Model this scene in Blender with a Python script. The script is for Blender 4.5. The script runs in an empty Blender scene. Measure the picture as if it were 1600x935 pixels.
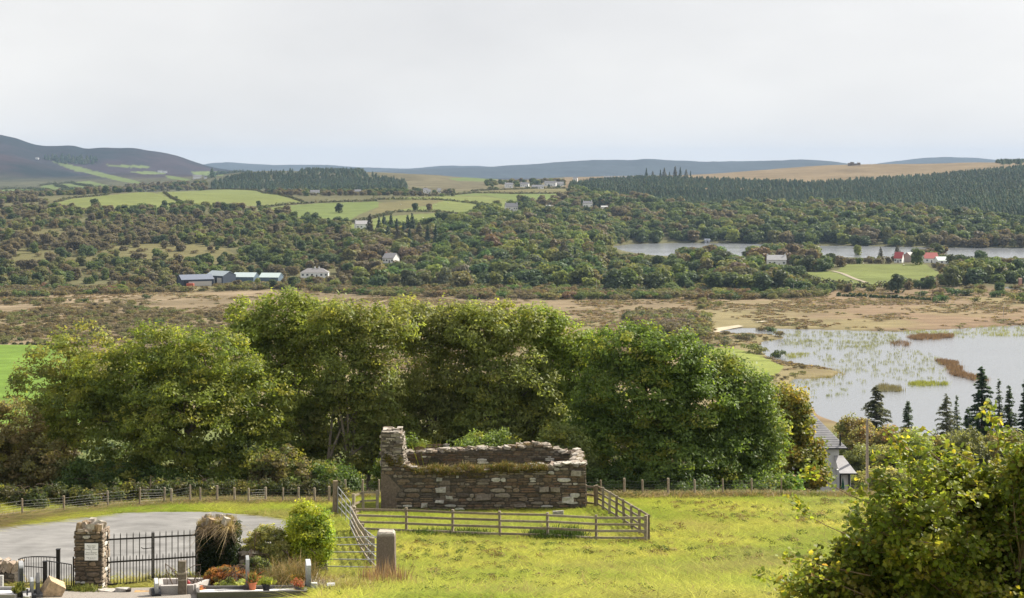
import bpy, math, random
import numpy as np
from mathutils import Vector, Matrix, Euler

# ------------------------------------------------------------------ camera, world, sun, exposure
F, CX, HY, CZ = 2400.0, 800.0, 262.0, 75.0        # focal length and horizon in photo pixels, eye height over the lake
scene = bpy.context.scene
COL = scene.collection
cam_data = bpy.data.cameras.new("camera")
cam_data.sensor_width = 36.0
cam_data.lens = 36.0 * F / 1600.0
cam_data.shift_y = -(467.5 - HY) / 1600.0
cam_data.clip_start = 0.5
cam_data.clip_end = 30000.0
cam = bpy.data.objects.new("camera", cam_data)
COL.objects.link(cam)
cam.location = (0, 0, CZ)
cam.rotation_euler = (math.radians(90), 0, 0)
scene.camera = cam

SUN_AZ = math.radians(56)     # clockwise from +Y
SUN_EL = math.radians(41)
SUN = Vector((math.sin(SUN_AZ) * math.cos(SUN_EL), math.cos(SUN_AZ) * math.cos(SUN_EL), math.sin(SUN_EL)))
world = bpy.data.worlds.new("World")
scene.world = world
world.use_nodes = True
wn, wl = world.node_tree.nodes, world.node_tree.links
wn.clear()
wout = wn.new("ShaderNodeOutputWorld")
wbg = wn.new("ShaderNodeBackground")
wbg.inputs["Strength"].default_value = 0.1
sky = wn.new("ShaderNodeTexSky")
sky.sky_type = 'NISHITA'
sky.sun_disc = False
sky.sun_elevation = SUN_EL
sky.sun_rotation = SUN_AZ
wtc = wn.new("ShaderNodeTexCoord")
wmap = wn.new("ShaderNodeMapping")
wmap.inputs["Scale"].default_value = (1.5, 1.5, 4.0)
wmap.inputs["Rotation"].default_value = (0, 0.07, 0)
wno = wn.new("ShaderNodeTexNoise")
wno.inputs["Scale"].default_value = 1.7
wno.inputs["Detail"].default_value = 6
wno.inputs["Roughness"].default_value = 0.52
wr = wn.new("ShaderNodeValToRGB")
wr.color_ramp.elements[0].position = 0.32
wr.color_ramp.elements[0].color = (4.25, 4.22, 4.25, 1)
wr.color_ramp.elements[1].position = 0.70
wr.color_ramp.elements[1].color = (5.35, 5.28, 5.18, 1)
wsep = wn.new("ShaderNodeSeparateXYZ")
wmr = wn.new("ShaderNodeMapRange")
wmr.inputs["From Min"].default_value = -0.35
wmr.inputs["From Max"].default_value = 0.45
wmr.inputs["To Min"].default_value = 0.98
wmr.inputs["To Max"].default_value = 1.10
wmul = wn.new("ShaderNodeVectorMath")
wmul.operation = 'SCALE'
wmix = wn.new("ShaderNodeMix")
wmix.data_type = 'RGBA'
wmix.inputs[0].default_value = 0.96
wl.new(wtc.outputs["Generated"], wmap.inputs[0])
wl.new(wmap.outputs[0], wno.inputs["Vector"])
wl.new(wno.outputs["Fac"], wr.inputs[0])
wl.new(wtc.outputs["Generated"], wsep.inputs[0])
wl.new(wsep.outputs[0], wmr.inputs[0])
wl.new(wr.outputs[0], wmul.inputs[0])
wl.new(wmr.outputs[0], wmul.inputs["Scale"])
wl.new(sky.outputs[0], wmix.inputs[6])
wl.new(wmul.outputs[0], wmix.inputs[7])
wl.new(wmix.outputs[2], wbg.inputs[0])
wl.new(wbg.outputs[0], wout.inputs[0])

sun_data = bpy.data.lights.new("sun", 'SUN')
sun_data.energy = 5.0
sun_data.angle = math.radians(0.6)
sun_data.color = (1.0, 0.93, 0.80)
sun = bpy.data.objects.new("sun", sun_data)
COL.objects.link(sun)
sun.rotation_euler = SUN.to_track_quat('Z', 'Y').to_euler()
sun.location = (60, 60, 200)

scene.view_settings.view_transform = 'Standard'
scene.view_settings.look = 'None'
scene.view_settings.exposure = 0.85
scene.view_settings.gamma = 1.0
scene.view_settings.use_curve_mapping = False
scene.cycles.max_bounces = 5
scene.cycles.diffuse_bounces = 2
scene.cycles.glossy_bounces = 2
scene.cycles.transmission_bounces = 3
scene.cycles.transparent_max_bounces = 6
scene.cycles.volume_bounces = 0
scene.cycles.use_denoising = True

# ------------------------------------------------------------------ helpers
rng = np.random.default_rng(7)
random.seed(7)

def tag(o, label=None, cat=None, group=None, kind=None):
    if label: o['label'] = label
    if cat: o['category'] = cat
    if group: o['group'] = group
    if kind: o['kind'] = kind
    return o

def empty(name, loc, label, cat, group=None):
    o = bpy.data.objects.new(name, None)
    COL.objects.link(o)
    o.location = loc
    o.empty_display_size = 0.3
    return tag(o, label, cat, group)

def root_of(p):
    v = Vector((0, 0, 0))
    while p is not None:
        v = v + Vector(p.location)
        p = p.parent
    return np.array(v)

class MB:
    """collects geometry given in world coordinates and links it as one mesh object"""
    def __init__(s):
        s.V, s.Fs, s.C, s.n = [], [], [], 0
    def add(s, V, Fa, C=(0.5, 0.5, 0.5)):
        V = np.asarray(V, dtype=np.float64).reshape(-1, 3)
        C = np.asarray(C, dtype=np.float64)
        if C.ndim == 1: C = np.tile(C[None, :3], (len(V), 1))
        s.V.append(V); s.C.append(C)
        Fa = np.asarray(Fa, dtype=np.int64)
        if Fa.ndim == 1: Fa = Fa[None, :]
        s.Fs.append(Fa + s.n)
        s.n += len(V)
        return s
    def box(s, c, size, rz=0.0, col=(0.5, 0.5, 0.5), jit=0.0, tilt=None, r=rng):
        hx, hy, hz = size[0] / 2, size[1] / 2, size[2] / 2
        v = np.array([[x, y, z] for z in (-hz, hz) for y in (-hy, hy) for x in (-hx, hx)], float)
        if jit: v = v + r.uniform(-jit, jit, v.shape)
        M = np.array(Euler((tilt[0] if tilt else 0, tilt[1] if tilt else 0, rz)).to_matrix())
        v = v @ M.T + np.array(c, float)
        return s.add(v, [[0, 2, 3, 1], [4, 5, 7, 6], [0, 1, 5, 4], [2, 6, 7, 3], [0, 4, 6, 2], [1, 3, 7, 5]], col)
    def bar(s, a, b, w, h, col):
        """a rectangular bar from a to b, w across, h high"""
        a, b = np.array(a, float), np.array(b, float)
        d = b - a; L = np.linalg.norm(d); d = d / max(L, 1e-9)
        up = np.array([0, 0, 1.0]) if abs(d[2]) < 0.95 else np.array([0, 1.0, 0])
        sx = np.cross(d, up); sx /= np.linalg.norm(sx); uz = np.cross(sx, d)
        v = []
        for p in (a, b):
            for q in ((-1, -1), (1, -1), (1, 1), (-1, 1)):
                v.append(p + sx * q[0] * w / 2 + uz * q[1] * h / 2)
        return s.add(v, [[0, 1, 2, 3], [7, 6, 5, 4], [0, 4, 5, 1], [1, 5, 6, 2], [2, 6, 7, 3], [3, 7, 4, 0]], col)
    def tube(s, pts, rad, n=6, col=(0.5, 0.5, 0.5), cap=True):
        pts = np.asarray(pts, float)
        k = len(pts)
        rad = np.full(k, rad, float) if np.isscalar(rad) else np.asarray(rad, float)
        T = np.gradient(pts, axis=0)
        T /= np.linalg.norm(T, axis=1)[:, None] + 1e-12
        ref = np.array([0.0, 0, 1]) if abs(T[0][2]) < 0.9 else np.array([1.0, 0, 0])
        A = np.cross(T, ref); A /= np.linalg.norm(A, axis=1)[:, None] + 1e-12
        B = np.cross(T, A)
        th = np.linspace(0, 2 * np.pi, n, endpoint=False)
        V = pts[:, None, :] + rad[:, None, None] * (np.cos(th)[None, :, None] * A[:, None, :] + np.sin(th)[None, :, None] * B[:, None, :])
        i = np.arange(k - 1)[:, None] * n; j = np.arange(n)[None, :]; j2 = (j + 1) % n
        Fa = np.stack([i + j, i + j2, i + n + j2, i + n + j], -1).reshape(-1, 4)
        base = s.n
        s.add(V.reshape(-1, 3), Fa, col)
        if cap:
            s.Fs.append(np.arange(n)[None, ::-1] + base)
            s.Fs.append(np.arange(n)[None, :] + base + (k - 1) * n)
        return s
    def lathe(s, c, prof, n=14, col=(0.5, 0.5, 0.5)):
        """prof: list of (radius, z)"""
        th = np.linspace(0, 2 * np.pi, n, endpoint=False)
        V = np.array([[c[0] + r * math.cos(t), c[1] + r * math.sin(t), c[2] + z] for r, z in prof for t in th])
        k = len(prof)
        i = np.arange(k - 1)[:, None] * n; j = np.arange(n)[None, :]; j2 = (j + 1) % n
        Fa = np.stack([i + j, i + j2, i + n + j2, i + n + j], -1).reshape(-1, 4)
        base = s.n
        s.add(V, Fa, col)
        s.Fs.append(np.arange(n)[None, ::-1] + base)
        s.Fs.append(np.arange(n)[None, :] + base + (k - 1) * n)
        return s
    def build(s, name, mat, parent=None, smooth=False, off=None, link=True):
        me = bpy.data.meshes.new(name)
        V = np.concatenate(s.V); C = np.concatenate(s.C)
        if off is None and parent is not None: off = root_of(parent)
        if off is not None: V = V - np.asarray(off)
        me.vertices.add(len(V)); me.vertices.foreach_set("co", V.astype(np.float32).ravel())
        loops = np.concatenate([f.ravel() for f in s.Fs])
        sizes = np.concatenate([np.full(len(f), f.shape[1]) for f in s.Fs])
        me.loops.add(len(loops)); me.loops.foreach_set("vertex_index", loops.astype(np.int32))
        me.polygons.add(len(sizes))
        st = np.concatenate([[0], np.cumsum(sizes)[:-1]])
        me.polygons.foreach_set("loop_start", st.astype(np.int32))
        me.polygons.foreach_set("loop_total", sizes.astype(np.int32))
        me.polygons.foreach_set("use_smooth", np.full(len(sizes), smooth))
        me.update(calc_edges=True)
        at = me.color_attributes.new("col", 'FLOAT_COLOR', 'POINT')
        at.data.foreach_set("color", np.concatenate([C, np.ones((len(C), 1))], 1).astype(np.float32).ravel())
        me.materials.append(mat)
        o = bpy.data.objects.new(name, me)
        if link: COL.objects.link(o)
        if parent is not None: o.parent = parent
        return o

def leaves(P, N, L, Wd, C, r, fold=0.0):
    """diamond leaves at P with normals N; returns V, F, C"""
    n = len(P)
    N = N / (np.linalg.norm(N, axis=1)[:, None] + 1e-9)
    t = r.normal(size=(n, 3)); t[:, 2] -= 0.3
    T = t - (t * N).sum(1)[:, None] * N
    T /= np.linalg.norm(T, axis=1)[:, None] + 1e-9
    B = np.cross(N, T)
    L = np.broadcast_to(L, (n,))[:, None] * r.uniform(0.7, 1.3, (n, 1)); Wd = np.broadcast_to(Wd, (n,))[:, None] * r.uniform(0.7, 1.2, (n, 1))
    V = np.stack([P - T * L / 2, P + B * Wd / 2 + N * fold * Wd, P + T * L / 2, P - B * Wd / 2 + N * fold * Wd], 1).reshape(-1, 3)
    Fa = np.arange(4 * n).reshape(-1, 4)
    return V, Fa, np.repeat(C, 4, axis=0)

def fbm(x, y, sc, seed=0, octs=4, gain=0.5):
    """value noise in [-1,1]"""
    out = np.zeros(np.broadcast(x, y).shape); amp = 1.0; tot = 0
    for k in range(octs):
        X = x / sc * 2 ** k + 17.3 * seed + 31.7 * k; Y = y / sc * 2 ** k - 9.1 * seed + 11.9 * k
        xi = np.floor(X); yi = np.floor(Y); fx = X - xi; fy = Y - yi
        fx = fx * fx * (3 - 2 * fx); fy = fy * fy * (3 - 2 * fy)
        def h(a, b):
            q = np.sin(a * 127.1 + b * 311.7 + seed * 74.7) * 43758.5453
            return (q - np.floor(q)) * 2 - 1
        out += amp * ((h(xi, yi) * (1 - fx) + h(xi + 1, yi) * fx) * (1 - fy) + (h(xi, yi + 1) * (1 - fx) + h(xi + 1, yi + 1) * fx) * fy)
        tot += amp; amp *= gain
    return out / tot

def inpoly(px, py, poly):
    px = np.asarray(px); py = np.asarray(py)
    ins = np.zeros(px.shape, bool)
    n = len(poly)
    for i in range(n):
        x1, y1 = poly[i]; x2, y2 = poly[(i + 1) % n]
        if y1 == y2: continue
        c = ((y1 > py) != (y2 > py)) & (px < (x2 - x1) * (py - y1) / (y2 - y1) + x1)
        ins ^= c
    return ins

def sstep(a, b, x):
    t = np.clip((x - a) / (b - a), 0, 1)
    return t * t * (3 - 2 * t)

# ------------------------------------------------------------------ materials
def nodes_of(name):
    m = bpy.data.materials.new(name)
    m.use_nodes = True
    n, l = m.node_tree.nodes, m.node_tree.links
    n.clear()
    return m, n, l

def mat_vc(name, rough=0.85, scale=6.0, amp=0.25, bump=0.0, bscale=None, spec=0.2, metal=0.0, source='col', detail=5, coat=0.0):
    """a surface whose base colour is the vertex colour, broken up by noise; optional bump"""
    m, n, l = nodes_of(name)
    out = n.new("ShaderNodeOutputMaterial"); p = n.new("ShaderNodeBsdfPrincipled")
    if source == 'obj':
        a = n.new("ShaderNodeObjectInfo"); csock = a.outputs["Color"]
    else:
        a = n.new("ShaderNodeAttribute"); a.attribute_name = 'col'; csock = a.outputs["Color"]
    tc = n.new("ShaderNodeTexCoord")
    no = n.new("ShaderNodeTexNoise"); no.inputs["Scale"].default_value = scale; no.inputs["Detail"].default_value = detail
    no.inputs["Roughness"].default_value = 0.6
    mr = n.new("ShaderNodeMapRange"); mr.inputs["From Min"].default_value = 0.3; mr.inputs["From Max"].default_value = 0.7
    mr.inputs["To Min"].default_value = 1 - amp; mr.inputs["To Max"].default_value = 1 + amp
    vm = n.new("ShaderNodeVectorMath"); vm.operation = 'SCALE'
    l.new(tc.outputs["Object"], no.inputs["Vector"]); l.new(no.outputs["Fac"], mr.inputs[0])
    l.new(csock, vm.inputs[0]); l.new(mr.outputs[0], vm.inputs["Scale"])
    l.new(vm.outputs[0], p.inputs["Base Color"])
    p.inputs["Roughness"].default_value = rough
    p.inputs["Specular IOR Level"].default_value = spec
    p.inputs["Metallic"].default_value = metal
    if bump:
        nb = n.new("ShaderNodeTexNoise"); nb.inputs["Scale"].default_value = bscale or scale * 3; nb.inputs["Detail"].default_value = 6
        bp = n.new("ShaderNodeBump"); bp.inputs["Strength"].default_value = 1.0; bp.inputs["Distance"].default_value = bump
        l.new(tc.outputs["Object"], nb.inputs["Vector"]); l.new(nb.outputs["Fac"], bp.inputs["Height"])
        l.new(bp.outputs[0], p.inputs["Normal"])
    l.new(p.outputs[0], out.inputs[0])
    return m

def mat_leaf(name, source='col', trans=0.4, amp=0.25, scale=1.5, spec=0.3):
    m, n, l = nodes_of(name)
    out = n.new("ShaderNodeOutputMaterial")
    att = n.new("ShaderNodeAttribute"); att.attribute_name = 'col'
    csock = att.outputs["Color"]
    if source != 'col':
        if source == 'obj':
            a = n.new("ShaderNodeObjectInfo"); s2 = a.outputs["Color"]
        else:
            a = n.new("ShaderNodeAttribute"); a.attribute_type = 'INSTANCER'; a.attribute_name = 'tint'; s2 = a.outputs["Color"]
        mu = n.new("ShaderNodeVectorMath"); mu.operation = 'MULTIPLY'
        l.new(csock, mu.inputs[0]); l.new(s2, mu.inputs[1]); csock = mu.outputs[0]
    tc = n.new("ShaderNodeTexCoord"); no = n.new("ShaderNodeTexNoise"); no.inputs["Scale"].default_value = scale
    mr = n.new("ShaderNodeMapRange"); mr.inputs["From Min"].default_value = 0.3; mr.inputs["From Max"].default_value = 0.7
    mr.inputs["To Min"].default_value = 1 - amp; mr.inputs["To Max"].default_value = 1 + amp
    vm = n.new("ShaderNodeVectorMath"); vm.operation = 'SCALE'
    l.new(tc.outputs["Object"], no.inputs["Vector"]); l.new(no.outputs["Fac"], mr.inputs[0])
    l.new(csock, vm.inputs[0]); l.new(mr.outputs[0], vm.inputs["Scale"])
    p = n.new("ShaderNodeBsdfPrincipled"); p.inputs["Roughness"].default_value = 0.5; p.inputs["Specular IOR Level"].default_value = spec
    l.new(vm.outputs[0], p.inputs["Base Color"])
    if trans:
        t = n.new("ShaderNodeBsdfTranslucent"); mx = n.new("ShaderNodeMixShader"); mx.inputs[0].default_value = trans
        hs = n.new("ShaderNodeVectorMath"); hs.operation = 'MULTIPLY'; hs.inputs[1].default_value = (1.5, 1.45, 0.7)
        l.new(vm.outputs[0], hs.inputs[0]); l.new(hs.outputs[0], t.inputs[0])
        l.new(p.outputs[0], mx.inputs[1]); l.new(t.outputs[0], mx.inputs[2]); l.new(mx.outputs[0], out.inputs[0])
    else:
        l.new(p.outputs[0], out.inputs[0])
    return m

M_STONE = mat_vc("stone", 0.9, 9, 0.35, 0.02, 22, 0.15)
M_BARK = mat_vc("bark", 0.9, 12, 0.3, 0.01, 30, 0.1)
M_WOOD = mat_vc("weathered_wood", 0.85, 10, 0.3, 0.004, 40, 0.15)
M_STEEL = mat_vc("galvanised_steel", 0.5, 14, 0.2, 0, None, 0.5, 0.35)
M_BLACK = mat_vc("black_painted_iron", 0.45, 14, 0.2, 0.001, 60, 0.4)
M_GRANITE = mat_vc("polished_granite", 0.6, 40, 0.3, 0, None, 0.12)
M_PLAIN = mat_vc("painted_surface", 0.7, 3, 0.08, 0, None, 0.25)
M_ROOF = mat_vc("roof_sheet", 0.6, 2, 0.15, 0, None, 0.3)
M_GLASS = mat_vc("window_glass", 0.12, 3, 0.1, 0, None, 0.6)
M_POT = mat_vc("terracotta", 0.8, 14, 0.15, 0.002, 40, 0.2)
M_LEAF = mat_leaf("leaves", 'col', 0.55, 0.2, 0.6)
M_DRY = mat_leaf("dry_grass", 'col', 0.25, 0.2, 2.0, 0.1)
M_TREE_OBJ = mat_leaf("foliage_by_tree", 'obj', 0.42, 0.2, 0.35, 0.1)
M_TREE_INS = mat_leaf("foliage_mass", 'ins', 0.42, 0.2, 0.35, 0.1)
M_GRASS_INS = mat_leaf("grass_blades", 'ins', 0.35, 0.1, 0.5, 0.1)
# ------------------------------------------------------------------ terrain
PXC = np.array([-1500, -300, 0, 200, 400, 600, 800, 950, 1100, 1300, 1450, 1600, 3000], float)
ROWS = [
 (150,  [42]*13),
 (250,  [28]*13),
 (350,  [9, 9, 9, 9, 9, 9, 10, 10, 11, 13, 13, 13, 13]),
 (430,  [3, 3, 3, 3, 3, 3, 2.5, 2, 1.5, 1.4, 1.4, 1.4, 1.4]),
 (520,  [2, 2, 2, 1.8, 1.6, 1.4, 1.2, 1.1, 1.1, 1, 1, 1, 1]),
 (900,  [1.2]*13),
 (1000, [4, 4, 3, 3, 3, 3, 2.5, 2, 2, 2.2, 2.6, 1.6, 1.5]),
 (1100, [9, 9, 8, 8, 8, 7, 6, 5, 4, 5.5, 6, 3, 3]),
 (1250, [16, 16, 15, 15, 14, 13, 10, 7, 2, 2, 1.6, 1.5, 1.5]),
 (1463, [28, 28, 26, 26, 24, 22, 18, 6, 2.5, 2, 2, 2, 2]),
 (1700, [32, 32, 33, 35, 30, 29, 25, 17, 15, 14, 14, 14, 14]),
 (1900, [34, 34, 35.5, 43, 38, 40, 35, 27, 25, 23, 24, 26, 26]),
 (2000, [34, 34, 35, 44, 40, 39, 39, 31, 28, 27, 28, 30, 30]),
 (2200, [30, 30, 31, 36, 38, 38, 46, 38, 33, 32, 34, 37, 37]),
 (2600, [27, 27, 28, 30, 40, 44, 50, 48, 50, 50, 55, 60, 60]),
 (3000, [30, 30, 31, 34, 66, 65, 48, 55, 59, 74, 76, 81, 90]),
 (3200, [32, 32, 33, 38, 70, 66, 47, 58, 62, 83, 83, 89, 100]),
 (3500, [38, 38, 38, 44, 60, 60, 44, 50, 52, 76, 78, 84, 90]),
 (3900, [48, 48, 50, 58, 50, 45, 40, 40, 40, 50, 60, 60, 60]),
 (4600, [70, 70, 60, 60, 40, 35, 30, 30, 30, 30, 30, 30, 30]),
 (6500, [40, 40, 40, 40, 30, 30, 30, 30, 30, 30, 30, 30, 30]),
 (13500,[20]*13),
]
TPX = np.arange(-1500, 3001, 2.5)
TD = np.geomspace(120.0, 13400.0, 1150)
_rd = np.array([r[0] for r in ROWS], float); _rz = np.array([r[1] for r in ROWS], float)
_a = np.stack([np.interp(TPX, PXC, z) for z in _rz])                      # rows x px
_T = np.stack([np.interp(np.log(TD), np.log(_rd), _a[:, j]) for j in range(len(TPX))], 1)
def blur(A, k, axis):
    w = np.hanning(k + 2)[1:-1]; w /= w.sum()
    pad = [(0, 0), (0, 0)]; pad[axis] = (k // 2, k // 2)
    B = np.pad(A, pad, mode='edge')
    return np.apply_along_axis(lambda v: np.convolve(v, w, 'valid'), axis, B)
_T = blur(_T, 61, 1)
_T = blur(_T, 17, 0)
def ridge(T, d0, crest, front, back, rough, seed):
    px = np.array([c[0] for c in crest], float); py = np.array([c[1] for c in crest], float)
    yy = np.interp(TPX, px, py)
    yy = np.convolve(np.pad(yy, 6, mode='edge'), np.hanning(15)[1:-1] / np.hanning(15)[1:-1].sum(), 'valid')
    zc = CZ - (yy - HY) / F * d0
    b = np.where(TD < d0, 1 - sstep(0, 1, (d0 - TD) / front), 1 - sstep(0, 1, (TD - d0) / back))
    X = (TPX[None, :] - CX) / F * TD[:, None]
    n = fbm(X, TD[:, None] + 0 * X, 900, seed, 5, 0.55) * rough
    R = -20 + (zc[None, :] + 20) * b[:, None] + n * (1 - b[:, None] ** 4) * np.clip(b[:, None] * 3, 0, 1)
    return np.maximum(T, R)
RIDGES = [
 (4300, [(-1500, 212), (-400, 212), (-60, 233), (0, 240), (50, 252), (110, 267), (160, 280), (230, 296), (300, 330), (3000, 420)], 1100, 900, 22, 3),
 (5600, [(-1500, 206), (-400, 206), (-80, 208), (0, 210.5), (25, 216), (48, 225), (70, 229), (95, 229), (113, 228), (124, 231), (133, 233.5), (150, 231.5), (165, 230), (175, 231), (212, 231), (225, 234.5), (250, 238), (275, 243.5), (300, 252), (325, 260), (345, 265), (375, 269), (420, 274), (500, 290), (700, 330), (3000, 420)], 1700, 800, 30, 5),
 (8500, [(-1500, 300), (500, 275), (600, 268), (640, 265), (700, 263), (770, 261), (830, 257), (870, 253.5), (900, 251.5), (930, 250), (998, 250.5), (1001, 248.8), (1060, 251.5), (1100, 253), (1200, 252), (1260, 250), (1300, 252), (1340, 258), (1500, 268), (3000, 290)], 2200, 1200, 22, 7),
 (10500, [(-1500, 270), (300, 262), (330, 255), (360, 254), (385, 256), (430, 258.5), (470, 258), (520, 259), (560, 262.5), (640, 264), (700, 259), (740, 259), (800, 264), (1330, 262), (1360, 258), (1400, 251.5), (1440, 247), (1480, 246), (1540, 248), (1590, 252), (1700, 258), (3000, 270)], 1300, 1800, 15, 9),
]
for r_ in RIDGES: _T = ridge(_T, *r_)
_X = (TPX[None, :] - CX) / F * TD[:, None]; _D = TD[:, None] + 0 * _X
_amp = np.interp(TD, [120, 400, 520, 900, 1000, 1300, 2000, 4000, 9000], [0.2, 0.1, 0.12, 0.12, 0.5, 1.2, 1.4, 5, 7])[:, None]
_T = _T + fbm(_X, _D, 160, 11, 5) * _amp
_SY = HY + (CZ - 0.0) / _D * F                                            # where each cell would show if it lay at lake level
def at0(poly):      # outline read at lake level
    return inpoly(np.broadcast_to(TPX[None, :], _D.shape), _SY, poly)
LAKE_LOWER = [(1112, 521), (1135, 516), (1160, 513), (1200, 514), (1300, 516), (1400, 519), (1500, 514), (1600, 508.5), (2000, 503), (3000, 500), (3000, 690),
              (1600, 700), (1400, 692), (1330, 668), (1278, 650), (1262, 622), (1232, 602), (1240, 593), (1300, 591), (1315, 581), (1262, 572),
              (1222, 566), (1200, 558), (1190, 548), (1186, 538), (1192, 534), (1225, 530), (1226, 526), (1200, 523), (1150, 523)]
LAKE_UPPER = [(955, 385), (985, 381.5), (1040, 380), (1170, 380.5), (1250, 384), (1330, 384.5), (1400, 386), (1500, 387.5), (1600, 388), (1900, 389), (3000, 388),
              (3000, 408), (1600, 404), (1500, 406), (1400, 405), (1330, 403), (1200, 403), (1100, 402), (1010, 402), (985, 399), (968, 394)]
POND = [(1566, 449), (1600, 445.5), (1800, 443), (1800, 455), (1620, 455), (1572, 452)]
_M = np.zeros(_D.shape)
for L_ in (LAKE_LOWER, LAKE_UPPER, POND): _M = np.maximum(_M, at0(L_).astype(float))
_M2 = blur(blur(_M, 31, 0), 25, 1)
_M = blur(blur(_M, 5, 0), 5, 1)
_T = np.where(_T > 0.5, 0.5 + (_T - 0.5) * (1 - _M2) ** 2.2, _T)
_T = _T * (1 - _M) - 1.0 * _M
_lt = np.log(TD)

_ny = np.array([-120, -60, 0, 20, 40, 53, 60, 70, 80, 88, 94, 100, 110, 120, 135, 150, 250], float)
_nz = np.array([85, 79.5, 73.3, 68.3, 63.1, 60.4, 59.3, 58.1, 56.95, 55.95, 55.0, 53.9, 51.6, 49.2, 45.5, 42, 28], float)
_nyf = np.arange(-120, 251, 0.5); _nzf = np.interp(_nyf, _ny, _nz)
_w = np.hanning(15)[1:-1]; _nzf = np.convolve(np.pad(_nzf, 6, mode='edge'), _w / _w.sum(), 'valid')
def terr(x, y):
    x = np.asarray(x, float); y = np.asarray(y, float)
    x, y = np.broadcast_arrays(x, y)
    zn = np.interp(y, _nyf, _nzf)
    zn = zn + 0.9 * np.exp(-((x + 29) / 5.0) ** 2 - ((y - 77) / 5.5) ** 2) - 0.5 * sstep(-20, -34, x) * sstep(84, 92, y)
    zn = zn + 0.12 * fbm(x, y, 9, 2, 3) + 0.05 * fbm(x, y, 2.2, 4, 2)
    yy = np.clip(y, 121, 13300)
    px = np.clip(CX + x / yy * F, -1499, 2999)
    fi = (np.log(yy) - _lt[0]) / (_lt[1] - _lt[0]); fj = (px + 1500) / 2.5
    i = np.clip(fi.astype(int), 0, len(TD) - 2); j = np.clip(fj.astype(int), 0, len(TPX) - 2)
    a = fi - i; b = fj - j
    zf = (_T[i, j] * (1 - b) + _T[i, j + 1] * b) * (1 - a) + (_T[i + 1, j] * (1 - b) + _T[i + 1, j + 1] * b) * a
    w = sstep(125, 185, y)
    return zn * (1 - w) + zf * w

def tz(x, y): return float(terr(x, y))
def proj(x, y, z): return CX + x / y * F, HY + (CZ - z) / y * F
def gp(px, py, dmin=30.0, dmax=12000.0):
    """the ground point seen at a pixel"""
    d = np.geomspace(dmin, dmax, 5000)
    x = (px - CX) / F * d
    ray = CZ - (py - HY) / F * d
    hit = np.nonzero(ray <= terr(x, d))[0]
    k = hit[0] if len(hit) else len(d) - 1
    return Vector((x[k], d[k], tz(x[k], d[k])))
def gd(px, d):
    """ground point on the column px at distance d"""
    x = (px - CX) / F * d
    return Vector((x, d, tz(x, d)))
def P(px, py, d): return Vector(((px - CX) / F * d, d, CZ - (py - HY) / F * d))

# ---- pasture outlines, read where each stands on the hills: (outline, dmin, dmax, colour)
GR = (0.14, 0.16, 0.052); GR2 = (0.12, 0.15, 0.048); OC = (0.135, 0.12, 0.055); TAN = (0.26, 0.21, 0.11)
FIELDS = [
 ([(86, 318), (110, 311), (165, 306), (225, 300), (250, 303), (268, 311), (292, 321), (262, 327), (200, 331), (150, 328), (110, 324)], 1350, 2600, GR),
 ([(243, 300), (262, 297), (310, 295), (360, 296), (400, 298), (440, 306), (474, 317), (400, 322), (340, 322), (296, 320), (270, 309)], 1350, 2600, GR),
 ([(400, 329), (440, 322), (500, 318), (588, 315), (604, 319), (580, 328), (560, 336), (538, 349), (480, 341), (420, 333)], 1350, 2600, GR2),
 ([(592, 317), (640, 314), (700, 313), (660, 322), (610, 331), (575, 335), (590, 325)], 1350, 2600, OC),
 ([(700, 313), (760, 322), (775, 330), (735, 334), (690, 330), (640, 331), (625, 328), (665, 322)], 1350, 2600, GR),
 ([(545, 352), (600, 338), (680, 333), (735, 341), (700, 351), (640, 358), (560, 364)], 1300, 2600, GR),
 ([(585, 312), (640, 308), (760, 307), (838, 319), (800, 326), (770, 324), (680, 312)], 1350, 2600, GR),
 ([(680, 307), (740, 302.5), (885, 303), (890, 314), (840, 320), (760, 306)], 1350, 2600, GR2),
 ([(730, 301.5), (800, 296), (885, 294), (890, 302), (800, 302)], 1350, 3000, OC),
 ([(1232, 428), (1308, 423), (1322, 413), (1446, 413), (1476, 432), (1440, 444), (1350, 450), (1288, 441)], 880, 1230, GR),
 ([(1540, 419), (1600, 417), (1800, 419), (1800, 432), (1600, 432), (1550, 429)], 880, 1230, GR),
 ([(1048, 433), (1112, 433), (1112, 447), (1045, 447)], 880, 1230, TAN),
 ([(948, 336), (992, 347), (1005, 356), (975, 352), (950, 344)], 1400, 2300, GR),
 ([(185, 383), (245, 380), (340, 384), (366, 396), (372, 404), (330, 417), (250, 412), (180, 402), (150, 396)], 930, 1700, OC),
 ([(-300, 392), (40, 388), (110, 396), (180, 406), (160, 412), (0, 410), (-300, 408)], 930, 1700, OC),
 ([(0, 358), (60, 354), (110, 362), (100, 370), (0, 368)], 930, 1700, OC),
 ([(180, 376), (215, 376), (215, 382), (180, 382)], 930, 1700, GR),
 ([(296, 353), (320, 354), (320, 361), (296, 360)], 930, 1700, GR),
 ([(-300, 536), (110, 539), (135, 560), (150, 600), (150, 660), (-300, 680)], 380, 700, (0.13, 0.2, 0.035)),
 ([(1105, 543), (1150, 545), (1190, 556), (1225, 572), (1210, 592), (1150, 590), (1100, 570)], 480, 720, (0.2, 0.22, 0.06)),
]
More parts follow.
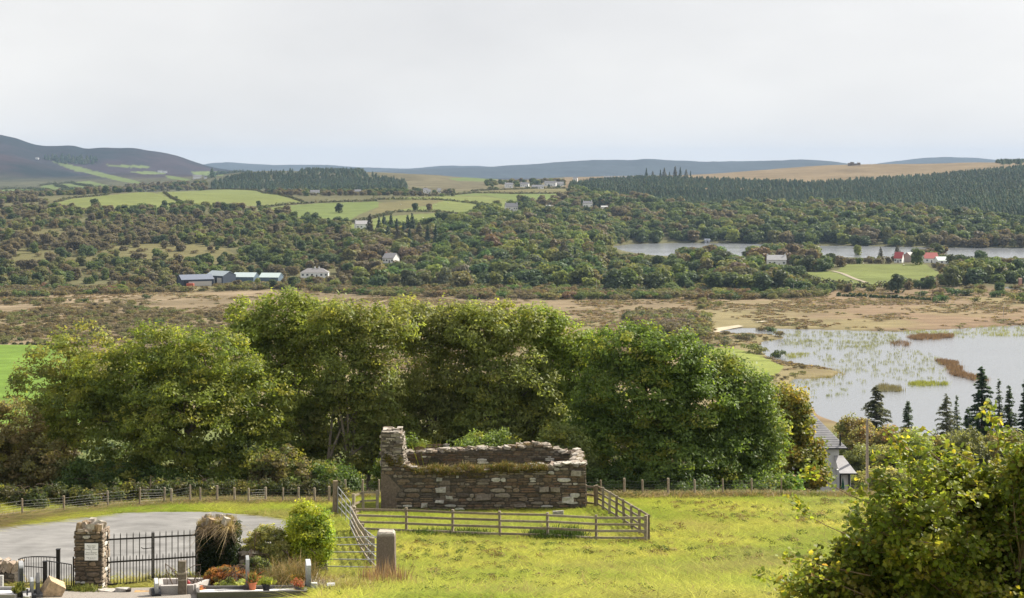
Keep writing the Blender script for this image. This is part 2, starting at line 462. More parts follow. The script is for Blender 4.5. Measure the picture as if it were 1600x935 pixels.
FAR_FIELDS = [
 [(0, 297), (13, 296), (45, 295), (80, 301), (60, 303), (0, 302)], [(62, 291), (85, 288), (100, 296), (70, 297)], [(92, 288), (110, 287), (145, 293), (140, 296), (104, 295)],
 [(112, 285), (140, 283), (178, 292), (172, 296), (148, 293)], [(13, 296), (40, 295), (70, 301), (20, 302)],
 [(80, 252), (100, 255), (150, 268), (210, 282), (235, 290), (190, 284), (140, 272), (110, 265)], [(165, 257), (230, 259), (235, 263), (170, 261)],
 [(258, 274), (275, 276), (300, 281), (290, 283), (262, 279)], [(298, 268), (345, 268), (350, 275), (305, 274)], [(700, 279), (740, 277), (780, 280), (760, 284), (715, 283)],
 [(120, 298), (150, 296), (185, 297), (160, 300)], [(200, 268), (240, 268), (262, 272), (225, 273)],
]
def cells_colour(X, Y, Z):
    px = CX + X / Y * F; py = HY + (CZ - Z) / Y * F
    n1 = fbm(X, Y, 60, 21, 5); n2 = fbm(X * 0.35, Y, 14, 23, 4); n3 = fbm(X, Y, 260, 25, 4); n4 = fbm(X, Y, 9, 27, 3)
    def c(*v): return np.array(v)[None, :]
    n = X.size
    C = np.zeros((n, 3))
    # bog flats
    a = np.clip(0.5 + n1 * 0.8 + n2 * 0.5, 0, 1)[:, None]
    bog = c(0.235, 0.18, 0.115) * a + c(0.165, 0.13, 0.08) * (1 - a)
    rust = sstep(1150, 1350, px)[:, None] * np.clip(0.6 + n3 * 0.9, 0, 1)[:, None]
    bog = bog * (1 - rust * 0.8) + c(0.215, 0.135, 0.088) * rust * 0.8
    pale = (sstep(0.05, 0.5, n2 + 0.5 * n3) * sstep(900, 500, px))[:, None]
    bog = bog * (1 - pale * 0.7) + c(0.32, 0.25, 0.17) * pale * 0.7
    gre = sstep(0.1, 0.5, n1 - 0.6 * n3)[:, None]
    bog = bog * (1 - gre * 0.45) + c(0.20, 0.19, 0.08) * gre * 0.45
    C[:] = bog
    # wooded hillsides: dim undergrowth
    w = sstep(905, 960, Y + 25 * n1)[:, None]
    und = c(0.105, 0.10, 0.05) * (1 + 0.35 * n1[:, None])
    C[:] = C * (1 - w) + und * w
    # hillside between valley and near slope
    w = sstep(470, 400, Y)[:, None]
    C[:] = C * (1 - w) + c(0.11, 0.13, 0.045) * (1 + 0.4 * n1[:, None]) * w
    # moor hill on the right skyline and the rough ground left of it
    m = ((Y > 2150) & (Y < 4200) & (px > 880)).astype(float)[:, None]
    C[:] = C * (1 - m) + (c(0.165, 0.125, 0.075) * (1 + 0.28 * n1[:, None] + 0.15 * n2[:, None])) * m
    m = ((Y > 2150) & (Y < 4200) & (px <= 880)).astype(float)[:, None]; e_ = sstep(520, 660, px)[:, None]
    C[:] = C * (1 - m) + ((c(0.075, 0.075, 0.045) * (1 - e_) + c(0.12, 0.105, 0.06) * e_) * (1 + 0.45 * n1[:, None] + 0.3 * n4[:, None])) * m
    # mountain slopes
    m = sstep(3500, 3900, Y)[:, None]
    q = np.clip(0.5 + 1.2 * n3 + 0.6 * n1, 0, 1)[:, None]
    mtn = c(0.042, 0.033, 0.040) * q + c(0.015, 0.023, 0.027) * (1 - q)
    C[:] = C * (1 - m) + mtn * m
    m = sstep(6200, 6600, Y)[:, None]
    C[:] = C * (1 - m) + c(0.04, 0.05, 0.055) * (1 + 0.25 * n3[:, None] + 0.2 * n1[:, None]) * m
    jx = n4 * 1.2; jy = n4 * 0.5
    for poly, d0, d1, col in FIELDS:
        k = (Y > d0) & (Y < d1) & inpoly(px + jx, py + jy, poly)
        C[k] = np.array(col)[None, :] * (1 + 0.13 * n2[k, None] + 0.12 * n1[k, None]) * (1 + c(0.06, 0, 0.02) * n3[k, None])
    for poly in FAR_FIELDS:
        k = (Y > 2600) & (Y < 6000) & inpoly(px, py + jy, poly)
        C[k] = np.array((0.11, 0.14, 0.05))[None, :] * (1 + 0.1 * n1[k, None])
    k = (Z < 0.35) & (Y < 1600)
    C[k] = C[k] * 0.75
    return np.clip(C, 0.01, 0.9)

M_LAND, _n, _l = nodes_of("land")
_o = _n.new("ShaderNodeOutputMaterial"); _p = _n.new("ShaderNodeBsdfPrincipled"); _at = _n.new("ShaderNodeAttribute"); _at.attribute_name = 'col'
_tc = _n.new("ShaderNodeTexCoord"); _mp = _n.new("ShaderNodeMapping"); _mp.inputs["Scale"].default_value = (0.05, 0.14, 0.1)
_na = _n.new("ShaderNodeTexNoise"); _na.inputs["Scale"].default_value = 1.0; _na.inputs["Detail"].default_value = 9; _na.inputs["Roughness"].default_value = 0.72
_mr = _n.new("ShaderNodeMapRange"); _mr.inputs["From Min"].default_value = 0.32; _mr.inputs["From Max"].default_value = 0.68; _mr.inputs["To Min"].default_value = 0.72; _mr.inputs["To Max"].default_value = 1.25
_vm = _n.new("ShaderNodeVectorMath"); _vm.operation = 'SCALE'
_bp = _n.new("ShaderNodeBump"); _bp.inputs["Distance"].default_value = 1.2; _bp.inputs["Strength"].default_value = 0.7
_l.new(_tc.outputs["Object"], _mp.inputs[0]); _l.new(_mp.outputs[0], _na.inputs["Vector"]); _l.new(_na.outputs["Fac"], _mr.inputs[0])
_l.new(_at.outputs["Color"], _vm.inputs[0]); _l.new(_mr.outputs[0], _vm.inputs["Scale"]); _l.new(_vm.outputs[0], _p.inputs["Base Color"])
_l.new(_na.outputs["Fac"], _bp.inputs["Height"]); _l.new(_bp.outputs[0], _p.inputs["Normal"]); _p.inputs["Roughness"].default_value = 0.95; _p.inputs["Specular IOR Level"].default_value = 0.05
_l.new(_p.outputs[0], _o.inputs[0])

def grid_faces(ni, nj):
    i = np.arange(ni - 1)[:, None] * nj; j = np.arange(nj - 1)[None, :]
    return np.stack([i + j, i + j + 1, i + nj + j + 1, i + nj + j], -1).reshape(-1, 4)

pxs = np.concatenate([np.arange(-1500, -150, 30), np.arange(-150, 1750, 2.5), np.arange(1750, 3001, 30)])
ds = np.geomspace(200.0, 13300.0, 900)
X_ = (pxs[None, :] - CX) / F * ds[:, None]; Y_ = ds[:, None] + 0 * X_; Z_ = terr(X_, Y_)
mb = MB(); mb.add(np.stack([X_, Y_, Z_], -1).reshape(-1, 3), grid_faces(len(ds), len(pxs)), cells_colour(X_.ravel(), Y_.ravel(), Z_.ravel()))
tag(mb.build("terrain", M_LAND, smooth=True), "valley floor, pastures, moor and distant hills beyond the trees", "terrain", kind="structure")

# near hillside
M_SWARD = None
def mat_sward():
    m, n, l = nodes_of("sward")
    o = n.new("ShaderNodeOutputMaterial"); p = n.new("ShaderNodeBsdfPrincipled"); at = n.new("ShaderNodeAttribute"); at.attribute_name = 'col'
    tc = n.new("ShaderNodeTexCoord")
    a = n.new("ShaderNodeTexNoise"); a.inputs["Scale"].default_value = 1.1; a.inputs["Detail"].default_value = 10; a.inputs["Roughness"].default_value = 0.7
    mr = n.new("ShaderNodeMapRange"); mr.inputs["From Min"].default_value = 0.3; mr.inputs["From Max"].default_value = 0.7; mr.inputs["To Min"].default_value = 0.65; mr.inputs["To Max"].default_value = 1.3
    vm = n.new("ShaderNodeVectorMath"); vm.operation = 'SCALE'
    b = n.new("ShaderNodeTexNoise"); b.inputs["Scale"].default_value = 9; b.inputs["Detail"].default_value = 6
    bp = n.new("ShaderNodeBump"); bp.inputs["Distance"].default_value = 0.12; bp.inputs["Strength"].default_value = 0.8
    l.new(tc.outputs["Object"], a.inputs["Vector"]); l.new(tc.outputs["Object"], b.inputs["Vector"]); l.new(a.outputs["Fac"], mr.inputs[0])
    l.new(at.outputs["Color"], vm.inputs[0]); l.new(mr.outputs[0], vm.inputs["Scale"]); l.new(vm.outputs[0], p.inputs["Base Color"])
    l.new(b.outputs["Fac"], bp.inputs["Height"]); l.new(bp.outputs[0], p.inputs["Normal"])
    p.inputs["Roughness"].default_value = 0.95; p.inputs["Specular IOR Level"].default_value = 0.05
    l.new(p.outputs[0], o.inputs[0])
    return m
M_SWARD = mat_sward()
def near_colour(X, Y):
    n1 = fbm(X, Y, 7, 31, 4); n2 = fbm(X, Y, 2.0, 33, 4)
    G = np.array((0.185, 0.24, 0.035))[None, :]; Yel = np.array((0.31, 0.295, 0.065))[None, :]; B = np.array((0.12, 0.11, 0.04))[None, :]
    a = np.clip(0.35 + n1 * 0.9 + n2 * 0.5, 0, 1)[:, None]
    C = G * (1 - a) + Yel * a
    b = sstep(0.35, 0.7, n2 - 0.2 * n1)[:, None] * 0.5
    C = C * (1 - b) + B * b
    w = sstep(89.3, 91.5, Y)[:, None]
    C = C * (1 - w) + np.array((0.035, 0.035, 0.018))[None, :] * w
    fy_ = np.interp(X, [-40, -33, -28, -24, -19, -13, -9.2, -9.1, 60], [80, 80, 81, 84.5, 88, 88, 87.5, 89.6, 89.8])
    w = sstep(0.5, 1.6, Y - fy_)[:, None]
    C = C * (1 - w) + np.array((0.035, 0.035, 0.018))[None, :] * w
    return np.clip(C, 0.01, 1)
def rows_cols(x0, x1, nx, y0, y1, ny):
    X, Y = np.meshgrid(np.linspace(x0, x1, nx), np.linspace(y0, y1, ny))
    return X, Y
xs = np.concatenate([np.linspace(-200, -50, 40)[:-1], np.linspace(-50, 50, 260), np.linspace(50, 200, 40)[1:]])
ys = np.concatenate([np.linspace(-110, 30, 50)[:-1], np.linspace(30, 110, 230), np.linspace(110, 200, 60)[1:]])
Xn, Yn = np.meshgrid(xs, ys); Zn = terr(Xn, Yn)
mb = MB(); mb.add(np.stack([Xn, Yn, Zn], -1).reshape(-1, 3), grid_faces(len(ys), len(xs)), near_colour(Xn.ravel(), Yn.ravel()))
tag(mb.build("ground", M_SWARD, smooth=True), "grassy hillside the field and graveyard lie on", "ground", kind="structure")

# tarmac car park and lane: a sheet over the ground
def sheet(name, outline, step, lift, mat, col, label, cat, inner=None):
    o = np.array(outline, float)
    x0, y0 = o.min(0); x1, y1 = o.max(0)
    bm_V = []
    import bmesh
    bm = bmesh.new()
    vs = [bm.verts.new((p[0], p[1], 0)) for p in outline]
    bm.faces.new(vs)
    for ax, a0, a1 in ((0, x0, x1), (1, y0, y1)):
        k = a0 + step
        while k < a1:
            co = [0, 0, 0]; co[ax] = k; no = [0, 0, 0]; no[ax] = 1
            bmesh.ops.bisect_plane(bm, geom=bm.verts[:] + bm.edges[:] + bm.faces[:], plane_co=co, plane_no=no)
            k += step
    for v in bm.verts: v.co.z = tz(v.co.x, v.co.y) + lift
    bmesh.ops.recalc_face_normals(bm, faces=bm.faces[:])
    me = bpy.data.meshes.new(name); bm.to_mesh(me); bm.free()
    at = me.color_attributes.new("col", 'FLOAT_COLOR', 'POINT')
    at.data.foreach_set("color", np.tile(np.array([*col, 1.0], np.float32), len(me.vertices)))
    me.materials.append(mat)
    ob = bpy.data.objects.new(name, me); COL.objects.link(ob)
    return tag(ob, label, cat, kind="structure")

def smooth_line(pts, n=6):
    """Catmull-Rom through points"""
    p = [np.array(q, float) for q in pts]; p = [2 * p[0] - p[1]] + p + [2 * p[-1] - p[-2]]
    out = []
    for i in range(1, len(p) - 2):
        for k in range(n):
            t = k / n
            out.append(0.5 * ((2 * p[i]) + (-p[i - 1] + p[i + 1]) * t + (2 * p[i - 1] - 5 * p[i] + 4 * p[i + 1] - p[i + 2]) * t * t + (-p[i - 1] + 3 * p[i] - 3 * p[i + 1] + p[i + 2]) * t ** 3))
    out.append(p[-2])
    return out
M_TARMAC = mat_vc("tarmac", 0.9, 0.7, 0.26, 0.012, 50, 0.15, detail=10)
far_edge = [gp(px, py, 40, 120) for px, py in [(-60, 836), (0, 824), (60, 818), (110, 811), (180, 804), (240, 801.5), (300, 801), (360, 803), (410, 807), (445, 812), (475, 822), (488, 838)]]
tar = [(v.x, v.y) for v in far_edge]
tar = [(q[0] + random.uniform(-.12, .12), q[1] + random.uniform(-.14, .14)) for q in smooth_line(tar, 9)]
tar += [(-8.2, 63), (-9.4, 58.5), (-12.0, 56.6), (-15.5, 54.6), (-17.6, 53.9), (-21, 53.9), (-40, 55.5), (-60, 58), (-60, 66)]
sheet("tarmac", tar, 1.0, 0.035, M_TARMAC, (0.205, 0.20, 0.195), "grey tarmac turning area beyond the iron gates", "tarmac")
# gravel inside the graveyard
M_GRAVEL = mat_vc("gravel", 0.95, 30, 0.35, 0.03, 60, 0.1)
sheet("path", [(-22, 49), (-7, 49), (-7.2, 52.4), (-10.5, 53.3), (-13.2, 53.2), (-17, 53.0), (-17.8, 53.8), (-20.2, 53.8), (-19.0, 52.2), (-22, 51.0)], 0.5, 0.03, M_GRAVEL, (0.30, 0.27, 0.24), "pale gravel path between the graves and the gate", "path")

# water
def mat_water():
    m, n, l = nodes_of("lake_water")
    o = n.new("ShaderNodeOutputMaterial"); p = n.new("ShaderNodeBsdfPrincipled")
    p.inputs["Base Color"].default_value = (0.17, 0.18, 0.195, 1); p.inputs["Roughness"].default_value = 0.12; p.inputs["Specular IOR Level"].default_value = 0.42
    tc = n.new("ShaderNodeTexCoord"); mp = n.new("ShaderNodeMapping"); mp.inputs["Scale"].default_value = (0.5, 0.9, 1)
    a = n.new("ShaderNodeTexNoise"); a.inputs["Scale"].default_value = 1.0; a.inputs["Detail"].default_value = 5; a.inputs["Roughness"].default_value = 0.6
    bp = n.new("ShaderNodeBump"); bp.inputs["Distance"].default_value = 0.25; bp.inputs["Strength"].default_value = 0.35
    b = n.new("ShaderNodeTexNoise"); b.inputs["Scale"].default_value = 0.02; b.inputs["Detail"].default_value = 3
    mr = n.new("ShaderNodeMapRange"); mr.inputs["To Min"].default_value = 0.08; mr.inputs["To Max"].default_value = 0.3
    l.new(tc.outputs["Object"], mp.inputs[0]); l.new(mp.outputs[0], a.inputs["Vector"]); l.new(a.outputs["Fac"], bp.inputs["Height"]); l.new(bp.outputs[0], p.inputs["Normal"])
    l.new(mp.outputs[0], b.inputs["Vector"]); l.new(b.outputs["Fac"], mr.inputs[0]); l.new(mr.outputs[0], p.inputs["Roughness"])
    l.new(p.outputs[0], o.inputs[0])
    return m
M_WATER = mat_water()
mb = MB(); mb.add([(20, 380, 0), (1400, 380, 0), (1400, 800, 0), (20, 800, 0)], [[0, 1, 2, 3]], (0.1, 0.1, 0.1))
tag(mb.build("lake", M_WATER), "grey lake with reed beds below the house", "lake", kind="structure")
mb = MB(); mb.add([(40, 1130, 0), (2400, 1130, 0), (2400, 1560, 0), (40, 1560, 0)], [[0, 1, 2, 3]], (0.1, 0.1, 0.1))
tag(mb.build("lake", M_WATER), "upper lake below the wooded hill", "lake", kind="structure")
mb = MB(); mb.add([(280, 925, 0), (420, 925, 0), (420, 1000, 0), (280, 1000, 0)], [[0, 1, 2, 3]], (0.1, 0.1, 0.1))
tag(mb.build("water", M_WATER), "small pool by the brick stack at the right edge", "pool", kind="structure")
# ------------------------------------------------------------------ near structures and objects
def pick(r, cols): return np.array(cols[int(r.integers(len(cols)))])
STONE_C = [(0.155, 0.115, 0.08), (0.125, 0.098, 0.075), (0.185, 0.14, 0.098), (0.10, 0.082, 0.066), (0.215, 0.168, 0.12), (0.16, 0.108, 0.074), (0.26, 0.225, 0.18), (0.14, 0.118, 0.095)]
MORTAR = (0.09, 0.078, 0.064)

def stone_face(mb, O, U, N, length, prof, r, hmin=0.09, hmax=0.22, lmin=0.16, lmax=0.55, proud=0.035, pale=0.05, base=0.0, cols=STONE_C, skip=None):
    """irregular courses of chamfered stones on the face that starts at O, runs along U, and looks along N"""
    O, U, N = (np.array(q, float) for q in (O, U, N)); Z = np.array([0, 0, 1.0])
    v = base
    top = max(prof(u) for u in np.linspace(0, length, 60))
    while v < top:
        h = r.uniform(hmin, hmax); u = -r.uniform(0, 0.1)
        while u < length:
            L = r.uniform(lmin, lmax) * (0.7 + h / hmax * 0.6)
            u0, u1 = max(u, 0), min(u + L, length)
            um = (u0 + u1) / 2
            hh = h * r.uniform(0.75, 1.05)
            if u1 - u0 > 0.06 and v + hh * 0.6 < prof(um) and not (skip and skip(um, v + hh / 2)):
                g = r.uniform(0.006, 0.02); p = r.uniform(0.3, 1) * proud
                c = pick(r, cols) * r.uniform(0.75, 1.2)
                if r.random() < pale: c = np.array((0.48, 0.46, 0.42)) * r.uniform(0.8, 1.1)
                vo = v + r.uniform(-0.02, 0.02)
                # split some courses in two thin stones
                parts = [(vo, vo + hh)] if (r.random() > 0.3 or hh < 0.13) else [(vo, vo + hh * 0.5 - 0.006), (vo + hh * 0.5 + 0.006, vo + hh)]
                for a, b in parts:
                    nseg = 7
                    th = np.linspace(0, 2 * np.pi, nseg, endpoint=False) + r.uniform(0, 1)
                    def ring(s, nn):
                        q = []
                        for t in th:
                            cu, sv = math.cos(t), math.sin(t)
                            k = 1 / max(abs(cu), abs(sv)) ** 0.72
                            uu = um + cu * k * (u1 - u0) / 2 * s * r.uniform(0.9, 1.02); vv = (a + b) / 2 + sv * k * (b - a) / 2 * s * r.uniform(0.9, 1.02)
                            uu = min(max(uu, u0 + g), u1 - g)
                            q.append(O + U * uu + Z * vv + N * nn)
                        return q
                    R0 = ring(1.0, -0.03); R1 = ring(0.96, p * 0.7); R2 = ring(0.72, p + r.uniform(-0.004, 0.008))
                    V = np.array(R0 + R1 + R2)
                    i = np.arange(nseg); j = (i + 1) % nseg
                    base_i = mb.n
                    mb.add(V, np.concatenate([np.stack([i, j, j + nseg, i + nseg], 1), np.stack([i + nseg, j + nseg, j + 2 * nseg, i + 2 * nseg], 1)]), c)
                    mb.Fs.append((np.arange(nseg) + 2 * nseg)[None, :] + base_i)
            u += L
        v += h
    return mb

def wall_core(mb, A, B, thick, prof, n=40, col=MORTAR, base=-0.4):
    """solid core of a wall from A to B (ground points) with a broken top"""
    A, B = np.array(A, float), np.array(B, float)
    D = B - A; L = np.linalg.norm(D[:2]); U = np.array([D[0] / L, D[1] / L, 0]); S = np.array([-U[1], U[0], 0])
    us = np.linspace(0, L, n + 1)
    V = []
    for u in us:
        z0 = A[2]
        t = prof(u) - 0.03
        for s in (-1, 1):
            for z in (base, t):
                V.append(np.array([A[0], A[1], z0]) + U * u + S * s * thick / 2 + np.array([0, 0, z]))
    V = np.array(V); k = np.arange(n)[:, None] * 4
    Fq = np.concatenate([k + np.array([[0, 4, 5, 1]]), k + np.array([[3, 7, 6, 2]]), k + np.array([[1, 5, 7, 3]])])
    mb.add(V, Fq, col)
    b = mb.n - len(V)
    mb.Fs.append(np.array([[0, 1, 3, 2]]) + b); mb.Fs.append(np.array([[2, 3, 1, 0]]) + b + 4 * n)
    return U, S, L

def cap_stones(mb, A, U, S, L, thick, prof, r, n, size=(0.14, 0.36), col_lo=0.5, upright=0.0):
    cols = [(0.36, 0.31, 0.26), (0.28, 0.24, 0.20), (0.42, 0.38, 0.33), (0.24, 0.19, 0.15), (0.33, 0.30, 0.27)]
    for k in range(n):
        u = r.uniform(0.05, L - 0.05); w = r.uniform(-0.42, 0.42) * thick
        s = r.uniform(*size); h = s * r.uniform(0.22, 0.42)
        p = A + U * u + S * w + np.array([0, 0, prof(u) + h * 0.35 + r.uniform(-0.03, 0.03)])
        mb.box(p, (s, s * r.uniform(0.6, 0.95), h), r.uniform(0, 3.1), pick(r, cols) * r.uniform(0.8, 1.15), jit=s * 0.09, tilt=(r.normal() * 0.13 + upright * 1.1, r.normal() * 0.13), r=r)

def noisy(u, seed, amp=0.08, sc=0.5): return amp * float(fbm(np.array([u * 1.0]), np.array([seed * 3.3]), sc, seed, 3)[0])

def tuft(mb, c, rad, h, n, r, cols, lean=0.35, wd=0.012, droop=0.3):
    """grass blades standing around c"""
    P0 = np.array(c) + np.stack([r.normal(0, rad * 0.5, n), r.normal(0, rad * 0.5, n), np.zeros(n)], 1)
    az = r.uniform(0, 2 * np.pi, n); ln = np.abs(r.normal(0, lean, n)); hh = h * r.uniform(0.45, 1.1, n)
    D = np.stack([np.cos(az) * ln, np.sin(az) * ln, np.ones(n)], 1)
    Mid = P0 + D * hh[:, None] * 0.55
    T = P0 + D * hh[:, None] + np.stack([np.cos(az) * ln * hh * droop, np.sin(az) * ln * hh * droop, -droop * ln * hh], 1)
    B = np.stack([-np.sin(az + 0.8), np.cos(az + 0.8), np.zeros(n)], 1) * wd * r.uniform(0.6, 1.3, (n, 1))
    V = np.stack([P0 - B, P0 + B, Mid + B * 0.8, Mid - B * 0.8, T], 1).reshape(-1, 3)
    k = np.arange(n)[:, None] * 5
    C = np.repeat(np.array(cols)[r.integers(len(cols), size=n)] * r.uniform(0.7, 1.25, (n, 1)), 5, axis=0)
    b = mb.n
    mb.add(V, k + np.array([[0, 1, 2, 3]]), C)
    mb.Fs.append(k + np.array([[3, 2, 4]]) + b)

def leaf_ball(mb, c, rad, n, L, Wd, cols, r, squash=1.0, up=0.5, shell=0.55, cvar=0.2):
    q = r.normal(size=(n, 3)); q /= np.linalg.norm(q, axis=1)[:, None]
    rr = r.uniform(shell ** 3, 1, n) ** (1 / 3)
    Pq = np.array(c) + q * rr[:, None] * np.array([rad, rad, rad * squash])
    N = q * 0.9 + r.normal(size=(n, 3)) * 0.6 + np.array([0, 0, up])
    C = np.array(cols)[r.integers(len(cols), size=n)] * r.uniform(1 - cvar, 1 + cvar, (n, 1))
    mb.add(*leaves(Pq, N, L, Wd, C, r))

# ---- ruined stone house --------------------------------------------------------------
r = np.random.default_rng(11)
RD = 81.0
A = gd(596, RD); x0, x1 = (596 - CX) / F * RD, (915 - CX) / F * RD
zb = tz((x0 + x1) / 2, RD) - 0.0
A = np.array([x0, RD, zb]); B = np.array([x1, RD, zb]); RDEP = 5.0; TH = 0.55
ruin = empty('ruined_stone_house', (x0 + 5.4, RD + 2.5, zb), "roofless ruined house of rubble stone with grass growing on its broken walls", "ruined house")
W_ = x1 - x0
def zt(py, d): return CZ - (py - HY) / F * d - zb
TL, TR = zt(729, RD), zt(728, RD)
def pf(u):   # front wall head
    px = 596 + u / W_ * 319
    y = np.interp(px, [596, 633, 640, 660, 700, 750, 800, 860, 880, 915], [727, 727, 731, 735, 737, 735, 733, 731, 727, 727])
    return zt(y, RD) + noisy(u, 1, 0.07, 0.5)
mb = MB(); yc = RD + TH / 2
U, S, L = wall_core(mb, (x0, yc, zb), (x1, yc, zb), TH, pf, 70)
stone_face(mb, (x0, RD, zb), U, (0, -1, 0), W_, pf, r, 0.07, 0.27, 0.14, 0.7, 0.06, 0.06, base=-0.3, skip=lambda u, v: (u < 0.9 and v < 2.1 - u * 0.5) or (3.05 < u < 3.65 and 0.6 < v < 1.75))
stone_face(mb, (x1, RD + TH, zb), (-1, 0, 0), (0, 1, 0), W_, pf, r, 0.12, 0.24, 0.25, 0.6, 0.035, 0.03)
# remains of render at the left corner and the blocked opening
pl = (0.17, 0.135, 0.105)
mb.add([(x0 - 0.02, RD - 0.045, zb - 0.3), (x0 + 1.0, RD - 0.03, zb - 0.3), (x0 + 0.75, RD - 0.03, zb + 0.8), (x0 + 1.0, RD - 0.03, zb + 1.25), (x0 + 0.35, RD - 0.04, zb + 1.95), (x0 - 0.02, RD - 0.045, zb + 2.05)], [[0, 1, 2, 3, 4, 5]], pl)
for k in range(4): mb.box((x0 + 3.35, RD - 0.01, zb + 0.74 + k * 0.27), (0.5 + 0.05 * (k % 2), 0.1, 0.24), 0, (0.17, 0.14, 0.115), 0.02, r=r)
for (px, py, w, h, c) in ((689, 766, .5, .26, (.40, .38, .34)), (887, 782, .6, .30, (.52, .50, .46)), (702, 778, .36, .15, (.5, .48, .44)), (687, 784, .42, .17, (.44, .42, .38)), (663, 790, .3, .2, (.36, .34, .3)), (856, 801, .3, .28, (.45, .43, .4)), (687, 750, .3, .2, (.3, .29, .27)), (850, 765, .42, .25, (.24, .21, .17)), (868, 765, .5, .27, (.25, .215, .17)), (755, 777, .8, .28, (.2, .17, .14)), (812, 790, .6, .2, (.2, .17, .14)), (900, 740, .5, .3, (.3, .27, .23))):
    q = P(px, py, RD - 0.05); mb.box(tuple(q), (w, 0.16, h), 0, c, 0.05, r=r)
mb.build('front_wall', M_STONE, ruin)
mbc = MB(); cap_stones(mbc, np.array((x0, yc, zb)), U, S, L, TH, pf, r, 150, (0.16, 0.42))
for k in range(26):
    u = W_ - r.uniform(0, 1.6); mbc.box((x0 + u, yc + r.uniform(-.25, .25), zb + pf(u) + 0.06 + r.uniform(-.04, .05)), (r.uniform(.2, .5), r.uniform(.2, .4), .07), r.uniform(0, 3), (0.42, 0.39, 0.34), .03, r=r)
mbc.build('coping', M_STONE, ruin)
# back wall
def pb(u):
    px = 640 + (u - 1.0) / (W_ - 1.0) * 275
    y = np.interp(px, [600, 640, 660, 700, 760, 800, 830, 850, 875, 885, 905, 915], [704, 706, 704, 703, 700, 699, 693, 694, 702, 707, 712, 722])
    return zt(y, RD + RDEP) + noisy(u, 2, 0.08, 0.6)
mb = MB(); yb_ = RD + RDEP - TH / 2; k_ = (RD + RDEP) / RD
xb0, xb1 = x0 + 0.1, x1 - 0.0
U, S, L = wall_core(mb, (xb0, yb_, zb), (xb1, yb_, zb), TH, pb, 70)
dark = [tuple(np.array(c) * 0.8) for c in STONE_C]  # same stones darkened: shade on the inward faces put into their colour
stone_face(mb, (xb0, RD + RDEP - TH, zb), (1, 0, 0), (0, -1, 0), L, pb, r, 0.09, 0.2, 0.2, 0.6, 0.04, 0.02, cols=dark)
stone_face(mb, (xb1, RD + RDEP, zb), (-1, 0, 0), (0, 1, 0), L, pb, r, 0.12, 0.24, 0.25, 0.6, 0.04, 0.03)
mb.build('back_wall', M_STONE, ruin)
mbc = MB(); cap_stones(mbc, np.array((xb0, yb_, zb)), U, S, L, TH, pb, r, 150, (0.16, 0.45)); mbc.build('coping', M_STONE, ruin)
# dark arched plate on the back wall, painted as shade in a hollow
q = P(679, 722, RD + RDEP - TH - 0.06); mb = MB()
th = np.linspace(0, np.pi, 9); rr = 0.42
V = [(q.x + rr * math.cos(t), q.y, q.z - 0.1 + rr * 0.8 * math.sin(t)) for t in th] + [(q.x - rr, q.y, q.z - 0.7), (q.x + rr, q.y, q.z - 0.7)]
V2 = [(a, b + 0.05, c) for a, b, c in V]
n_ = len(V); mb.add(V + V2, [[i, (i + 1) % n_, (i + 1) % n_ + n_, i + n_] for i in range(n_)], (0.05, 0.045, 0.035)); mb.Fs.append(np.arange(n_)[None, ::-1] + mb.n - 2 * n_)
mb.build('recess_shade', M_STONE, ruin)
# left gable with its tall corner
def pl_(u):     # u runs front to back
    return float(np.interp(u, [0, 0.05, 1.5, 1.9, 2.6, 3.4, RDEP], [zt(676, RD), zt(676, RD), zt(684, RD), zt(697, RD), zt(700, RD + 2), zt(700, RD + 3.5), zt(704, RD + RDEP)])) + noisy(u, 3, 0.07, 0.4)
mb = MB(); xc = x0 + 0.62 / 2
U, S, L = wall_core(mb, (xc, RD - 0.012, zb), (xc, RD + RDEP - 0.03, zb), 0.62, pl_, 50)
stone_face(mb, (x0, RD + RDEP, zb), (0, -1, 0), (-1, 0, 0), RDEP, lambda u: pl_(RDEP - u), r, 0.1, 0.22, 0.2, 0.5, 0.04, 0.03)
stone_face(mb, (x0 + 0.62, RD, zb), (0, 1, 0), (1, 0, 0), RDEP, pl_, r, 0.1, 0.2, 0.2, 0.5, 0.04, 0.05)
tc = [(0.36, 0.32, 0.27), (0.28, 0.24, 0.20), (0.42, 0.38, 0.33), (0.2, 0.165, 0.13)]
mb.build('gable_wall', M_STONE, ruin)
# the tall corner stack: thin flat stones
mb = MB(); zc0, zc1 = pf(0.3) - 0.05, zt(676, RD)
z = zc0
while z < zc1:
    h = r.uniform(0.05, 0.10); wtop = 1.25 - 0.12 * (z - zc0)
    for yy in (0.0, 0.42, 0.84, 1.26):
        u = -0.02
        while u < wtop - 0.05:
            Lr = min(r.uniform(0.2, 0.5), wtop - u)
            if not (z > zc1 - 0.35 and r.random() < 0.45 * (z - zc1 + 0.35) / 0.35 + (0.35 if u > 0.8 else 0)): mb.box((x0 + u + Lr / 2 + r.uniform(-.04, .04), RD + 0.2 + yy + r.uniform(-.05, .04), zb + z + h / 2), (Lr - 0.005, 0.42 + r.uniform(-.08, .1), h * r.uniform(0.8, 1.35)), r.normal() * 0.2, pick(r, tc) * r.uniform(.55, 1.2), 0.024, (r.normal() * .08, r.normal() * .08), r=r)
            u += Lr
    z += h
mb.build('corner_stack', M_STONE, ruin)
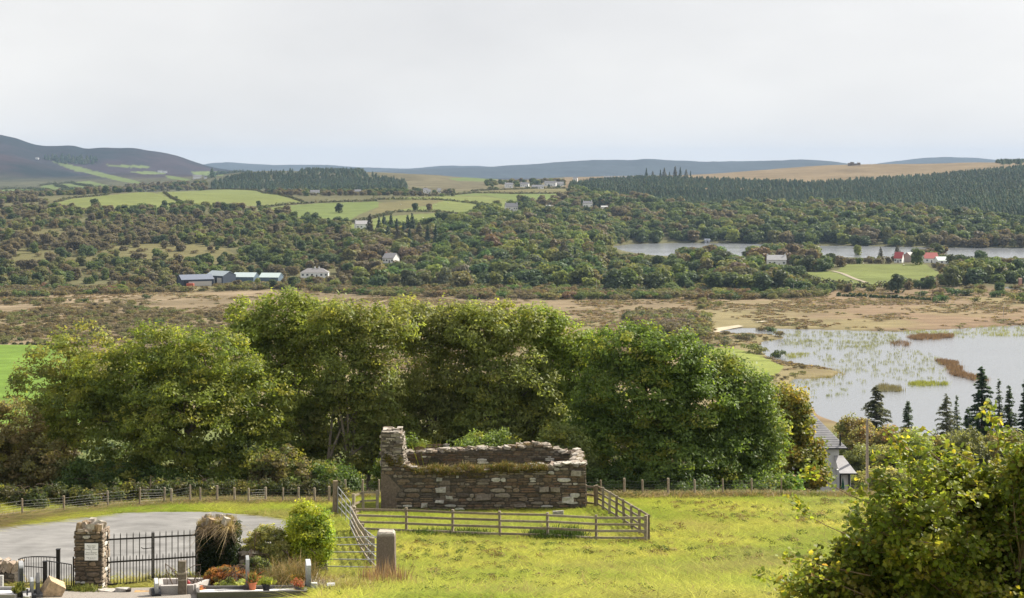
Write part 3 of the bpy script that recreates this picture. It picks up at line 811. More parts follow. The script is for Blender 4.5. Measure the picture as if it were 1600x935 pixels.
# right gable
def pr_(u):
    return float(np.interp(u, [0, 1.0, 2.5, RDEP], [zt(727, RD), zt(724, RD + 1), zt(716, RD + 2.5), zt(704, RD + RDEP)])) + noisy(u, 4, 0.08, 0.4)
mb = MB(); xc = x1 - 0.32
U, S, L = wall_core(mb, (xc, RD + 0.1, zb), (xc, RD + RDEP - 0.05, zb), 0.6, pr_, 40)
stone_face(mb, (x1, RD, zb), (0, 1, 0), (1, 0, 0), RDEP, pr_, r, 0.1, 0.22, 0.2, 0.5, 0.03, 0.05)
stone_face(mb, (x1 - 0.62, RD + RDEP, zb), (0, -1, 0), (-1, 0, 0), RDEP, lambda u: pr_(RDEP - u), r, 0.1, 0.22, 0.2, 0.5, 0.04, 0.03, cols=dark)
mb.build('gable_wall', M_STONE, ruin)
mbc = MB(); cap_stones(mbc, np.array((xc, RD + 0.1, zb)), U, S, L, 0.6, pr_, r, 90, (0.16, 0.42)); mbc.build('coping', M_STONE, ruin)
# grass and moss along the wall heads
mb = MB(); GC = [(0.20, 0.17, 0.06), (0.13, 0.14, 0.035), (0.30, 0.22, 0.10), (0.10, 0.12, 0.03), (0.22, 0.14, 0.06)]
for k in range(140):
    u = r.uniform(1.3, W_ - 2.0); mid = math.exp(-((u - W_ * 0.45) / 4.0) ** 2)
    tuft(mb, (x0 + u, yc + r.uniform(-0.4, 0.1), zb + pf(u) + 0.05 - 0.18 * r.random()), 0.2, 0.10 + (0.30 * mid + 0.1) * r.random() * (0.4 + 0.9 * abs(math.sin(u * 1.7))), 60, r, GC, 0.8, 0.014)
for k in range(20):
    u = W_ * 0.62 + r.normal() * 0.6
    tuft(mb, (x0 + u, yc + r.uniform(-0.4, 0.0), zb + pf(u) - 0.05), 0.14, 0.35, 50, r, GC, 0.6, 0.014)
for k in range(130):
    u = r.uniform(1.2, W_ - 1.9)
    leaf_ball(mb, (x0 + u, RD - 0.05 + r.uniform(-.03, .2), zb + pf(u) - r.uniform(0.0, 0.2 + 0.3 * max(0, math.sin(u * 2.1 + 1) * math.sin(u * 0.9)))), r.uniform(0.08, 0.18), 80, 0.05, 0.03, [(0.13, 0.13, 0.03), (0.18, 0.16, 0.04), (0.20, 0.13, 0.06)], r, 0.6)
mb.build('wall_head_grass', M_DRY, ruin)
mb = MB()
for k in range(60):
    u = r.uniform(6.5, 8.9) if k < 35 else r.uniform(1.0, 10)
    tuft(mb, (x0 + u, yb_ + r.uniform(-.2, .2), zb + pb(u) - 0.02), 0.16, 0.16, 50, r, [(0.25, 0.18, 0.10), (0.22, 0.15, 0.07), (0.15, 0.13, 0.05)], 0.9, 0.014)
for k in range(24):
    u = r.uniform(0.2, 3.8); tuft(mb, (x1 - 0.3 + r.uniform(-.2, .2), RD + u, zb + pr_(u) - 0.02), 0.15, 0.18, 45, r, [(0.28, 0.21, 0.12), (0.2, 0.17, 0.07)], 0.8, 0.014)
for k in range(14):
    leaf_ball(mb, (x0 + r.uniform(0.15, 1.1), RD - 0.1, zb + zt(717, RD) + r.uniform(-.25, .2)), 0.15, 90, 0.06, 0.04, [(0.14, 0.13, 0.03), (0.22, 0.14, 0.04), (0.1, 0.11, 0.03)], r)
mb.build('wall_head_grass', M_DRY, ruin)
# low fallen stones and slabs in the grass before the house
mb = MB()
for (px, py, w, h) in ((872, 800, 0.55, 0.38),):
    g = gd(px, 77.5); mb.box((g.x, g.y, g.z + h / 2), (w, 0.12, h), 0.05, (0.34, 0.32, 0.30), 0.02, r=r)
    for k in range(3): mb.box((g.x, g.y - 0.064, g.z + 0.12 + k * 0.085), (0.30 - 0.05 * k, 0.01, 0.028), 0.05, (0.55, 0.53, 0.5))
tag(mb.build('headstone', M_STONE), "small squared grey stone with worn markings standing against the front of the ruin", "stone marker")

# ---- fences ---------------------------------------------------------------------------
WOODC = [(0.27, 0.225, 0.165), (0.31, 0.265, 0.20), (0.23, 0.19, 0.14), (0.28, 0.24, 0.19)]
def rail_fence(label, pts, nrail, height, spacing, seed, rail_h=0.10, post=0.11, low=0.22, over=0.1, group=None, lean=0.02):
    rr = np.random.default_rng(seed)
    pts = [np.array(p[:2], float) for p in pts]
    root = empty('rail_fence', (pts[0][0], pts[0][1], tz(*pts[0])), label, "fence", group)
    stations = []
    for a, b in zip(pts[:-1], pts[1:]):
        n = max(1, round(np.linalg.norm(b - a) / spacing))
        for k in range(n): stations.append(a + (b - a) * k / n)
    stations.append(pts[-1])
    prev = None
    for k, s in enumerate(stations):
        z = tz(*s); d = (stations[min(k + 1, len(stations) - 1)] - stations[max(k - 1, 0)]); rz = math.atan2(d[1], d[0])
        hh = height + over + rr.normal() * 0.02; big = post * (1.25 if k in (0, len(stations) - 1) else 1)
        mb = MB(); mb.box((s[0], s[1], z + hh / 2 - 0.2), (big, big, hh + 0.4), rz, pick(rr, WOODC) * rr.uniform(.85, 1.1), 0.006, (rr.normal() * lean, rr.normal() * lean), r=rr)
        mb.build('post', M_WOOD, root)
    nrm = None
    for k in range(len(stations) - 1):
        a, b = stations[k], stations[k + 1]
        d = (b - a) / np.linalg.norm(b - a); nn = np.array([d[1], -d[0]]) * (post / 2 + 0.022)
        for i in range(nrail):
            h = low + (height - low) * i / (nrail - 1)
            e = rr.normal(size=2) * 0.012
            mb = MB(); mb.bar((a[0] + nn[0], a[1] + nn[1], tz(*a) + h + e[0]), (b[0] + nn[0], b[1] + nn[1], tz(*b) + h + e[1]), 0.04, rail_h, pick(rr, WOODC) * rr.uniform(.9, 1.15))
            mb.build('rail', M_WOOD, root)
    return root
fr = gp(1008, 850, 55, 75); fl = gp(549, 839, 55, 80)
fc = (6.05, 68.3)
rail_fence("low four rail timber fence along the front of the ruin's enclosure", [(-7.35, 71.6), (-4.9, 71.3), (fc[0] - 0.1, 68.35)], 4, 1.12, 2.3, 21, lean=0.015)
rail_fence("timber rail fence running uphill on the right side of the ruin's enclosure", [(fc[0] + 0.02, 68.5), (4.55, 82.5)], 4, 1.15, 1.9, 22)
rail_fence("timber rail fence closing the back corner between the ruin and the right hand fence", [(4.5, 82.6), (4.0, 83.2), (3.95, 85.9)], 3, 1.1, 1.6, 23)
rail_fence("short timber fence joining the left end of the ruin to the galvanised gate", [(x0 - 0.15, 80.2), (-7.75, 80.0), (-8.05, 78.0)], 3, 1.1, 1.7, 24)
# fence on the left side behind the galvanised hurdles
rail_fence("timber fence behind the grey steel hurdles beside the granite gate post", [(-7.45, 71.8), (-6.6, 66.5), (-5.45, 60.0)], 4, 1.15, 1.7, 25, rail_h=0.11)

GALV = (0.42, 0.42, 0.42)
def steel_gate(label, A, B, h0, h1, nbar, name='field_gate', rad=0.021, stiles=(0.0, 1.0), group=None, drop=0.10, sag=0.0, braces=()):
    """tubular gate from A to B (ground points)"""
    A, B = np.array(A, float), np.array(B, float)
    root = empty(name, tuple(A), label, "gate", group)
    for i in range(nbar):
        t = i / (nbar - 1); ha = drop + (h0 - drop) * t; hb = drop + (h1 - drop) * t
        pts = [A + (B - A) * s + np.array([0, 0, ha + (hb - ha) * s - sag * math.sin(math.pi * s)]) for s in np.linspace(0, 1, 9 if sag else 2)]
        mb = MB(); mb.tube(pts, rad, 7, GALV); mb.build('bar', M_STEEL, root)
    for s in stiles:
        p = A + (B - A) * s; zl = drop - 0.02 - sag * math.sin(math.pi * s); zh = h0 + (h1 - h0) * s + 0.01 - sag * math.sin(math.pi * s)
        mb = MB(); mb.tube([p + [0, 0, zl], p + [0, 0, zh]], rad * 1.15, 7, GALV); mb.build('stile', M_STEEL, root)
    return root
pA = gd(591, 57.0); pA = np.array((pA.x, pA.y, pA.z))
pB = np.array(gp(510, 907, 50, 62)); pB = np.array(((509 - CX) / F * 57.6, 57.6, tz((509 - CX) / F * 57.6, 57.6)))
steel_gate("closed six bar galvanised field gate left of the granite gate post", pB, pA, 1.42, 1.52, 6, stiles=(0.02, 0.98))
q0 = np.array((-7.7, 73.2, tz(-7.7, 73.2))); q1 = np.array((-9.05, 79.8, tz(-9.05, 79.8)))
steel_gate("long open galvanised gate hung on the tall round timber post, left of the ruin", q1, q0, 1.45, 1.25, 5, stiles=(0.0, 0.33, 0.66, 1.0))
q2 = np.array((-7.55, 71.6, tz(-7.55, 71.6))); q3 = np.array((-5.05, 57.4, tz(-5.05, 57.4)))
steel_gate("long four bar galvanised hurdle running downhill to the granite gate post", q3, q2, 1.42, 1.2, 4, name='hurdle', stiles=(1.0,), drop=0.35, sag=0.22)
mb = MB(); g = gd(523.5, 79.9); mb.tube([(g.x, g.y, g.z - 0.3), (g.x + 0.02, g.y, g.z + 1.75)], [0.15, 0.13], 10, (0.24, 0.19, 0.13))
tag(mb.build('gate_post', M_WOOD), "tall stout round timber gate post at the left end of the galvanised gate", "post")
# granite gate post
g = gd(603.5, 56.6); mb = MB()
hw, hd = 0.36, 0.30
prof = [(-0.4, 1.03), (0.4, 1.0), (1.0, 0.97), (1.62, 0.96), (1.74, 0.90), (1.79, 0.74)]
V = []
for z, s in prof:
    for t in np.linspace(0, 2 * np.pi, 16, endpoint=False):
        c, sn = math.cos(t), math.sin(t); k = 1 / max(abs(c), abs(sn)) ** 0.85
        V.append((g.x + c * k * hw * s + r.normal() * .006, g.y + sn * k * hd * s + r.normal() * .006, g.z + z + r.normal() * .006))
i = np.arange(len(prof) - 1)[:, None] * 16; j = np.arange(16)[None, :]; j2 = (j + 1) % 16
mb.add(V, np.stack([i + j, i + j2, i + 16 + j2, i + 16 + j], -1).reshape(-1, 4), (0.20, 0.165, 0.14)); mb.Fs.append(np.arange(16)[None, :] + mb.n - 16)
mb.C[-1][-32:] = (0.42, 0.38, 0.33)  # top rings painted paler, as if sun fell on the rounded head
M_GRAN2 = mat_vc("rough_granite", 0.95, 26, 0.4, 0.02, 50, 0.1)
tag(mb.build('stone_gate_post', M_GRAN2), "squat rough granite gate post with a rounded top at the end of the steel hurdles", "post")

# ---- wire fences ------------------------------------------------------------------------
def wire_fence(label, posts, group=None, seed=3, mesh=True):
    """posts: (x, y, height)"""
    rr = np.random.default_rng(seed)
    x, y, h = posts[0]
    root = empty('wire_fence', (x, y, tz(x, y)), label, "fence", group)
    for (x, y, h) in posts:
        z = tz(x, y); mb = MB(); l1 = rr.normal(size=2) * 0.03; rad = rr.uniform(0.045, 0.07)
        mb.tube([(x, y, z - 0.3), (x + l1[0], y + l1[1], z + h)], [rad * 1.05, rad], 8, pick(rr, [(0.30, 0.25, 0.19), (0.26, 0.21, 0.15), (0.34, 0.29, 0.22)]))
        mb.build('post', M_WOOD, root)
    mb = MB(); nw = 7
    for (a, b) in zip(posts[:-1], posts[1:]):
        za, zb2 = tz(a[0], a[1]), tz(b[0], b[1])
        hs = list(np.linspace(0.08, 0.82, nw - 1)) + [1.02]
        for hh in hs: mb.tube([(a[0], a[1] - 0.05, za + hh * a[2] / 1.15), (b[0], b[1] - 0.05, zb2 + hh * b[2] / 1.15)], 0.0035, 4, (0.16, 0.16, 0.155), cap=False)
        L = math.hypot(a[0] - b[0], a[1] - b[1]); n = max(2, int(L / 0.3))
        for k in range(1, n):
            t = k / n; xx, yy, zz = a[0] + (b[0] - a[0]) * t, a[1] + (b[1] - a[1]) * t - 0.05, za + (zb2 - za) * t
            mb.tube([(xx, yy, zz + 0.08), (xx, yy, zz + 0.82)], 0.0022, 3, (0.16, 0.16, 0.155), cap=False)
    mb.build('wire', M_STEEL, root)
    return root
wp = []
for (px, py, yt) in [(-70, 824, 794), (-20, 817, 787), (35, 809, 779), (100, 803, 775), (169, 796, 767), (218, 793, 762), (256, 790, 762), (267, 790, 767), (297, 788, 758), (313, 788, 766), (339, 787, 759), (367, 787, 765), (388, 789, 763), (415, 787, 766), (442, 788, 767), (466, 787, 764), (492, 788, 769), (514, 788, 760)]:
    v = gp(px, py, 60, 110)
    wp.append((v.x, v.y, max(0.9, (py - yt) / F * v.y)))
wire_fence("sheep netting fence on round timber posts along the far verge of the tarmac", wp)
wp2 = []
for px in (540, 566, 592, 640, 690, 740, 790, 840, 890, 940, 975, 1004, 1044, 1086, 1130, 1175, 1220):
    d = 89.3 + (0.4 if px > 900 else 0); g = gd(px, d); wp2.append((g.x, g.y, 1.12 + 0.05 * math.sin(px)))
wire_fence("sheep netting fence behind the ruin and across the top of the field", wp2, seed=9)

# ---- gate pillars, iron gates ---------------------------------------------------------------
def pillar(name, label, xa, xb, ya, yb, zb, h, seed, top_rough=0.2):
    rr = np.random.default_rng(seed)
    root = empty(name, ((xa + xb) / 2, (ya + yb) / 2, zb), label, "pillar")
    mb = MB(); f = lambda u: h + 0 * u
    mb.box(((xa + xb) / 2, (ya + yb) / 2, zb + h / 2 - 0.2), (xb - xa - 0.02, yb - ya - 0.02, h + 0.36), 0, MORTAR)
    kw = dict(hmin=0.09, hmax=0.2, lmin=0.15, lmax=0.5, proud=0.05, base=-0.1)
    stone_face(mb, (xa, ya, zb), (1, 0, 0), (0, -1, 0), xb - xa, f, rr, pale=0.06, cols=STONE_C[:5], **kw)
    stone_face(mb, (xb, ya, zb), (0, 1, 0), (1, 0, 0), yb - ya, f, rr, pale=0.2, cols=[(0.34, 0.28, 0.22), (0.28, 0.23, 0.18), (0.24, 0.19, 0.15)], **kw)  # right face in paler stones: sunlight on that side put into colour
    stone_face(mb, (xb, yb, zb), (-1, 0, 0), (0, 1, 0), xb - xa, f, rr, pale=0.06, **kw)
    stone_face(mb, (xa, yb, zb), (0, -1, 0), (-1, 0, 0), yb - ya, f, rr, pale=0.06, **kw)
    mb.build('masonry', M_STONE, root)
    mb = MB()
    n = 0
    for k in range(34):
        x = rr.uniform(xa + 0.08, xb - 0.08); y = rr.uniform(ya + 0.08, yb - 0.08); s = rr.uniform(0.16, 0.34)
        up = rr.random() < 0.5
        mb.box((x, y, zb + h + s * (0.3 if up else 0.12) + rr.uniform(0, 0.06)), (s * (0.45 if up else 1), s * 0.8, s * (0.95 if up else 0.35)), rr.uniform(0, 3.1), pick(rr, [(0.34, 0.29, 0.24), (0.26, 0.21, 0.17), (0.42, 0.38, 0.33), (0.3, 0.22, 0.14)]) * rr.uniform(.8, 1.15), s * 0.1, (rr.normal() * .2, rr.normal() * .2), r=rr)
    mb.build('cap_stones', M_STONE, root)
    return root
PD = 53.0
pxa, pxb = (117 - CX) / F * PD, (159.5 - CX) / F * PD
pz = tz((pxa + pxb) / 2, PD)
pil = pillar('gate_pillar', "square rubble stone gate pillar with a white notice, between the iron gates", pxa, pxb, PD, PD + 0.95, pz, CZ - (832 - HY) / F * PD - pz, 31)
# notice
def text_mesh(txt, size, loc, mat, parent, col, rz=0.0, name='lettering', spacing=1.0):
    cu = bpy.data.curves.new('lettering', 'FONT'); cu.body = txt; cu.size = size; cu.align_x = 'CENTER'; cu.align_y = 'CENTER'; cu.space_line = spacing
    cu.resolution_u = 3
    ob = bpy.data.objects.new('lettering', cu); COL.objects.link(ob)
    dg = bpy.context.evaluated_depsgraph_get(); me = bpy.data.meshes.new_from_object(ob.evaluated_get(dg))
    bpy.data.objects.remove(ob)
    at = me.color_attributes.new("col", 'FLOAT_COLOR', 'POINT'); at.data.foreach_set("color", np.tile(np.array([*col, 1.0], np.float32), len(me.vertices)))
    me.materials.clear(); me.materials.append(mat)
    o = bpy.data.objects.new(name, me); COL.objects.link(o); o.rotation_euler = (math.radians(90), 0, rz)
    o.location = Vector(loc) - Vector(root_of(parent)); o.parent = parent
    return o
sa, sb = P(132.2, 849.5, PD - 0.09), P(153, 876, PD - 0.09)
notice = empty('notice', ((sa.x + sb.x) / 2, PD - 0.075, sb.z), "white printed notice fixed to the stone gate pillar", "sign")
mb = MB(); mb.box(((sa.x + sb.x) / 2, PD - 0.075, (sa.z + sb.z) / 2), (sb.x - sa.x, 0.02, sa.z - sb.z), 0, (0.78, 0.78, 0.80)); mb.build('board', M_PLAIN, notice)
text_mesh("Please Take\nYour Old\nWreaths, Flowers\n&\nOther Rubbish\nHome With You", 0.062, ((sa.x + sb.x) / 2, PD - 0.0875, (sa.z + sb.z) / 2 + 0.06), M_PLAIN, notice, (0.05, 0.05, 0.07), spacing=0.95)
text_mesh("Thank You For Your\nCo-operation", 0.04, ((sa.x + sb.x) / 2, PD - 0.0875, sb.z + 0.075), M_PLAIN, notice, (0.05, 0.05, 0.07), name='small_print')

BLK = (0.012, 0.010, 0.010)
def iron_leaf(label, a, b, hinge_side, seed):
    """one leaf of the spiked gate between a and b (x, y)"""
    a, b = np.array(a, float), np.array(b, float); L = np.linalg.norm(b - a); za, zbb = tz(*a) + 0.06, tz(*b) + 0.06
    root = empty('iron_gate', (a[0], a[1], za - 0.06), label, "gate", "pair of spiked iron gates")
    def at(s, h):
        p = a + (b - a) * s; return (p[0], p[1], za + (zbb - za) * s + h)
    H, Hm = 1.62, 0.83
    for hh in (0.05, Hm, H): mb = MB(); mb.bar(at(0, hh), at(1, hh), 0.03, 0.055, BLK); mb.build('rail', M_BLACK, root)
    n = 7
    for k in range(n + 1):
        s = k / n; w = 0.045 if k in (0, n) else 0.026
        mb = MB(); mb.bar(at(s, 0.0 if k in (0, n) else 0.02), at(s, H + 0.13), w, w, BLK); p = np.array(at(s, H + 0.13)); mb.tube([p, p + [0, 0, 0.09]], [w * 0.7, 0.003], 5, BLK); mb.build('upright', M_BLACK, root)
        if k < n:
            s2 = (k + 0.5) / n
            mb = MB(); mb.bar(at(s2, 0.02), at(s2, Hm + 0.13), 0.024, 0.024, BLK); p = np.array(at(s2, Hm + 0.13)); mb.tube([p, p + [0, 0, 0.08]], [0.018, 0.003], 5, BLK); mb.build('short_upright', M_BLACK, root)
    return root
gl = ((168 - CX) / F * 53.6, 53.6); gm = ((239 - CX) / F * 54.6, 54.6); gr = ((306 - CX) / F * 55.8, 55.8)
l1 = iron_leaf("spiked black iron gate leaf nearest the pillar with the notice", gl, (gm[0] - 0.03, gm[1]), 0, 1)
l2 = iron_leaf("spiked black iron gate leaf beside the ivy covered pillar", (gm[0] + 0.03, gm[1]), gr, 1, 2)
mb = MB(); z = tz(*gm) + 0.06; mb.tube([(gm[0] - 0.4, gm[1] - 0.05, z + 1.27), (gm[0] - 0.32, gm[1] - 0.07, z + 1.23), (gm[0] - 0.1, gm[1] - 0.06, z + 1.25), (gm[0] + 0.05, gm[1] - 0.05, z + 1.26)], 0.016, 5, BLK); mb.build('latch', M_BLACK, l1)

# ivy covered pillar right of the gate
PD2 = 56.2; xa2, xb2 = (307 - CX) / F * PD2, (360 - CX) / F * PD2; pz2 = tz((xa2 + xb2) / 2, PD2); h2 = CZ - (823 - HY) / F * PD2 - pz2
pil2 = pillar('gate_pillar', "ivy covered gate pillar with dry grass on top, right of the iron gates", xa2, xb2, PD2, PD2 + 1.05, pz2, h2, 32)
mb = MB()
for k in range(120):
    x = r.uniform(xa2 + 0.18, xb2 + 0.1); z = pz2 + r.uniform(-0.1, 0.82) * h2; y = PD2 - 0.04 - 0.1 * r.random()
    leaf_ball(mb, (x, y, z), 0.17, 110, 0.075, 0.055, [(0.022, 0.038, 0.012), (0.035, 0.05, 0.016), (0.015, 0.028, 0.01)], r)
for k in range(50):
    leaf_ball(mb, (xb2 + 0.1, PD2 + r.uniform(0, 1.0), pz2 + r.uniform(0, 0.95) * h2), 0.17, 90, 0.075, 0.055, [(0.03, 0.05, 0.015), (0.04, 0.06, 0.02)], r)
mb.build('ivy', M_LEAF, pil2)
mb = MB()
for k in range(45):
    x = r.uniform(xa2 + 0.1, xb2); y = r.uniform(PD2 - 0.05, PD2 + 0.9)
    tuft(mb, (x, y, pz2 + h2 + 0.02), 0.13, 0.27, 45, r, [(0.42, 0.33, 0.20), (0.34, 0.26, 0.15), (0.28, 0.25, 0.10)], 0.45, 0.009)
for k in range(26):
    x = r.uniform(xa2 + 0.25, xb2 + 0.12); z = pz2 + h2 - abs(r.normal()) * 0.28
    tuft(mb, (x, PD2 - 0.13, z), 0.1, 0.22, 30, r, [(0.22, 0.165, 0.11), (0.17, 0.125, 0.085), (0.26, 0.2, 0.13)], 1.4, 0.009, 0.9)
for k in range(6):
    tuft(mb, (xb2 + r.uniform(-0.05, 0.15), PD2 - 0.1, pz2 + h2 - r.uniform(0, 0.3)), 0.05, 0.55, 16, r, [(0.44, 0.34, 0.18)], 0.9, 0.008, 1.3)
mb.build('dry_grass', M_DRY, pil2)
# a low broken wall carrying on right from the ivy pillar
def low_wall(name, label, A, B, h, th, seed, upright, cat="wall"):
    rr = np.random.default_rng(seed); A = np.array((A[0], A[1], tz(*A))); B = np.array((B[0], B[1], tz(*B)))
    root = empty(name, tuple(A), label, cat); pf2 = lambda u: h + noisy(u, seed, 0.05)
    mb = MB(); U, S, L = wall_core(mb, A, B, th, pf2, 20)
    stone_face(mb, A - S * th / 2, U, -S, L, pf2, rr, 0.08, 0.18, 0.15, 0.45, 0.04, 0.06)
    stone_face(mb, B + S * th / 2, -U, S, L, lambda u: pf2(L - u), rr, 0.08, 0.18, 0.15, 0.45, 0.04, 0.06)
    mb.build('masonry', M_STONE, root)
    mb = MB()
    if upright:
        u = 0.05
        while u < L:
            s = rr.uniform(0.3, 0.5); w = rr.uniform(0.1, 0.2)
            p = A + U * u + np.array([0, 0, h + s * 0.42]); mb.box(p, (w, th * 0.75, s), math.atan2(U[1], U[0]), pick(rr, [(0.40, 0.33, 0.26), (0.34, 0.28, 0.23), (0.28, 0.22, 0.17)]), 0.03, (rr.normal() * .08, 0.5 + rr.normal() * .12), r=rr); u += w * 1.15
    else: cap_stones(mb, A, U, S, L, th, pf2, rr, 40)
    mb.build('coping', M_STONE, root)
    return root
low_wall('stone_wall', "low rubble wall with tilted upright coping stones left of the small gate", ((-90 - CX) / F * 55, 55.2), ((28 - CX) / F * 54.5, 54.5), 0.55, 0.45, 41, True)
low_wall('stone_wall', "low broken rubble wall half hidden by shrubs between the ivy pillar and the bright shrub", (xb2 + 0.15, PD2 + 0.5), ((505 - CX) / F * 57.6, 58.2), 0.9, 0.5, 42, False)

# ---- kissing gate ------------------------------------------------------------------------
def hoop(label):
    root = empty('kissing_gate', (-17.1, 54.0, tz(-17.1, 54.0)), label, "gate")
    def gz(px, d): return (px - CX) / F * d, d, tz((px - CX) / F * d, d)
    A = np.array(gz(29, 53.6)); Pm = np.array(gz(70, 52.9)); Bk = np.array(gz(91, 54.4))
    # the bowed screen
    pts = [np.array(gz(px, d)) for px, d in ((29, 53.4), (33, 53.75), (40, 54.1), (48, 54.3), (57, 54.4), (66, 54.45), (76, 54.45), (91, 54.4))]
    for h, w in ((1.02, 0.022), (0.12, 0.018)): mb = MB(); mb.tube([p + [0, 0, h] for p in pts], w, 6, BLK); mb.build('hoop_rail', M_BLACK, root)
    for k in range(17):
        t = k / 16 * (len(pts) - 1); i = min(int(t), len(pts) - 2); p = pts[i] + (pts[i + 1] - pts[i]) * (t - i)
        mb = MB(); mb.tube([p + [0, 0, 0.1], p + [0, 0, 1.02]], 0.011, 5, BLK); mb.build('bar', M_BLACK, root)
    a, b = np.array(gz(38, 53.1)), Pm
    for p, h, w in ((Pm, 1.0, 0.12), (Bk, 1.3, 0.13)):
        mb = MB(); mb.box((p[0], p[1], p[2] + h / 2 - 0.1), (w, w, h + 0.2), 0.1, BLK, 0.002, r=r); mb.box((p[0], p[1], p[2] + h + 0.01), (w + 0.02, w + 0.02, 0.03), 0.1, BLK); mb.build('post', M_BLACK, root)
    mb = MB(); mb.tube([a + [0, 0, 0.82], Pm + [0, 0, 0.80]], 0.017, 6, BLK); mb.build('side_rail', M_BLACK, root)
    # the little swinging gate
    a, b = Pm + np.array([0.05, 0.05, 0]), np.array(gz(111.5, 53.2))
    sw = bpy.data.objects.new('swing_leaf', None); COL.objects.link(sw); sw.parent = root; sw.location = Vector(a) - Vector(root.location)
    for h in (0.98, 0.14): mb = MB(); mb.tube([a + [0, 0, h + (0.04 if h > .5 else .02)], b + [0, 0, h - (0.10 if h > .5 else 0.0)]], 0.018, 6, BLK); mb.build('rail', M_BLACK, sw)
    for k in range(11):
        s = k / 10; p = a + (b - a) * s
        mb = MB(); mb.tube([p + [0, 0, 0.14], p + [0, 0, 1.0 - 0.12 * s]], 0.012 if 0 < k < 10 else 0.02, 5, BLK); mb.build('bar', M_BLACK, sw)
    c = b + np.array([0.07, 0.0, 0]); mb = MB(); mb.tube([c + [0, 0, -0.1], c + [0, 0, 1.15]], 0.026, 6, BLK); mb.build('hinge_post', M_BLACK, root)
hoop("black iron kissing gate with a bowed screen between the low wall and the notice pillar")

# ---- graveyard ----------------------------------------------------------------------------------
DKG = (0.05, 0.053, 0.06); LTG = (0.40, 0.41, 0.43)
def slab_stone(name, label, px, py_top, d, w, th, top, rz, col, cat="headstone", capc=None, base=True, group="headstones seen edge on"):
    x = (px - CX) / F * d; z0 = tz(x, d); H = CZ - (py_top - HY) / F * d - z0
    rz = math.atan2(d, x) + math.radians(3)
    root = empty(name, (x, d, z0), label, cat, group)
    # outline in the slab's plane, extruded by its thickness
    if top == 'round': out = [(-w / 2, 0.1), (-w / 2, H - w * 0.35)] + [(w / 2 * math.cos(t), H - w * 0.35 + w * 0.35 * math.sin(t)) for t in np.linspace(np.pi, 0, 9)[1:-1]] + [(w / 2, H - w * 0.35), (w / 2, 0.1)]
    elif top == 'point': out = [(-w / 2, 0.1), (-w / 2, H - w * 0.4), (0, H), (w / 2, H - w * 0.4), (w / 2, 0.1)]
    else: out = [(-w / 2, 0.1), (-w / 2, H - 0.06), (-w / 4, H - 0.01), (0, H), (w / 4, H - 0.01), (w / 2, H - 0.06), (w / 2, 0.1)]
    ux, uy = math.cos(rz), math.sin(rz); nx, ny = -uy, ux
    n = len(out); V = [(x + a * ux + s * th / 2 * nx, d + a * uy + s * th / 2 * ny, z0 + b) for s in (-1, 1) for a, b in out]
    mb = MB(); mb.add(V, [[i, (i + 1) % n, (i + 1) % n + n, i + n] for i in range(n)], col); mb.Fs.append(np.arange(n)[None, ::-1]); mb.Fs.append(np.arange(n)[None, :] + n)
    if capc is not None:
        C = mb.C[0]; Vv = mb.V[0]; C[Vv[:, 2] > z0 + H - 0.16] = capc  # pale cap tone, with the sun on its top painted in too
    mb.build('slab', M_GRANITE, root)
    if base:
        mb = MB(); mb.box((x, d, z0 + 0.03), (w * 1.2, th * 2.6, 0.3), rz, col); mb.build('plinth', M_GRANITE, root)
    return root
E = math.radians(83)
slab_stone('headstone', "tall dark granite headstone with a rounded shoulder in front of the kissing gate", 32.5, 877, 50.5, 0.75, 0.13, 'round', math.radians(74), (0.07, 0.072, 0.078), capc=(0.33, 0.34, 0.36))
slab_stone('headstone', "grey headstone with a pointed top before the small gate post", 59, 895, 50.2, 0.62, 0.11, 'point', math.radians(60), (0.10, 0.10, 0.105))
slab_stone('headstone', "small black headstone with a light chamfered edge beside the white gravel plot", 49.5, 903, 49.9, 0.5, 0.10, 'flat', math.radians(80), (0.035, 0.037, 0.042), capc=(0.3, 0.31, 0.33))
slab_stone('headstone', "thin black headstone with a pale top edge in front of the iron gates", 244, 905, 50.4, 0.7, 0.11, 'flat', math.radians(81), (0.03, 0.03, 0.035), capc=(0.5, 0.51, 0.53))
slab_stone('headstone', "slim dark headstone with a pale cap by the orange heather", 386.5, 869, 51.6, 0.55, 0.10, 'flat', math.radians(82), (0.045, 0.03, 0.028), capc=(0.3, 0.31, 0.32))
slab_stone('headstone', "tall polished grey headstone with a pale chamfered head beside the dry grass", 481.5, 876, 51.2, 0.85, 0.15, 'flat', math.radians(83), (0.04, 0.045, 0.05), capc=(0.45, 0.47, 0.49))
slab_stone('headstone', "short stone marker with a light square cap in front of the steel gate", 517, 911, 51.0, 0.3, 0.26, 'flat', math.radians(80), (0.10, 0.09, 0.08), capc=(0.42, 0.42, 0.42))
# weathered stone pillar (lichened cross shaft)
x, d = (285 - CX) / F * 50.6, 50.6; z0 = tz(x, d)
root = empty('stone_shaft', (x, d, z0), "weathered stone shaft with broken lichen covered top in front of the iron gates", "grave marker")
mb = MB(); H = CZ - (874 - HY) / F * d - z0
mb.box((x, d, z0 + H * 0.30), (0.27, 0.24, H * 0.66), 0.1, (0.15, 0.125, 0.10), 0.01, r=r); mb.build('base', M_STONE, root)
mb = MB(); mb.box((x, d, z0 + H * 0.79), (0.235, 0.2, H * 0.34), 0.1, (0.17, 0.145, 0.12), 0.015, r=r); mb.build('shaft', M_STONE, root)
mb = MB(); mb.box((x, d, z0 + H * 0.63), (0.285, 0.26, 0.05), 0.1, (0.30, 0.26, 0.22), 0.01, r=r); mb.box((x, d, z0 + H * 0.45), (0.285, 0.26, 0.04), 0.1, (0.30, 0.26, 0.22), 0.01, r=r); mb.build('band', M_STONE, root)
mb = MB()
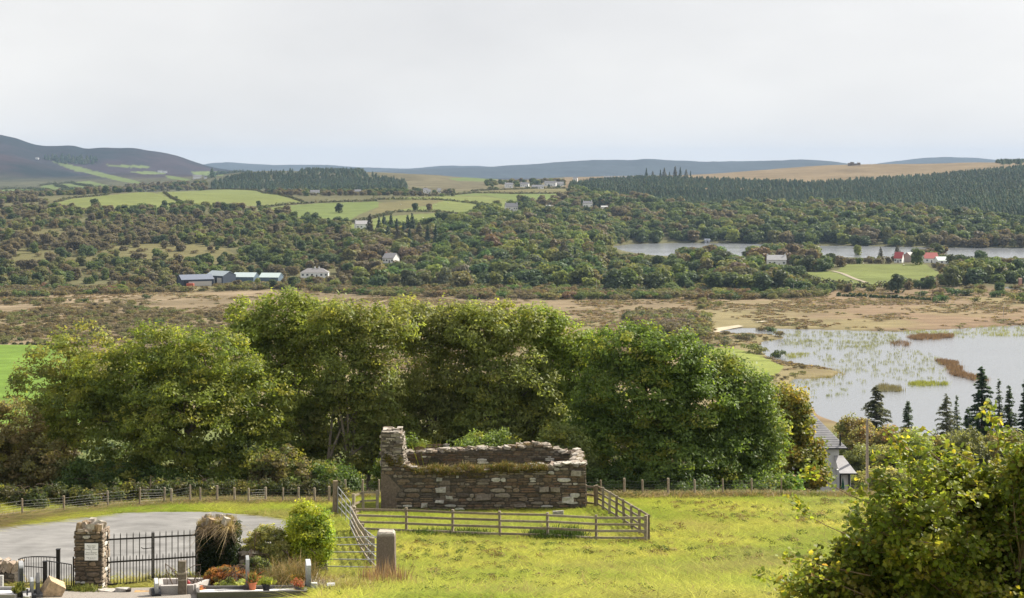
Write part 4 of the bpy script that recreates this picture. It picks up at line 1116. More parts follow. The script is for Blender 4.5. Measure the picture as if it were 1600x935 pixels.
for k in range(9): mb.box((x + r.uniform(-.08, .08), d + r.uniform(-.08, .04), z0 + H - r.uniform(-0.02, 0.32)), (0.1, 0.1, 0.08), r.uniform(0, 3), pick(r, [(0.5, 0.47, 0.38), (0.3, 0.25, 0.18), (0.06, 0.05, 0.04)]), 0.02, r=r)
mb.build('broken_top', M_STONE, root)

WHITE = (0.70, 0.69, 0.68)
def plot(label, corners, kerbc, fill, kw=0.10, kh=0.16, up=0.0):
    c = [np.array(q, float) for q in corners]; cx, cy = sum(q[0] for q in c) / len(c), sum(q[1] for q in c) / len(c)
    zz = max(tz(*q) for q in c) * 0.5 + min(tz(*q) for q in c) * 0.5
    root = empty('grave_plot', (cx, cy, tz(cx, cy)), label, "grave", "kerbed graves")
    for k in range(len(c)):
        a, b = c[k], c[(k + 1) % len(c)]
        mb = MB(); mb.bar((a[0], a[1], tz(*a) + kh / 2 + up), (b[0], b[1], tz(*b) + kh / 2 + up), kw, kh + 0.1, kerbc); mb.build('kerb', M_GRANITE, root)
    mb = MB(); n = 12
    P00, P10, P11, P01 = c
    V = []
    for i in range(n + 1):
        for j in range(n + 1):
            s, t = i / n, j / n; p = (P00 * (1 - s) + P10 * s) * (1 - t) + (P01 * (1 - s) + P11 * s) * t
            V.append((p[0], p[1], tz(*p) + 0.09 + up + r.uniform(0, 0.02)))
    mb.add(V, grid_faces(n + 1, n + 1), fill); mb.build('gravel_fill', M_GRAVEL, root)
    return root
def gxy(px, d): return ((px - CX) / F * d, d)
plot("grave plot of white gravel with a dark kerb, with flower pots on its edge", [gxy(310, 49.0), gxy(478, 49.2), gxy(476, 51.9), gxy(307, 51.7)], (0.10, 0.095, 0.09), WHITE)
plot("grave plot of white gravel with a grey kerb at the left edge", [gxy(-80, 49.2), gxy(24, 49.2), gxy(27, 51.6), gxy(-80, 51.6)], (0.25, 0.24, 0.24), WHITE)
plot("narrow plot of white marble chips between the two dark headstones by the small gate", [gxy(39, 48.6), gxy(46, 48.6), gxy(47, 51.0), gxy(37, 51.0)], (0.35, 0.34, 0.34), WHITE)
plot("grave plot with a low pale concrete wall and pebble filling before the iron gates", [gxy(252, 50.8), gxy(303, 50.8), gxy(330, 53.4), gxy(251, 53.2)], (0.42, 0.39, 0.37), (0.28, 0.25, 0.23), 0.14, 0.28)
# block of sandstone
g = gd(84, 50.4); root = MB(); root.box((g.x - 0.05, g.y, g.z + 0.22), (0.62, 0.4, 0.62), 0.5, (0.44, 0.33, 0.22), 0.06, (0.2, 0.5), r=r)
tag(root.build('boulder', M_STONE), "tilted block of buff sandstone lying in the grass before the notice pillar", "stone block")
g = gd(9, 52.2)
mb = MB(); mb.box((g.x - 0.35, g.y, g.z + 0.28), (0.5, 0.12, 0.56), 0.1, (0.45, 0.44, 0.42), 0.01, r=r)
tag(mb.build('headstone', M_GRANITE), "low pale square stone at the left edge of the graveyard", "headstone")
for (px, d, w, h, c, lab) in ((146, 52.4, 0.5, 0.10, (0.40, 0.36, 0.32), "flat pale paving stone at the foot of the notice pillar"), (168, 52.3, 0.6, 0.10, (0.44, 0.40, 0.36), "broad pale flat stone between the pillar and the iron gate"),
                             (192, 52.2, 0.42, 0.16, (0.38, 0.36, 0.34), "squared grey stone lying in front of the iron gate"), (221, 52.0, 0.45, 0.05, (0.42, 0.26, 0.12), "thin orange brown flat stone lying before the gate"), (201, 52.1, 0.16, 0.12, (0.06, 0.05, 0.045), "small dark stone between the squared stone and the orange flat stone")):
    g = gd(px, d); mb = MB(); mb.box((g.x, g.y, g.z + h / 2), (w, w * 0.6, h), r.normal() * 0.2, c, 0.03, (r.normal() * .03, r.normal() * .04), r=r)
    tag(mb.build('stone', M_STONE), lab, "stone")

# flower pots, lantern, vase
def pot(label, px, d, rad, h, col, seed, leafc, lh, n=5, name='flower_pot', zup=0.12):
    rr = np.random.default_rng(seed); g = gd(px, d); z = g.z + zup
    root = empty(name, (g.x, g.y, z), label, "flower pot")
    mb = MB(); mb.lathe((g.x, g.y, z), [(rad * 0.68, 0), (rad * 0.92, h * 0.8), (rad * 1.05, h * 0.8), (rad * 1.08, h), (rad * 0.92, h), (rad * 0.88, h * 0.9)], 14, col); mb.build('pot', M_POT, root)
    mb = MB()
    for k in range(n * 5): leaf_ball(mb, (g.x + rr.normal() * rad * 0.7, g.y + rr.normal() * rad * 0.6, z + h + abs(rr.normal()) * lh * 0.5), 0.07, 40, 0.045, 0.03, leafc, rr)
    for k in range(n * 2): tuft(mb, (g.x, g.y, z + h), rad, lh * 1.2, 12, rr, leafc, 0.4, 0.01)
    mb.build('plant', M_LEAF, root)
    return root
pot("terracotta pot of tall green plants with red flowers on the white gravel grave's kerb", 394.5, 51.3, 0.145, 0.26, (0.42, 0.14, 0.07), 51, [(0.16, 0.20, 0.05), (0.22, 0.22, 0.07), (0.45, 0.10, 0.06)], 0.35)
pot("terracotta pot of yellow and orange flowers beside the tall polished headstone", 465.5, 51.2, 0.17, 0.26, (0.42, 0.16, 0.08), 52, [(0.42, 0.30, 0.06), (0.45, 0.2, 0.08), (0.2, 0.22, 0.05)], 0.22)
pot("small dark pot of pink flowers below the yellow flowers", 466, 50.3, 0.14, 0.18, (0.08, 0.07, 0.07), 53, [(0.5, 0.2, 0.2), (0.45, 0.12, 0.08), (0.2, 0.2, 0.06)], 0.16)
pot("round black vase with yellow green plants on the white gravel", 416, 50.4, 0.15, 0.26, (0.015, 0.015, 0.018), 54, [(0.3, 0.32, 0.05), (0.2, 0.26, 0.05)], 0.14)
pot("dark green pot with a small shrub at the foot of the tallest left headstone", 28, 49.5, 0.16, 0.2, (0.05, 0.05, 0.03), 55, [(0.12, 0.15, 0.03), (0.2, 0.2, 0.05)], 0.2)
g = gd(294, 51.0); lan = empty('grave_lantern', (g.x, g.y, g.z + 0.25), "small red lantern on the pebble grave beside the stone shaft", "lantern")
mb = MB(); mb.lathe((g.x, g.y, g.z + 0.25), [(0.06, 0), (0.07, 0.03), (0.07, 0.15), (0.05, 0.17)], 10, (0.35, 0.03, 0.03)); mb.build('glass', M_GLASS, lan)
mb = MB(); mb.lathe((g.x, g.y, g.z + 0.42), [(0.06, 0), (0.03, 0.04), (0.01, 0.06)], 10, (0.3, 0.05, 0.05)); mb.build('lid', M_BLACK, lan)
g = gd(491, 50.9); mb = MB(); mb.box((g.x, g.y, g.z + 0.2), (0.2, 0.1, 0.32), 0.1, (0.5, 0.5, 0.5), 0.01, r=r); mb.box((g.x, g.y - 0.06, g.z + 0.2), (0.1, 0.02, 0.2), 0.1, (0.62, 0.62, 0.62))
tag(mb.build('memorial_plaque', M_STONE), "small pale memorial plaque standing right of the tall polished headstone", "plaque")

# ---- pole and house beyond the field -----------------------------------------------------------------
def utility_pole(label, px, d, top_py, rad=0.13, arm=True, wires=None, col=(0.24, 0.19, 0.14), group=None, base_px=None):
    x = (px - CX) / F * d; z0 = tz(x, d); zt_ = CZ - (top_py - HY) / F * d
    root = empty('utility_pole', (x, d, z0), label, "pole", group)
    mb = MB(); mb.tube([(x, d, z0 - 0.3), (x, d, zt_)], [rad, rad * 0.75], 9, col); mb.build('pole', M_WOOD, root)
    if arm:
        mb = MB(); mb.tube([(x, d - 0.02, zt_ - 0.12), (x + arm, d, zt_ - 0.18)], rad * 0.25, 6, (0.4, 0.4, 0.4)); mb.build('arm', M_STEEL, root)
        mb = MB(); mb.box((x + arm, d, zt_ - 0.2), (0.5 if arm > 0.9 else 0.12, 0.16, 0.12), 0, (0.5, 0.5, 0.5)); mb.build('lamp_head' if arm > 0.9 else 'insulator', M_STEEL, root)
    return root, Vector((x, d, zt_ - 0.3))
pl1, ptop = utility_pole("timber pole with a small street lamp beside the white house", 1355, 150.0, 655, 0.16, 1.0, col=(0.36, 0.30, 0.23))
E_ = P(1600, 735, 120)
mb = MB(); a = ptop + Vector((0, 0, -4.5)); b = Vector((ptop.x + 22, 118.0, a.z - 3.5))
mb.tube([tuple(a + (b - a) * t + Vector((0, 0, -2.2 * math.sin(math.pi * t)))) for t in np.linspace(0, 1, 12)], 0.018, 4, (0.25, 0.22, 0.2)); mb.build('wire', M_STEEL, pl1)

def gable_house(name, label, cx, cy, L, Dp, wh, rh, rz, wc, rc, chim=0, hip=False, windows=0, door=True, chimc=None, over=0.35, group=None, z0=None, small=False, winc=(0.06, 0.07, 0.08), cat="house", sink=1.0):
    """house whose long side of length L faces local -Y"""
    if z0 is None: z0 = tz(cx, cy)
    root = bpy.data.objects.new(name, None); COL.objects.link(root); root.location = (cx, cy, z0); root.rotation_euler = (0, 0, rz); tag(root, label, cat, group)
    h, d = L / 2, Dp / 2
    mb = MB()
    V = [(-h, -d, -sink), (h, -d, -sink), (h, d, -sink), (-h, d, -sink), (-h, -d, wh), (h, -d, wh), (h, d, wh), (-h, d, wh)]
    if not hip: V += [(-h, 0, wh + rh - 0.05), (h, 0, wh + rh - 0.05)]
    mb.add(V, [[0, 1, 5, 4], [2, 3, 7, 6], [1, 2, 6, 5], [3, 0, 4, 7]], wc)
    if not hip: mb.Fs.append(np.array([[5, 6, 9]])); mb.Fs.append(np.array([[7, 4, 8]]))
    mb.build('wall', M_PLAIN, root, off=(0, 0, 0))
    e = over; s = rh / d; ez = wh - e * s * 0.6; mb = MB(); t = 0.14
    if hip:
        k = d + e
        V = [(-h - e, -d - e, ez), (h + e, -d - e, ez), (h + e, d + e, ez), (-h - e, d + e, ez), (-h + d * 0.95, 0, wh + rh), (h - d * 0.95, 0, wh + rh)]
        mb.add(V, [[0, 1, 5, 4], [2, 3, 4, 5]], rc); mb.Fs.append(np.array([[1, 2, 5], [3, 0, 4]])); mb.Fs.append(np.array([[3, 2, 1, 0]]))
    else:
        V = [(-h - e, -d - e, ez), (h + e, -d - e, ez), (h + e, 0, wh + rh), (-h - e, 0, wh + rh), (-h - e, d + e, ez), (h + e, d + e, ez)]
        V2 = [(a, b, c + t) for a, b, c in V]
        mb.add(V2 + V, [[0, 1, 2, 3], [3, 2, 5, 4], [0, 6, 7, 1], [4, 5, 11, 10], [1, 7, 8, 2], [2, 8, 11, 5], [0, 3, 9, 6], [3, 4, 10, 9], [6, 9, 8, 7], [9, 10, 11, 8]], rc)
    roof = mb.build('roof', M_ROOF, root, off=(0, 0, 0))
    def child(mb, nm, mat, par):
        o = mb.build(nm, mat, None, off=(0, 0, 0)); o.parent = par; return o
    for k in range(chim):
        xx = [-h + 0.5, h - 0.5, 0][k] if not hip else [0, h * 0.3, 0][k]
        mb = MB(); mb.box((xx, 0, wh + rh + 0.3), (0.9, 0.6, 1.3), 0, chimc or wc); mb.box((xx, 0, wh + rh + 0.98), (1.0, 0.7, 0.1), 0, (0.3, 0.3, 0.3)); child(mb, 'chimney', M_PLAIN, roof)
    nslot = windows + (1 if door else 0)
    for k in range(nslot):
        xx = -h + L * (k + 0.5) / nslot
        if door and k == nslot // 2:
            mb = MB(); mb.box((xx, -d - 0.02, 1.0), (0.95, 0.06, 2.0), 0, (0.10, 0.09, 0.09)); child(mb, 'door', M_PLAIN, root)
        else:
            mb = MB(); mb.box((xx, -d - 0.02, wh * 0.55), (1.3, 0.06, 1.15), 0, winc); w = child(mb, 'window', M_GLASS, root)
            if not small:
                mb = MB(); mb.box((xx, -d - 0.06, wh * 0.55 - 0.62), (1.5, 0.12, 0.08), 0, (0.6, 0.6, 0.6)); child(mb, 'sill', M_PLAIN, w)
    return root
WC = (0.76, 0.76, 0.75)
# white house beside the sycamore; only its right end shows past the tree
hz = 42.4
wh_ = empty('white_house', (29, 152, hz), "white rendered house with pale slate roofs, mostly hidden behind the sycamore", "house")
def wall_box(mb, x0, x1, y0, y1, z0, z1, c): mb.box(((x0 + x1) / 2, (y0 + y1) / 2, (z0 + z1) / 2), (x1 - x0, y1 - y0, z1 - z0), 0, c)
eR = P(1322, 699, 150); wR = P(1311, 760, 150)
mb = MB(); wall_box(mb, wR.x - 12, wR.x, 150, 158, 40.5, eR.z - 0.05, WC); mb.build('wall', M_PLAIN, wh_)
mb = MB(); zR = 51.8; rc = (0.36, 0.35, 0.36)
ev = eR.z; xL, xR_ = wR.x - 12.5, eR.x; yF, yB = 149.4, 158.6
V = [(xL, yF, ev), (xR_, yF, ev), (xR_, yB, ev), (xL, yB, ev), (xL + 4.2, 154, zR), (xR_ - 3.9, 154, zR)]
mb.add(V, [[0, 1, 5, 4], [2, 3, 4, 5]], rc); mb.Fs.append(np.array([[1, 2, 5], [3, 0, 4]])); mb.Fs.append(np.array([[3, 2, 1, 0]]))
for k in range(1, 22):       # slate courses
    t = k / 22; mb.bar(tuple(np.array(V[0]) * (1 - t) + np.array(V[4]) * t + [0, -0.01, 0.015]), tuple(np.array(V[1]) * (1 - t) + np.array(V[5]) * t + [0, -0.01, 0.015]), 0.03, 0.008, (0.28, 0.27, 0.28))
rf = mb.build('roof', M_ROOF, wh_)
e2 = P(1336, 737.5, 148.2); w2 = P(1328, 760, 148.2)
mb = MB(); wall_box(mb, wR.x - 0.3, w2.x, 147.9, 149.95, 40.5, e2.z - 0.05, (0.66, 0.655, 0.65)); mb.build('porch_wall', M_PLAIN, wh_)
mb = MB(); tp = P(1311.5, 703, 150)
V = [(wR.x - 0.5, 147.3, e2.z), (e2.x, 147.3, e2.z), (wR.x - 0.5, 149.93, tp.z - 0.55), (wR.x + 0.35, 149.93, tp.z - 0.55), (e2.x, 149.95, e2.z)]
mb.add(V, [[0, 1, 3, 2]], rc); mb.Fs.append(np.array([[1, 4, 3]])); mb.Fs.append(np.array([[0, 4, 1]])); mb.build('porch_roof', M_ROOF, wh_)
for (a, b, d, zt0, zb0) in ((1311, 1315, 147.7, e2.z, 41.5), (1325.5, 1328, 147.7, e2.z, 41.5), (1311.5, 1314, 149.7, ev, 49.0)):
    q = P((a + b) / 2, 700, d); mb = MB(); mb.tube([(q.x, d, zb0), (q.x, d, zt0 - 0.05)], 0.09, 6, (0.02, 0.018, 0.018)); mb.build('downpipe', M_BLACK, wh_)
mb = MB(); mb.bar((xL, yF - 0.06, ev - 0.02), (xR_ + 0.05, yF - 0.06, ev - 0.02), 0.12, 0.12, (0.03, 0.03, 0.03)); mb.build('gutter', M_BLACK, wh_)
mb = MB(); mb.bar((wR.x - 0.5, 147.24, e2.z - 0.02), (e2.x + 0.05, 147.24, e2.z - 0.02), 0.12, 0.12, (0.03, 0.03, 0.03)); mb.build('gutter', M_BLACK, wh_)
g = P(1317, 771, 147); um = empty('garden_parasol', (g.x, 147, 41.6), "folded dark green garden parasol standing against the white house", "parasol")
mb = MB(); mb.lathe((g.x, 147, g.z), [(0.05, 0), (0.17, 0.1), (0.16, 0.5), (0.1, 1.0), (0.03, 1.4)], 10, (0.01, 0.075, 0.05)); mb.build('canopy', M_PLAIN, um)
mb = MB(); mb.tube([(g.x, 147, 41.6), (g.x, 147, g.z + 1.5)], 0.03, 6, (0.2, 0.2, 0.2)); mb.build('pole', M_STEEL, um)
g = P(1320, 782, 146); mb = MB(); mb.box((g.x, 146, g.z - 0.6), (1.6, 0.4, 1.3), 0.1, (0.36, 0.16, 0.11), 0.03, r=r)
tag(mb.build('brick_planter', M_STONE), "low red brick planter at the foot of the white house's corner", "planter")
mb = MB(); a = P(1336, 779, 146); b = P(1440, 784, 142)
mb.bar((a.x, a.y, 42.0), (b.x, b.y, 42.0), 0.3, 2.4 , (0.62, 0.61, 0.6)); tag(mb.build('garden_wall', M_PLAIN), "low white garden wall right of the white house", "wall")
sheet("driveway", [(31.5, 149), (60, 146), (60, 165), (34, 168)], 2.0, 0.06, M_GRAVEL, (0.24, 0.23, 0.22), "grey gravel drive behind the white garden wall", "driveway")
# ------------------------------------------------------------------ trees and plants close by
FOL = 2.6
ASH = [(0.070, 0.088, 0.018), (0.086, 0.102, 0.022), (0.056, 0.074, 0.018), (0.105, 0.115, 0.028)]
def grow_tree(name, label, cat, d, basepx, lobes, cols, seed, n_cl, per, L, Wd, trunk_r=0.22, yellow=0.12, cl_r=(0.5, 0.95), yscale=0.85, group=None, trunk_c=(0.16, 0.13, 0.10), stems=1, ycol=(0.16, 0.15, 0.03), hang=0.25, base=None, shell=0.5, ends=40, mat=None):
    """lobes: (px, py, half width px, half height px, extra depth m); crown clusters fill the lobes"""
    rr = np.random.default_rng(seed)
    x = (basepx - CX) / F * d; z0 = tz(x, d) if base is None else base
    root = empty(name, (x, d, z0), label, cat, group)
    LB = []
    for (px, py, hw, hh, dd) in lobes:
        c = np.array(P(px, py, d + dd)); LB.append((c, np.array([hw / F * d, hw / F * d * yscale, hh / F * d])))
    wts = np.array([l[1][0] * l[1][2] for l in LB]) ** 0.9; wts /= wts.sum()
    CC = []
    for k in range(int(n_cl * 1.5)):
        c, rd = LB[rr.choice(len(LB), p=wts)]
        for _ in range(6):
            q = rr.normal(size=3); q /= np.linalg.norm(q)
            if rr.random() < 0.3 + 0.7 * (q[1] < 0.4): break
        s = rr.uniform(shell ** 3, 1) ** (1 / 3)
        CC.append((c + q * rd * s, q, s))
    mb = MB()
    cP, cN, cC = [], [], []
    for (c, q, s) in CC:
        cr = rr.uniform(*cl_r); n = int(per * rr.uniform(0.6, 1.3))
        g = rr.normal(size=(n, 3)); g /= np.linalg.norm(g, axis=1)[:, None]
        rad = rr.uniform(0.2, 1, n) ** 0.5 * cr
        sq = np.array([1.0, 1.0, 0.62])
        pts = c + g * rad[:, None] * sq
        pts[:, 2] -= hang * cr * (g[:, 0] ** 2 + g[:, 1] ** 2)
        N = g * 0.5 + q * 0.45 + rr.normal(size=(n, 3)) * 0.55 + np.array([0, 0, 0.55])
        col = np.array(cols)[rr.integers(len(cols))] * rr.uniform(0.82, 1.2)
        C = col[None, :] * rr.uniform(0.75, 1.3, (n, 1))
        if rr.random() < yellow: C = C * 0.5 + np.array(ycol)[None, :] * 0.5
        cP.append(pts); cN.append(N); cC.append(C)
    Pn, Nn, Cn = np.concatenate(cP), np.concatenate(cN), np.concatenate(cC)
    mb.add(*leaves(Pn, Nn, L, Wd, Cn * FOL, rr))
    mb.build('crown', mat or M_LEAF, root)
    mb = MB()
    for st in range(stems):
        bx = x + (st - (stems - 1) / 2) * 1.1 + rr.normal() * 0.2
        b0 = np.array([bx, d + rr.normal() * 0.4, z0 - 0.5])
        mine = [l for i, l in enumerate(LB) if i % stems == st] or LB
        mid = np.mean([l[0] for l in mine], axis=0); mid = b0 * 0.55 + mid * 0.45 + rr.normal(size=3) * 0.2
        top = np.mean([l[0] for l in mine], axis=0)
        pts = [b0, b0 * 0.6 + mid * 0.4 + rr.normal(size=3) * 0.12, mid, (mid + top) / 2 + rr.normal(size=3) * 0.3, top]
        pts = np.array(smooth_line(pts, 4)); mb.tube(pts, np.linspace(trunk_r, trunk_r * 0.3, len(pts)) / math.sqrt(stems) * 1.1, 8, trunk_c)
        for (c, rd) in mine:
            k = rr.integers(len(pts) // 3, len(pts) - 3); a = pts[k]
            m_ = (a + c) / 2 + rr.normal(size=3) * 0.35 + np.array([0, 0, 0.3])
            q = np.array(smooth_line([a, m_, c + rr.normal(size=3) * 0.3], 4)); mb.tube(q, np.linspace(trunk_r * 0.38, trunk_r * 0.14, len(q)), 6, trunk_c)
            for e in range(ends // max(1, len(LB))):
                tgt = CC[rr.integers(len(CC))][0]
                if np.linalg.norm((tgt - c) / rd) > 1.6: continue
                a2 = q[rr.integers(2, len(q))]; m2 = (a2 + tgt) / 2 + rr.normal(size=3) * 0.25
                q2 = np.array(smooth_line([a2, m2, tgt], 3)); mb.tube(q2, np.linspace(trunk_r * 0.16, 0.015, len(q2)), 5, trunk_c)
    mb.build('trunk', M_BARK, root)
    return root

LS = dict(L=0.26, Wd=0.12)
GT = "mature trees beyond the fence"
grow_tree('ash_tree', "broad spreading ash with dark lower boughs, largest of the trees left of the ruin", "tree", 97, 338,
    [(250, 545, 75, 45, 1), (330, 560, 80, 55, 0), (385, 620, 72, 70, 0), (180, 590, 75, 60, 1), (290, 650, 95, 75, -1.5), (200, 690, 70, 60, 0), (400, 700, 55, 50, -1), (340, 720, 60, 35, -1), (120, 640, 55, 55, 1), (300, 600, 90, 70, 2.5), (220, 620, 80, 70, 2.5)], ASH, 101, 620, 95, trunk_r=0.3, group=GT, hang=0.4, **LS)
grow_tree('ash_tree', "thin yellowish ash with gaps at the left edge of the row of trees", "tree", 100, 110,
    [(60, 600, 50, 45, 0), (95, 555, 50, 35, 0), (130, 530, 45, 30, 1), (60, 660, 50, 40, 0), (150, 600, 45, 50, 1), (110, 650, 60, 50, 2)], [(0.08, 0.095, 0.03), (0.10, 0.10, 0.035)], 102, 150, 80, trunk_r=0.16, group=GT, hang=0.5, **LS)
grow_tree('ash_tree', "tall pale topped ash directly behind the big spreading ash", "tree", 104, 425,
    [(400, 500, 45, 40, 0), (445, 490, 50, 40, 0), (490, 505, 50, 45, 0), (420, 560, 60, 55, 1), (480, 590, 60, 60, 0), (440, 640, 60, 60, 2), (470, 680, 55, 60, 0)], [(0.085, 0.105, 0.025), (0.07, 0.09, 0.022), (0.10, 0.115, 0.03)], 103, 430, 90, group=GT, stems=2, hang=0.35, **LS)
grow_tree('ash_tree', "several stemmed tree with bare grey trunks showing left of the ruin's tall corner", "tree", 101, 535,
    [(530, 500, 45, 40, 0), (575, 520, 45, 50, 0), (540, 580, 50, 55, 0), (590, 610, 45, 55, 0), (560, 690, 55, 45, 1), (610, 690, 45, 55, 1), (510, 650, 45, 60, 2), (570, 650, 60, 50, 2.5), (612, 505, 40, 34, 1), (505, 530, 40, 40, 1)], [(0.085, 0.10, 0.028), (0.07, 0.085, 0.024), (0.10, 0.105, 0.035)], 104, 400, 80, group=GT, stems=4, hang=0.45, trunk_r=0.26, trunk_c=(0.26, 0.22, 0.18), **LS)
grow_tree('willow_tree', "olive green willow rising above the ruin's left half", "tree", 105, 650,
    [(640, 500, 45, 38, 0), (690, 510, 50, 42, 1), (650, 580, 50, 60, 0), (710, 600, 50, 60, 0), (680, 670, 60, 50, 0), (620, 640, 50, 60, 2), (720, 650, 50, 60, 2), (722, 508, 38, 34, 1)], [(0.085, 0.095, 0.03), (0.075, 0.085, 0.028), (0.10, 0.105, 0.038)], 105, 420, 90, group=GT, stems=2, hang=0.4, **LS)
grow_tree('willow_tree', "rounded olive willow with lighter tips above the middle of the ruin", "tree", 104, 780,
    [(750, 515, 50, 42, 0), (800, 505, 50, 36, 1), (770, 590, 55, 60, 0), (820, 600, 55, 60, 0), (760, 670, 60, 45, -1), (850, 660, 50, 50, 0), (800, 650, 60, 60, 2), (740, 640, 50, 60, 2)], [(0.085, 0.10, 0.03), (0.075, 0.09, 0.026), (0.105, 0.115, 0.04)], 106, 460, 90, group=GT, stems=3, hang=0.35, **LS)
grow_tree('ash_tree', "bright green ash behind the right end of the ruin", "tree", 106, 870,
    [(845, 510, 40, 35, 0), (880, 530, 38, 35, 0), (860, 590, 50, 55, 0), (890, 650, 45, 60, 0), (905, 570, 35, 50, 0), (918, 545, 32, 30, 1)], [(0.08, 0.105, 0.022), (0.095, 0.12, 0.026)], 107, 300, 90, group=GT, stems=2, hang=0.35, **LS)
grow_tree('ash_tree', "large dense dark green ash filling the space right of the ruin", "tree", 98, 1010,
    [(985, 545, 65, 45, 1), (1040, 560, 65, 48, 0), (1000, 620, 85, 65, 0), (1090, 630, 70, 65, 0), (980, 700, 70, 60, 0), (1060, 710, 85, 60, -1), (1130, 700, 60, 65, 0), (930, 640, 40, 70, 1)], [(0.045, 0.068, 0.016), (0.055, 0.08, 0.018), (0.065, 0.09, 0.02)], 108, 720, 100, trunk_r=0.32, group=GT, hang=0.35, **LS)
grow_tree('ash_tree', "green ash with feathery pale leaf tips next to the golden sycamore", "tree", 99, 1150,
    [(1110, 580, 50, 38, 1), (1160, 620, 48, 55, 0), (1190, 680, 38, 55, 0), (1140, 700, 55, 60, 0), (1180, 740, 50, 35, -1)], [(0.07, 0.095, 0.025), (0.06, 0.085, 0.02)], 109, 330, 100, group=GT, hang=0.5, **LS)
grow_tree('sycamore_tree', "sycamore with golden brown autumn leaves beside the white house", "tree", 112, 1255,
    [(1226, 630, 36, 26, 0), (1238, 665, 32, 34, 0), (1265, 700, 20, 22, 0), (1235, 720, 50, 40, 0), (1200, 690, 40, 60, 1), (1245, 758, 26, 20, -1), (1270, 738, 22, 18, -1)], [(0.075, 0.085, 0.016), (0.095, 0.092, 0.018), (0.055, 0.07, 0.016), (0.12, 0.095, 0.02)], 110, 330, 75, yellow=0.25, ycol=(0.17, 0.13, 0.025), group=GT, hang=0.2, L=0.26, Wd=0.2)
# undergrowth along the fence
def bush_at(label, px, py_c, hw, hh, d, cols, seed, n_cl, per, L=0.16, Wd=0.09, cat="bush", name='bush', group=None, mat=None, cl_r=(0.25, 0.5), **kw):
    return grow_tree(name, label, cat, d, px, [(px, py_c, hw, hh, 0), (px - hw * 0.45, py_c + hh * 0.25, hw * 0.6, hh * 0.75, 0.2), (px + hw * 0.45, py_c + hh * 0.2, hw * 0.6, hh * 0.8, -0.2)], cols, seed, n_cl, per, L, Wd, trunk_r=0.06, cl_r=cl_r, group=group, ends=24, stems=3, mat=mat, trunk_c=(0.12, 0.09, 0.07), **kw)
BR = [(0.085, 0.075, 0.035), (0.07, 0.07, 0.03), (0.10, 0.08, 0.04)]
DG = [(0.03, 0.048, 0.014), (0.04, 0.06, 0.016)]
for k, (px, py, hw, hh, d, cols, lab) in enumerate([
    (15, 690, 60, 70, 96, BR, "brown tinged hawthorn at the far left behind the netting fence"),
    (-50, 720, 70, 70, 96, BR, "brown tinged hawthorn reaching past the left edge"),
    (70, 735, 60, 50, 95, BR, "low brownish bramble bush near the leftmost fence posts"),
    (160, 750, 70, 40, 94, DG, "dark green thicket under the left side of the spreading ash"),
    (255, 755, 60, 32, 93, DG, "low dark shrub under the middle of the spreading ash"),
    (440, 740, 45, 45, 94, [(0.05, 0.06, 0.02), (0.075, 0.065, 0.035)], "dim brown and green shrub below the pale topped ash"),
    (520, 752, 45, 35, 94, DG, "small dark shrub just left of the tall gate post"),
    (640, 730, 60, 50, 96, [(0.06, 0.085, 0.02), (0.045, 0.065, 0.018)], "dark shrub hiding behind the ruin's left wall"),
    (760, 720, 70, 50, 97, [(0.07, 0.095, 0.03), (0.06, 0.08, 0.025)], "leafy shrub showing above the ruin's back wall"),
    (880, 715, 50, 55, 96, [(0.085, 0.10, 0.035), (0.07, 0.085, 0.03)], "pale leaved shrub overhanging the ruin's right corner"),
    (945, 755, 45, 35, 95, DG, "dark shrub filling the gap right of the ruin"),
    (1060, 760, 70, 28, 94, DG, "low dark bush under the dense ash along the field fence"),
    (1170, 765, 50, 25, 95, DG, "low green bush under the feathery ash"),
    (1225, 760, 25, 24, 98, [(0.06, 0.11, 0.02), (0.08, 0.13, 0.025)], "fresh green sapling between the ash and the sycamore"),
    ]):
    bush_at(lab, px, py, hw, hh, d, cols, 200 + k, int(hw * hh / 26), 80, 0.2, 0.11, cl_r=(0.35, 0.65), group="shrubs under the trees beyond the fence")

rb = np.random.default_rng(77)
for k, px in enumerate((-30, 10, 48, 85, 125, 165, 205, 245, 285, 325, 365, 405, 445, 485, 520)):
    x_f = (px - CX) / F * 86; i_ = min(range(len(wp)), key=lambda i: abs(CX + wp[i][0] / wp[i][1] * F - px)); dd = wp[i_][1] + 3.0
    g_ = gd(px, dd); _, py_ = proj(g_.x, g_.y, g_.z + 0.55)
    bush_at(["bramble thicket behind the netting fence at the far left edge", "bramble thicket behind the leftmost netting fence post", "bramble thicket right of the leftmost netting fence post", "bramble thicket behind the second netting fence post", "low bramble bush right of the second netting fence post", "bramble bush behind the third netting fence post", "bramble bush behind the fourth netting fence post", "dark bramble bush behind the close pair of fence posts",
             "bramble bush right of the close pair of fence posts", "dark bramble behind the leafy pale weed on the fence", "bramble bush behind the fence, in line with the ivy pillar", "bramble bush behind the fence, in line with the olive shrub", "bramble behind the fence, in line with the bright privet's left side", "bramble behind the fence, in line with the bright privet's right side", "bramble bush behind the tall stout round gate post"][k],
            px, py_, 24, 17, dd, [(0.03, 0.036, 0.014), (0.045, 0.042, 0.02), (0.025, 0.034, 0.012)], 700 + k, 34, 70, 0.16, 0.09, cat="bramble", name='bramble_bush', cl_r=(0.25, 0.5), group="brambles along the netting fence")
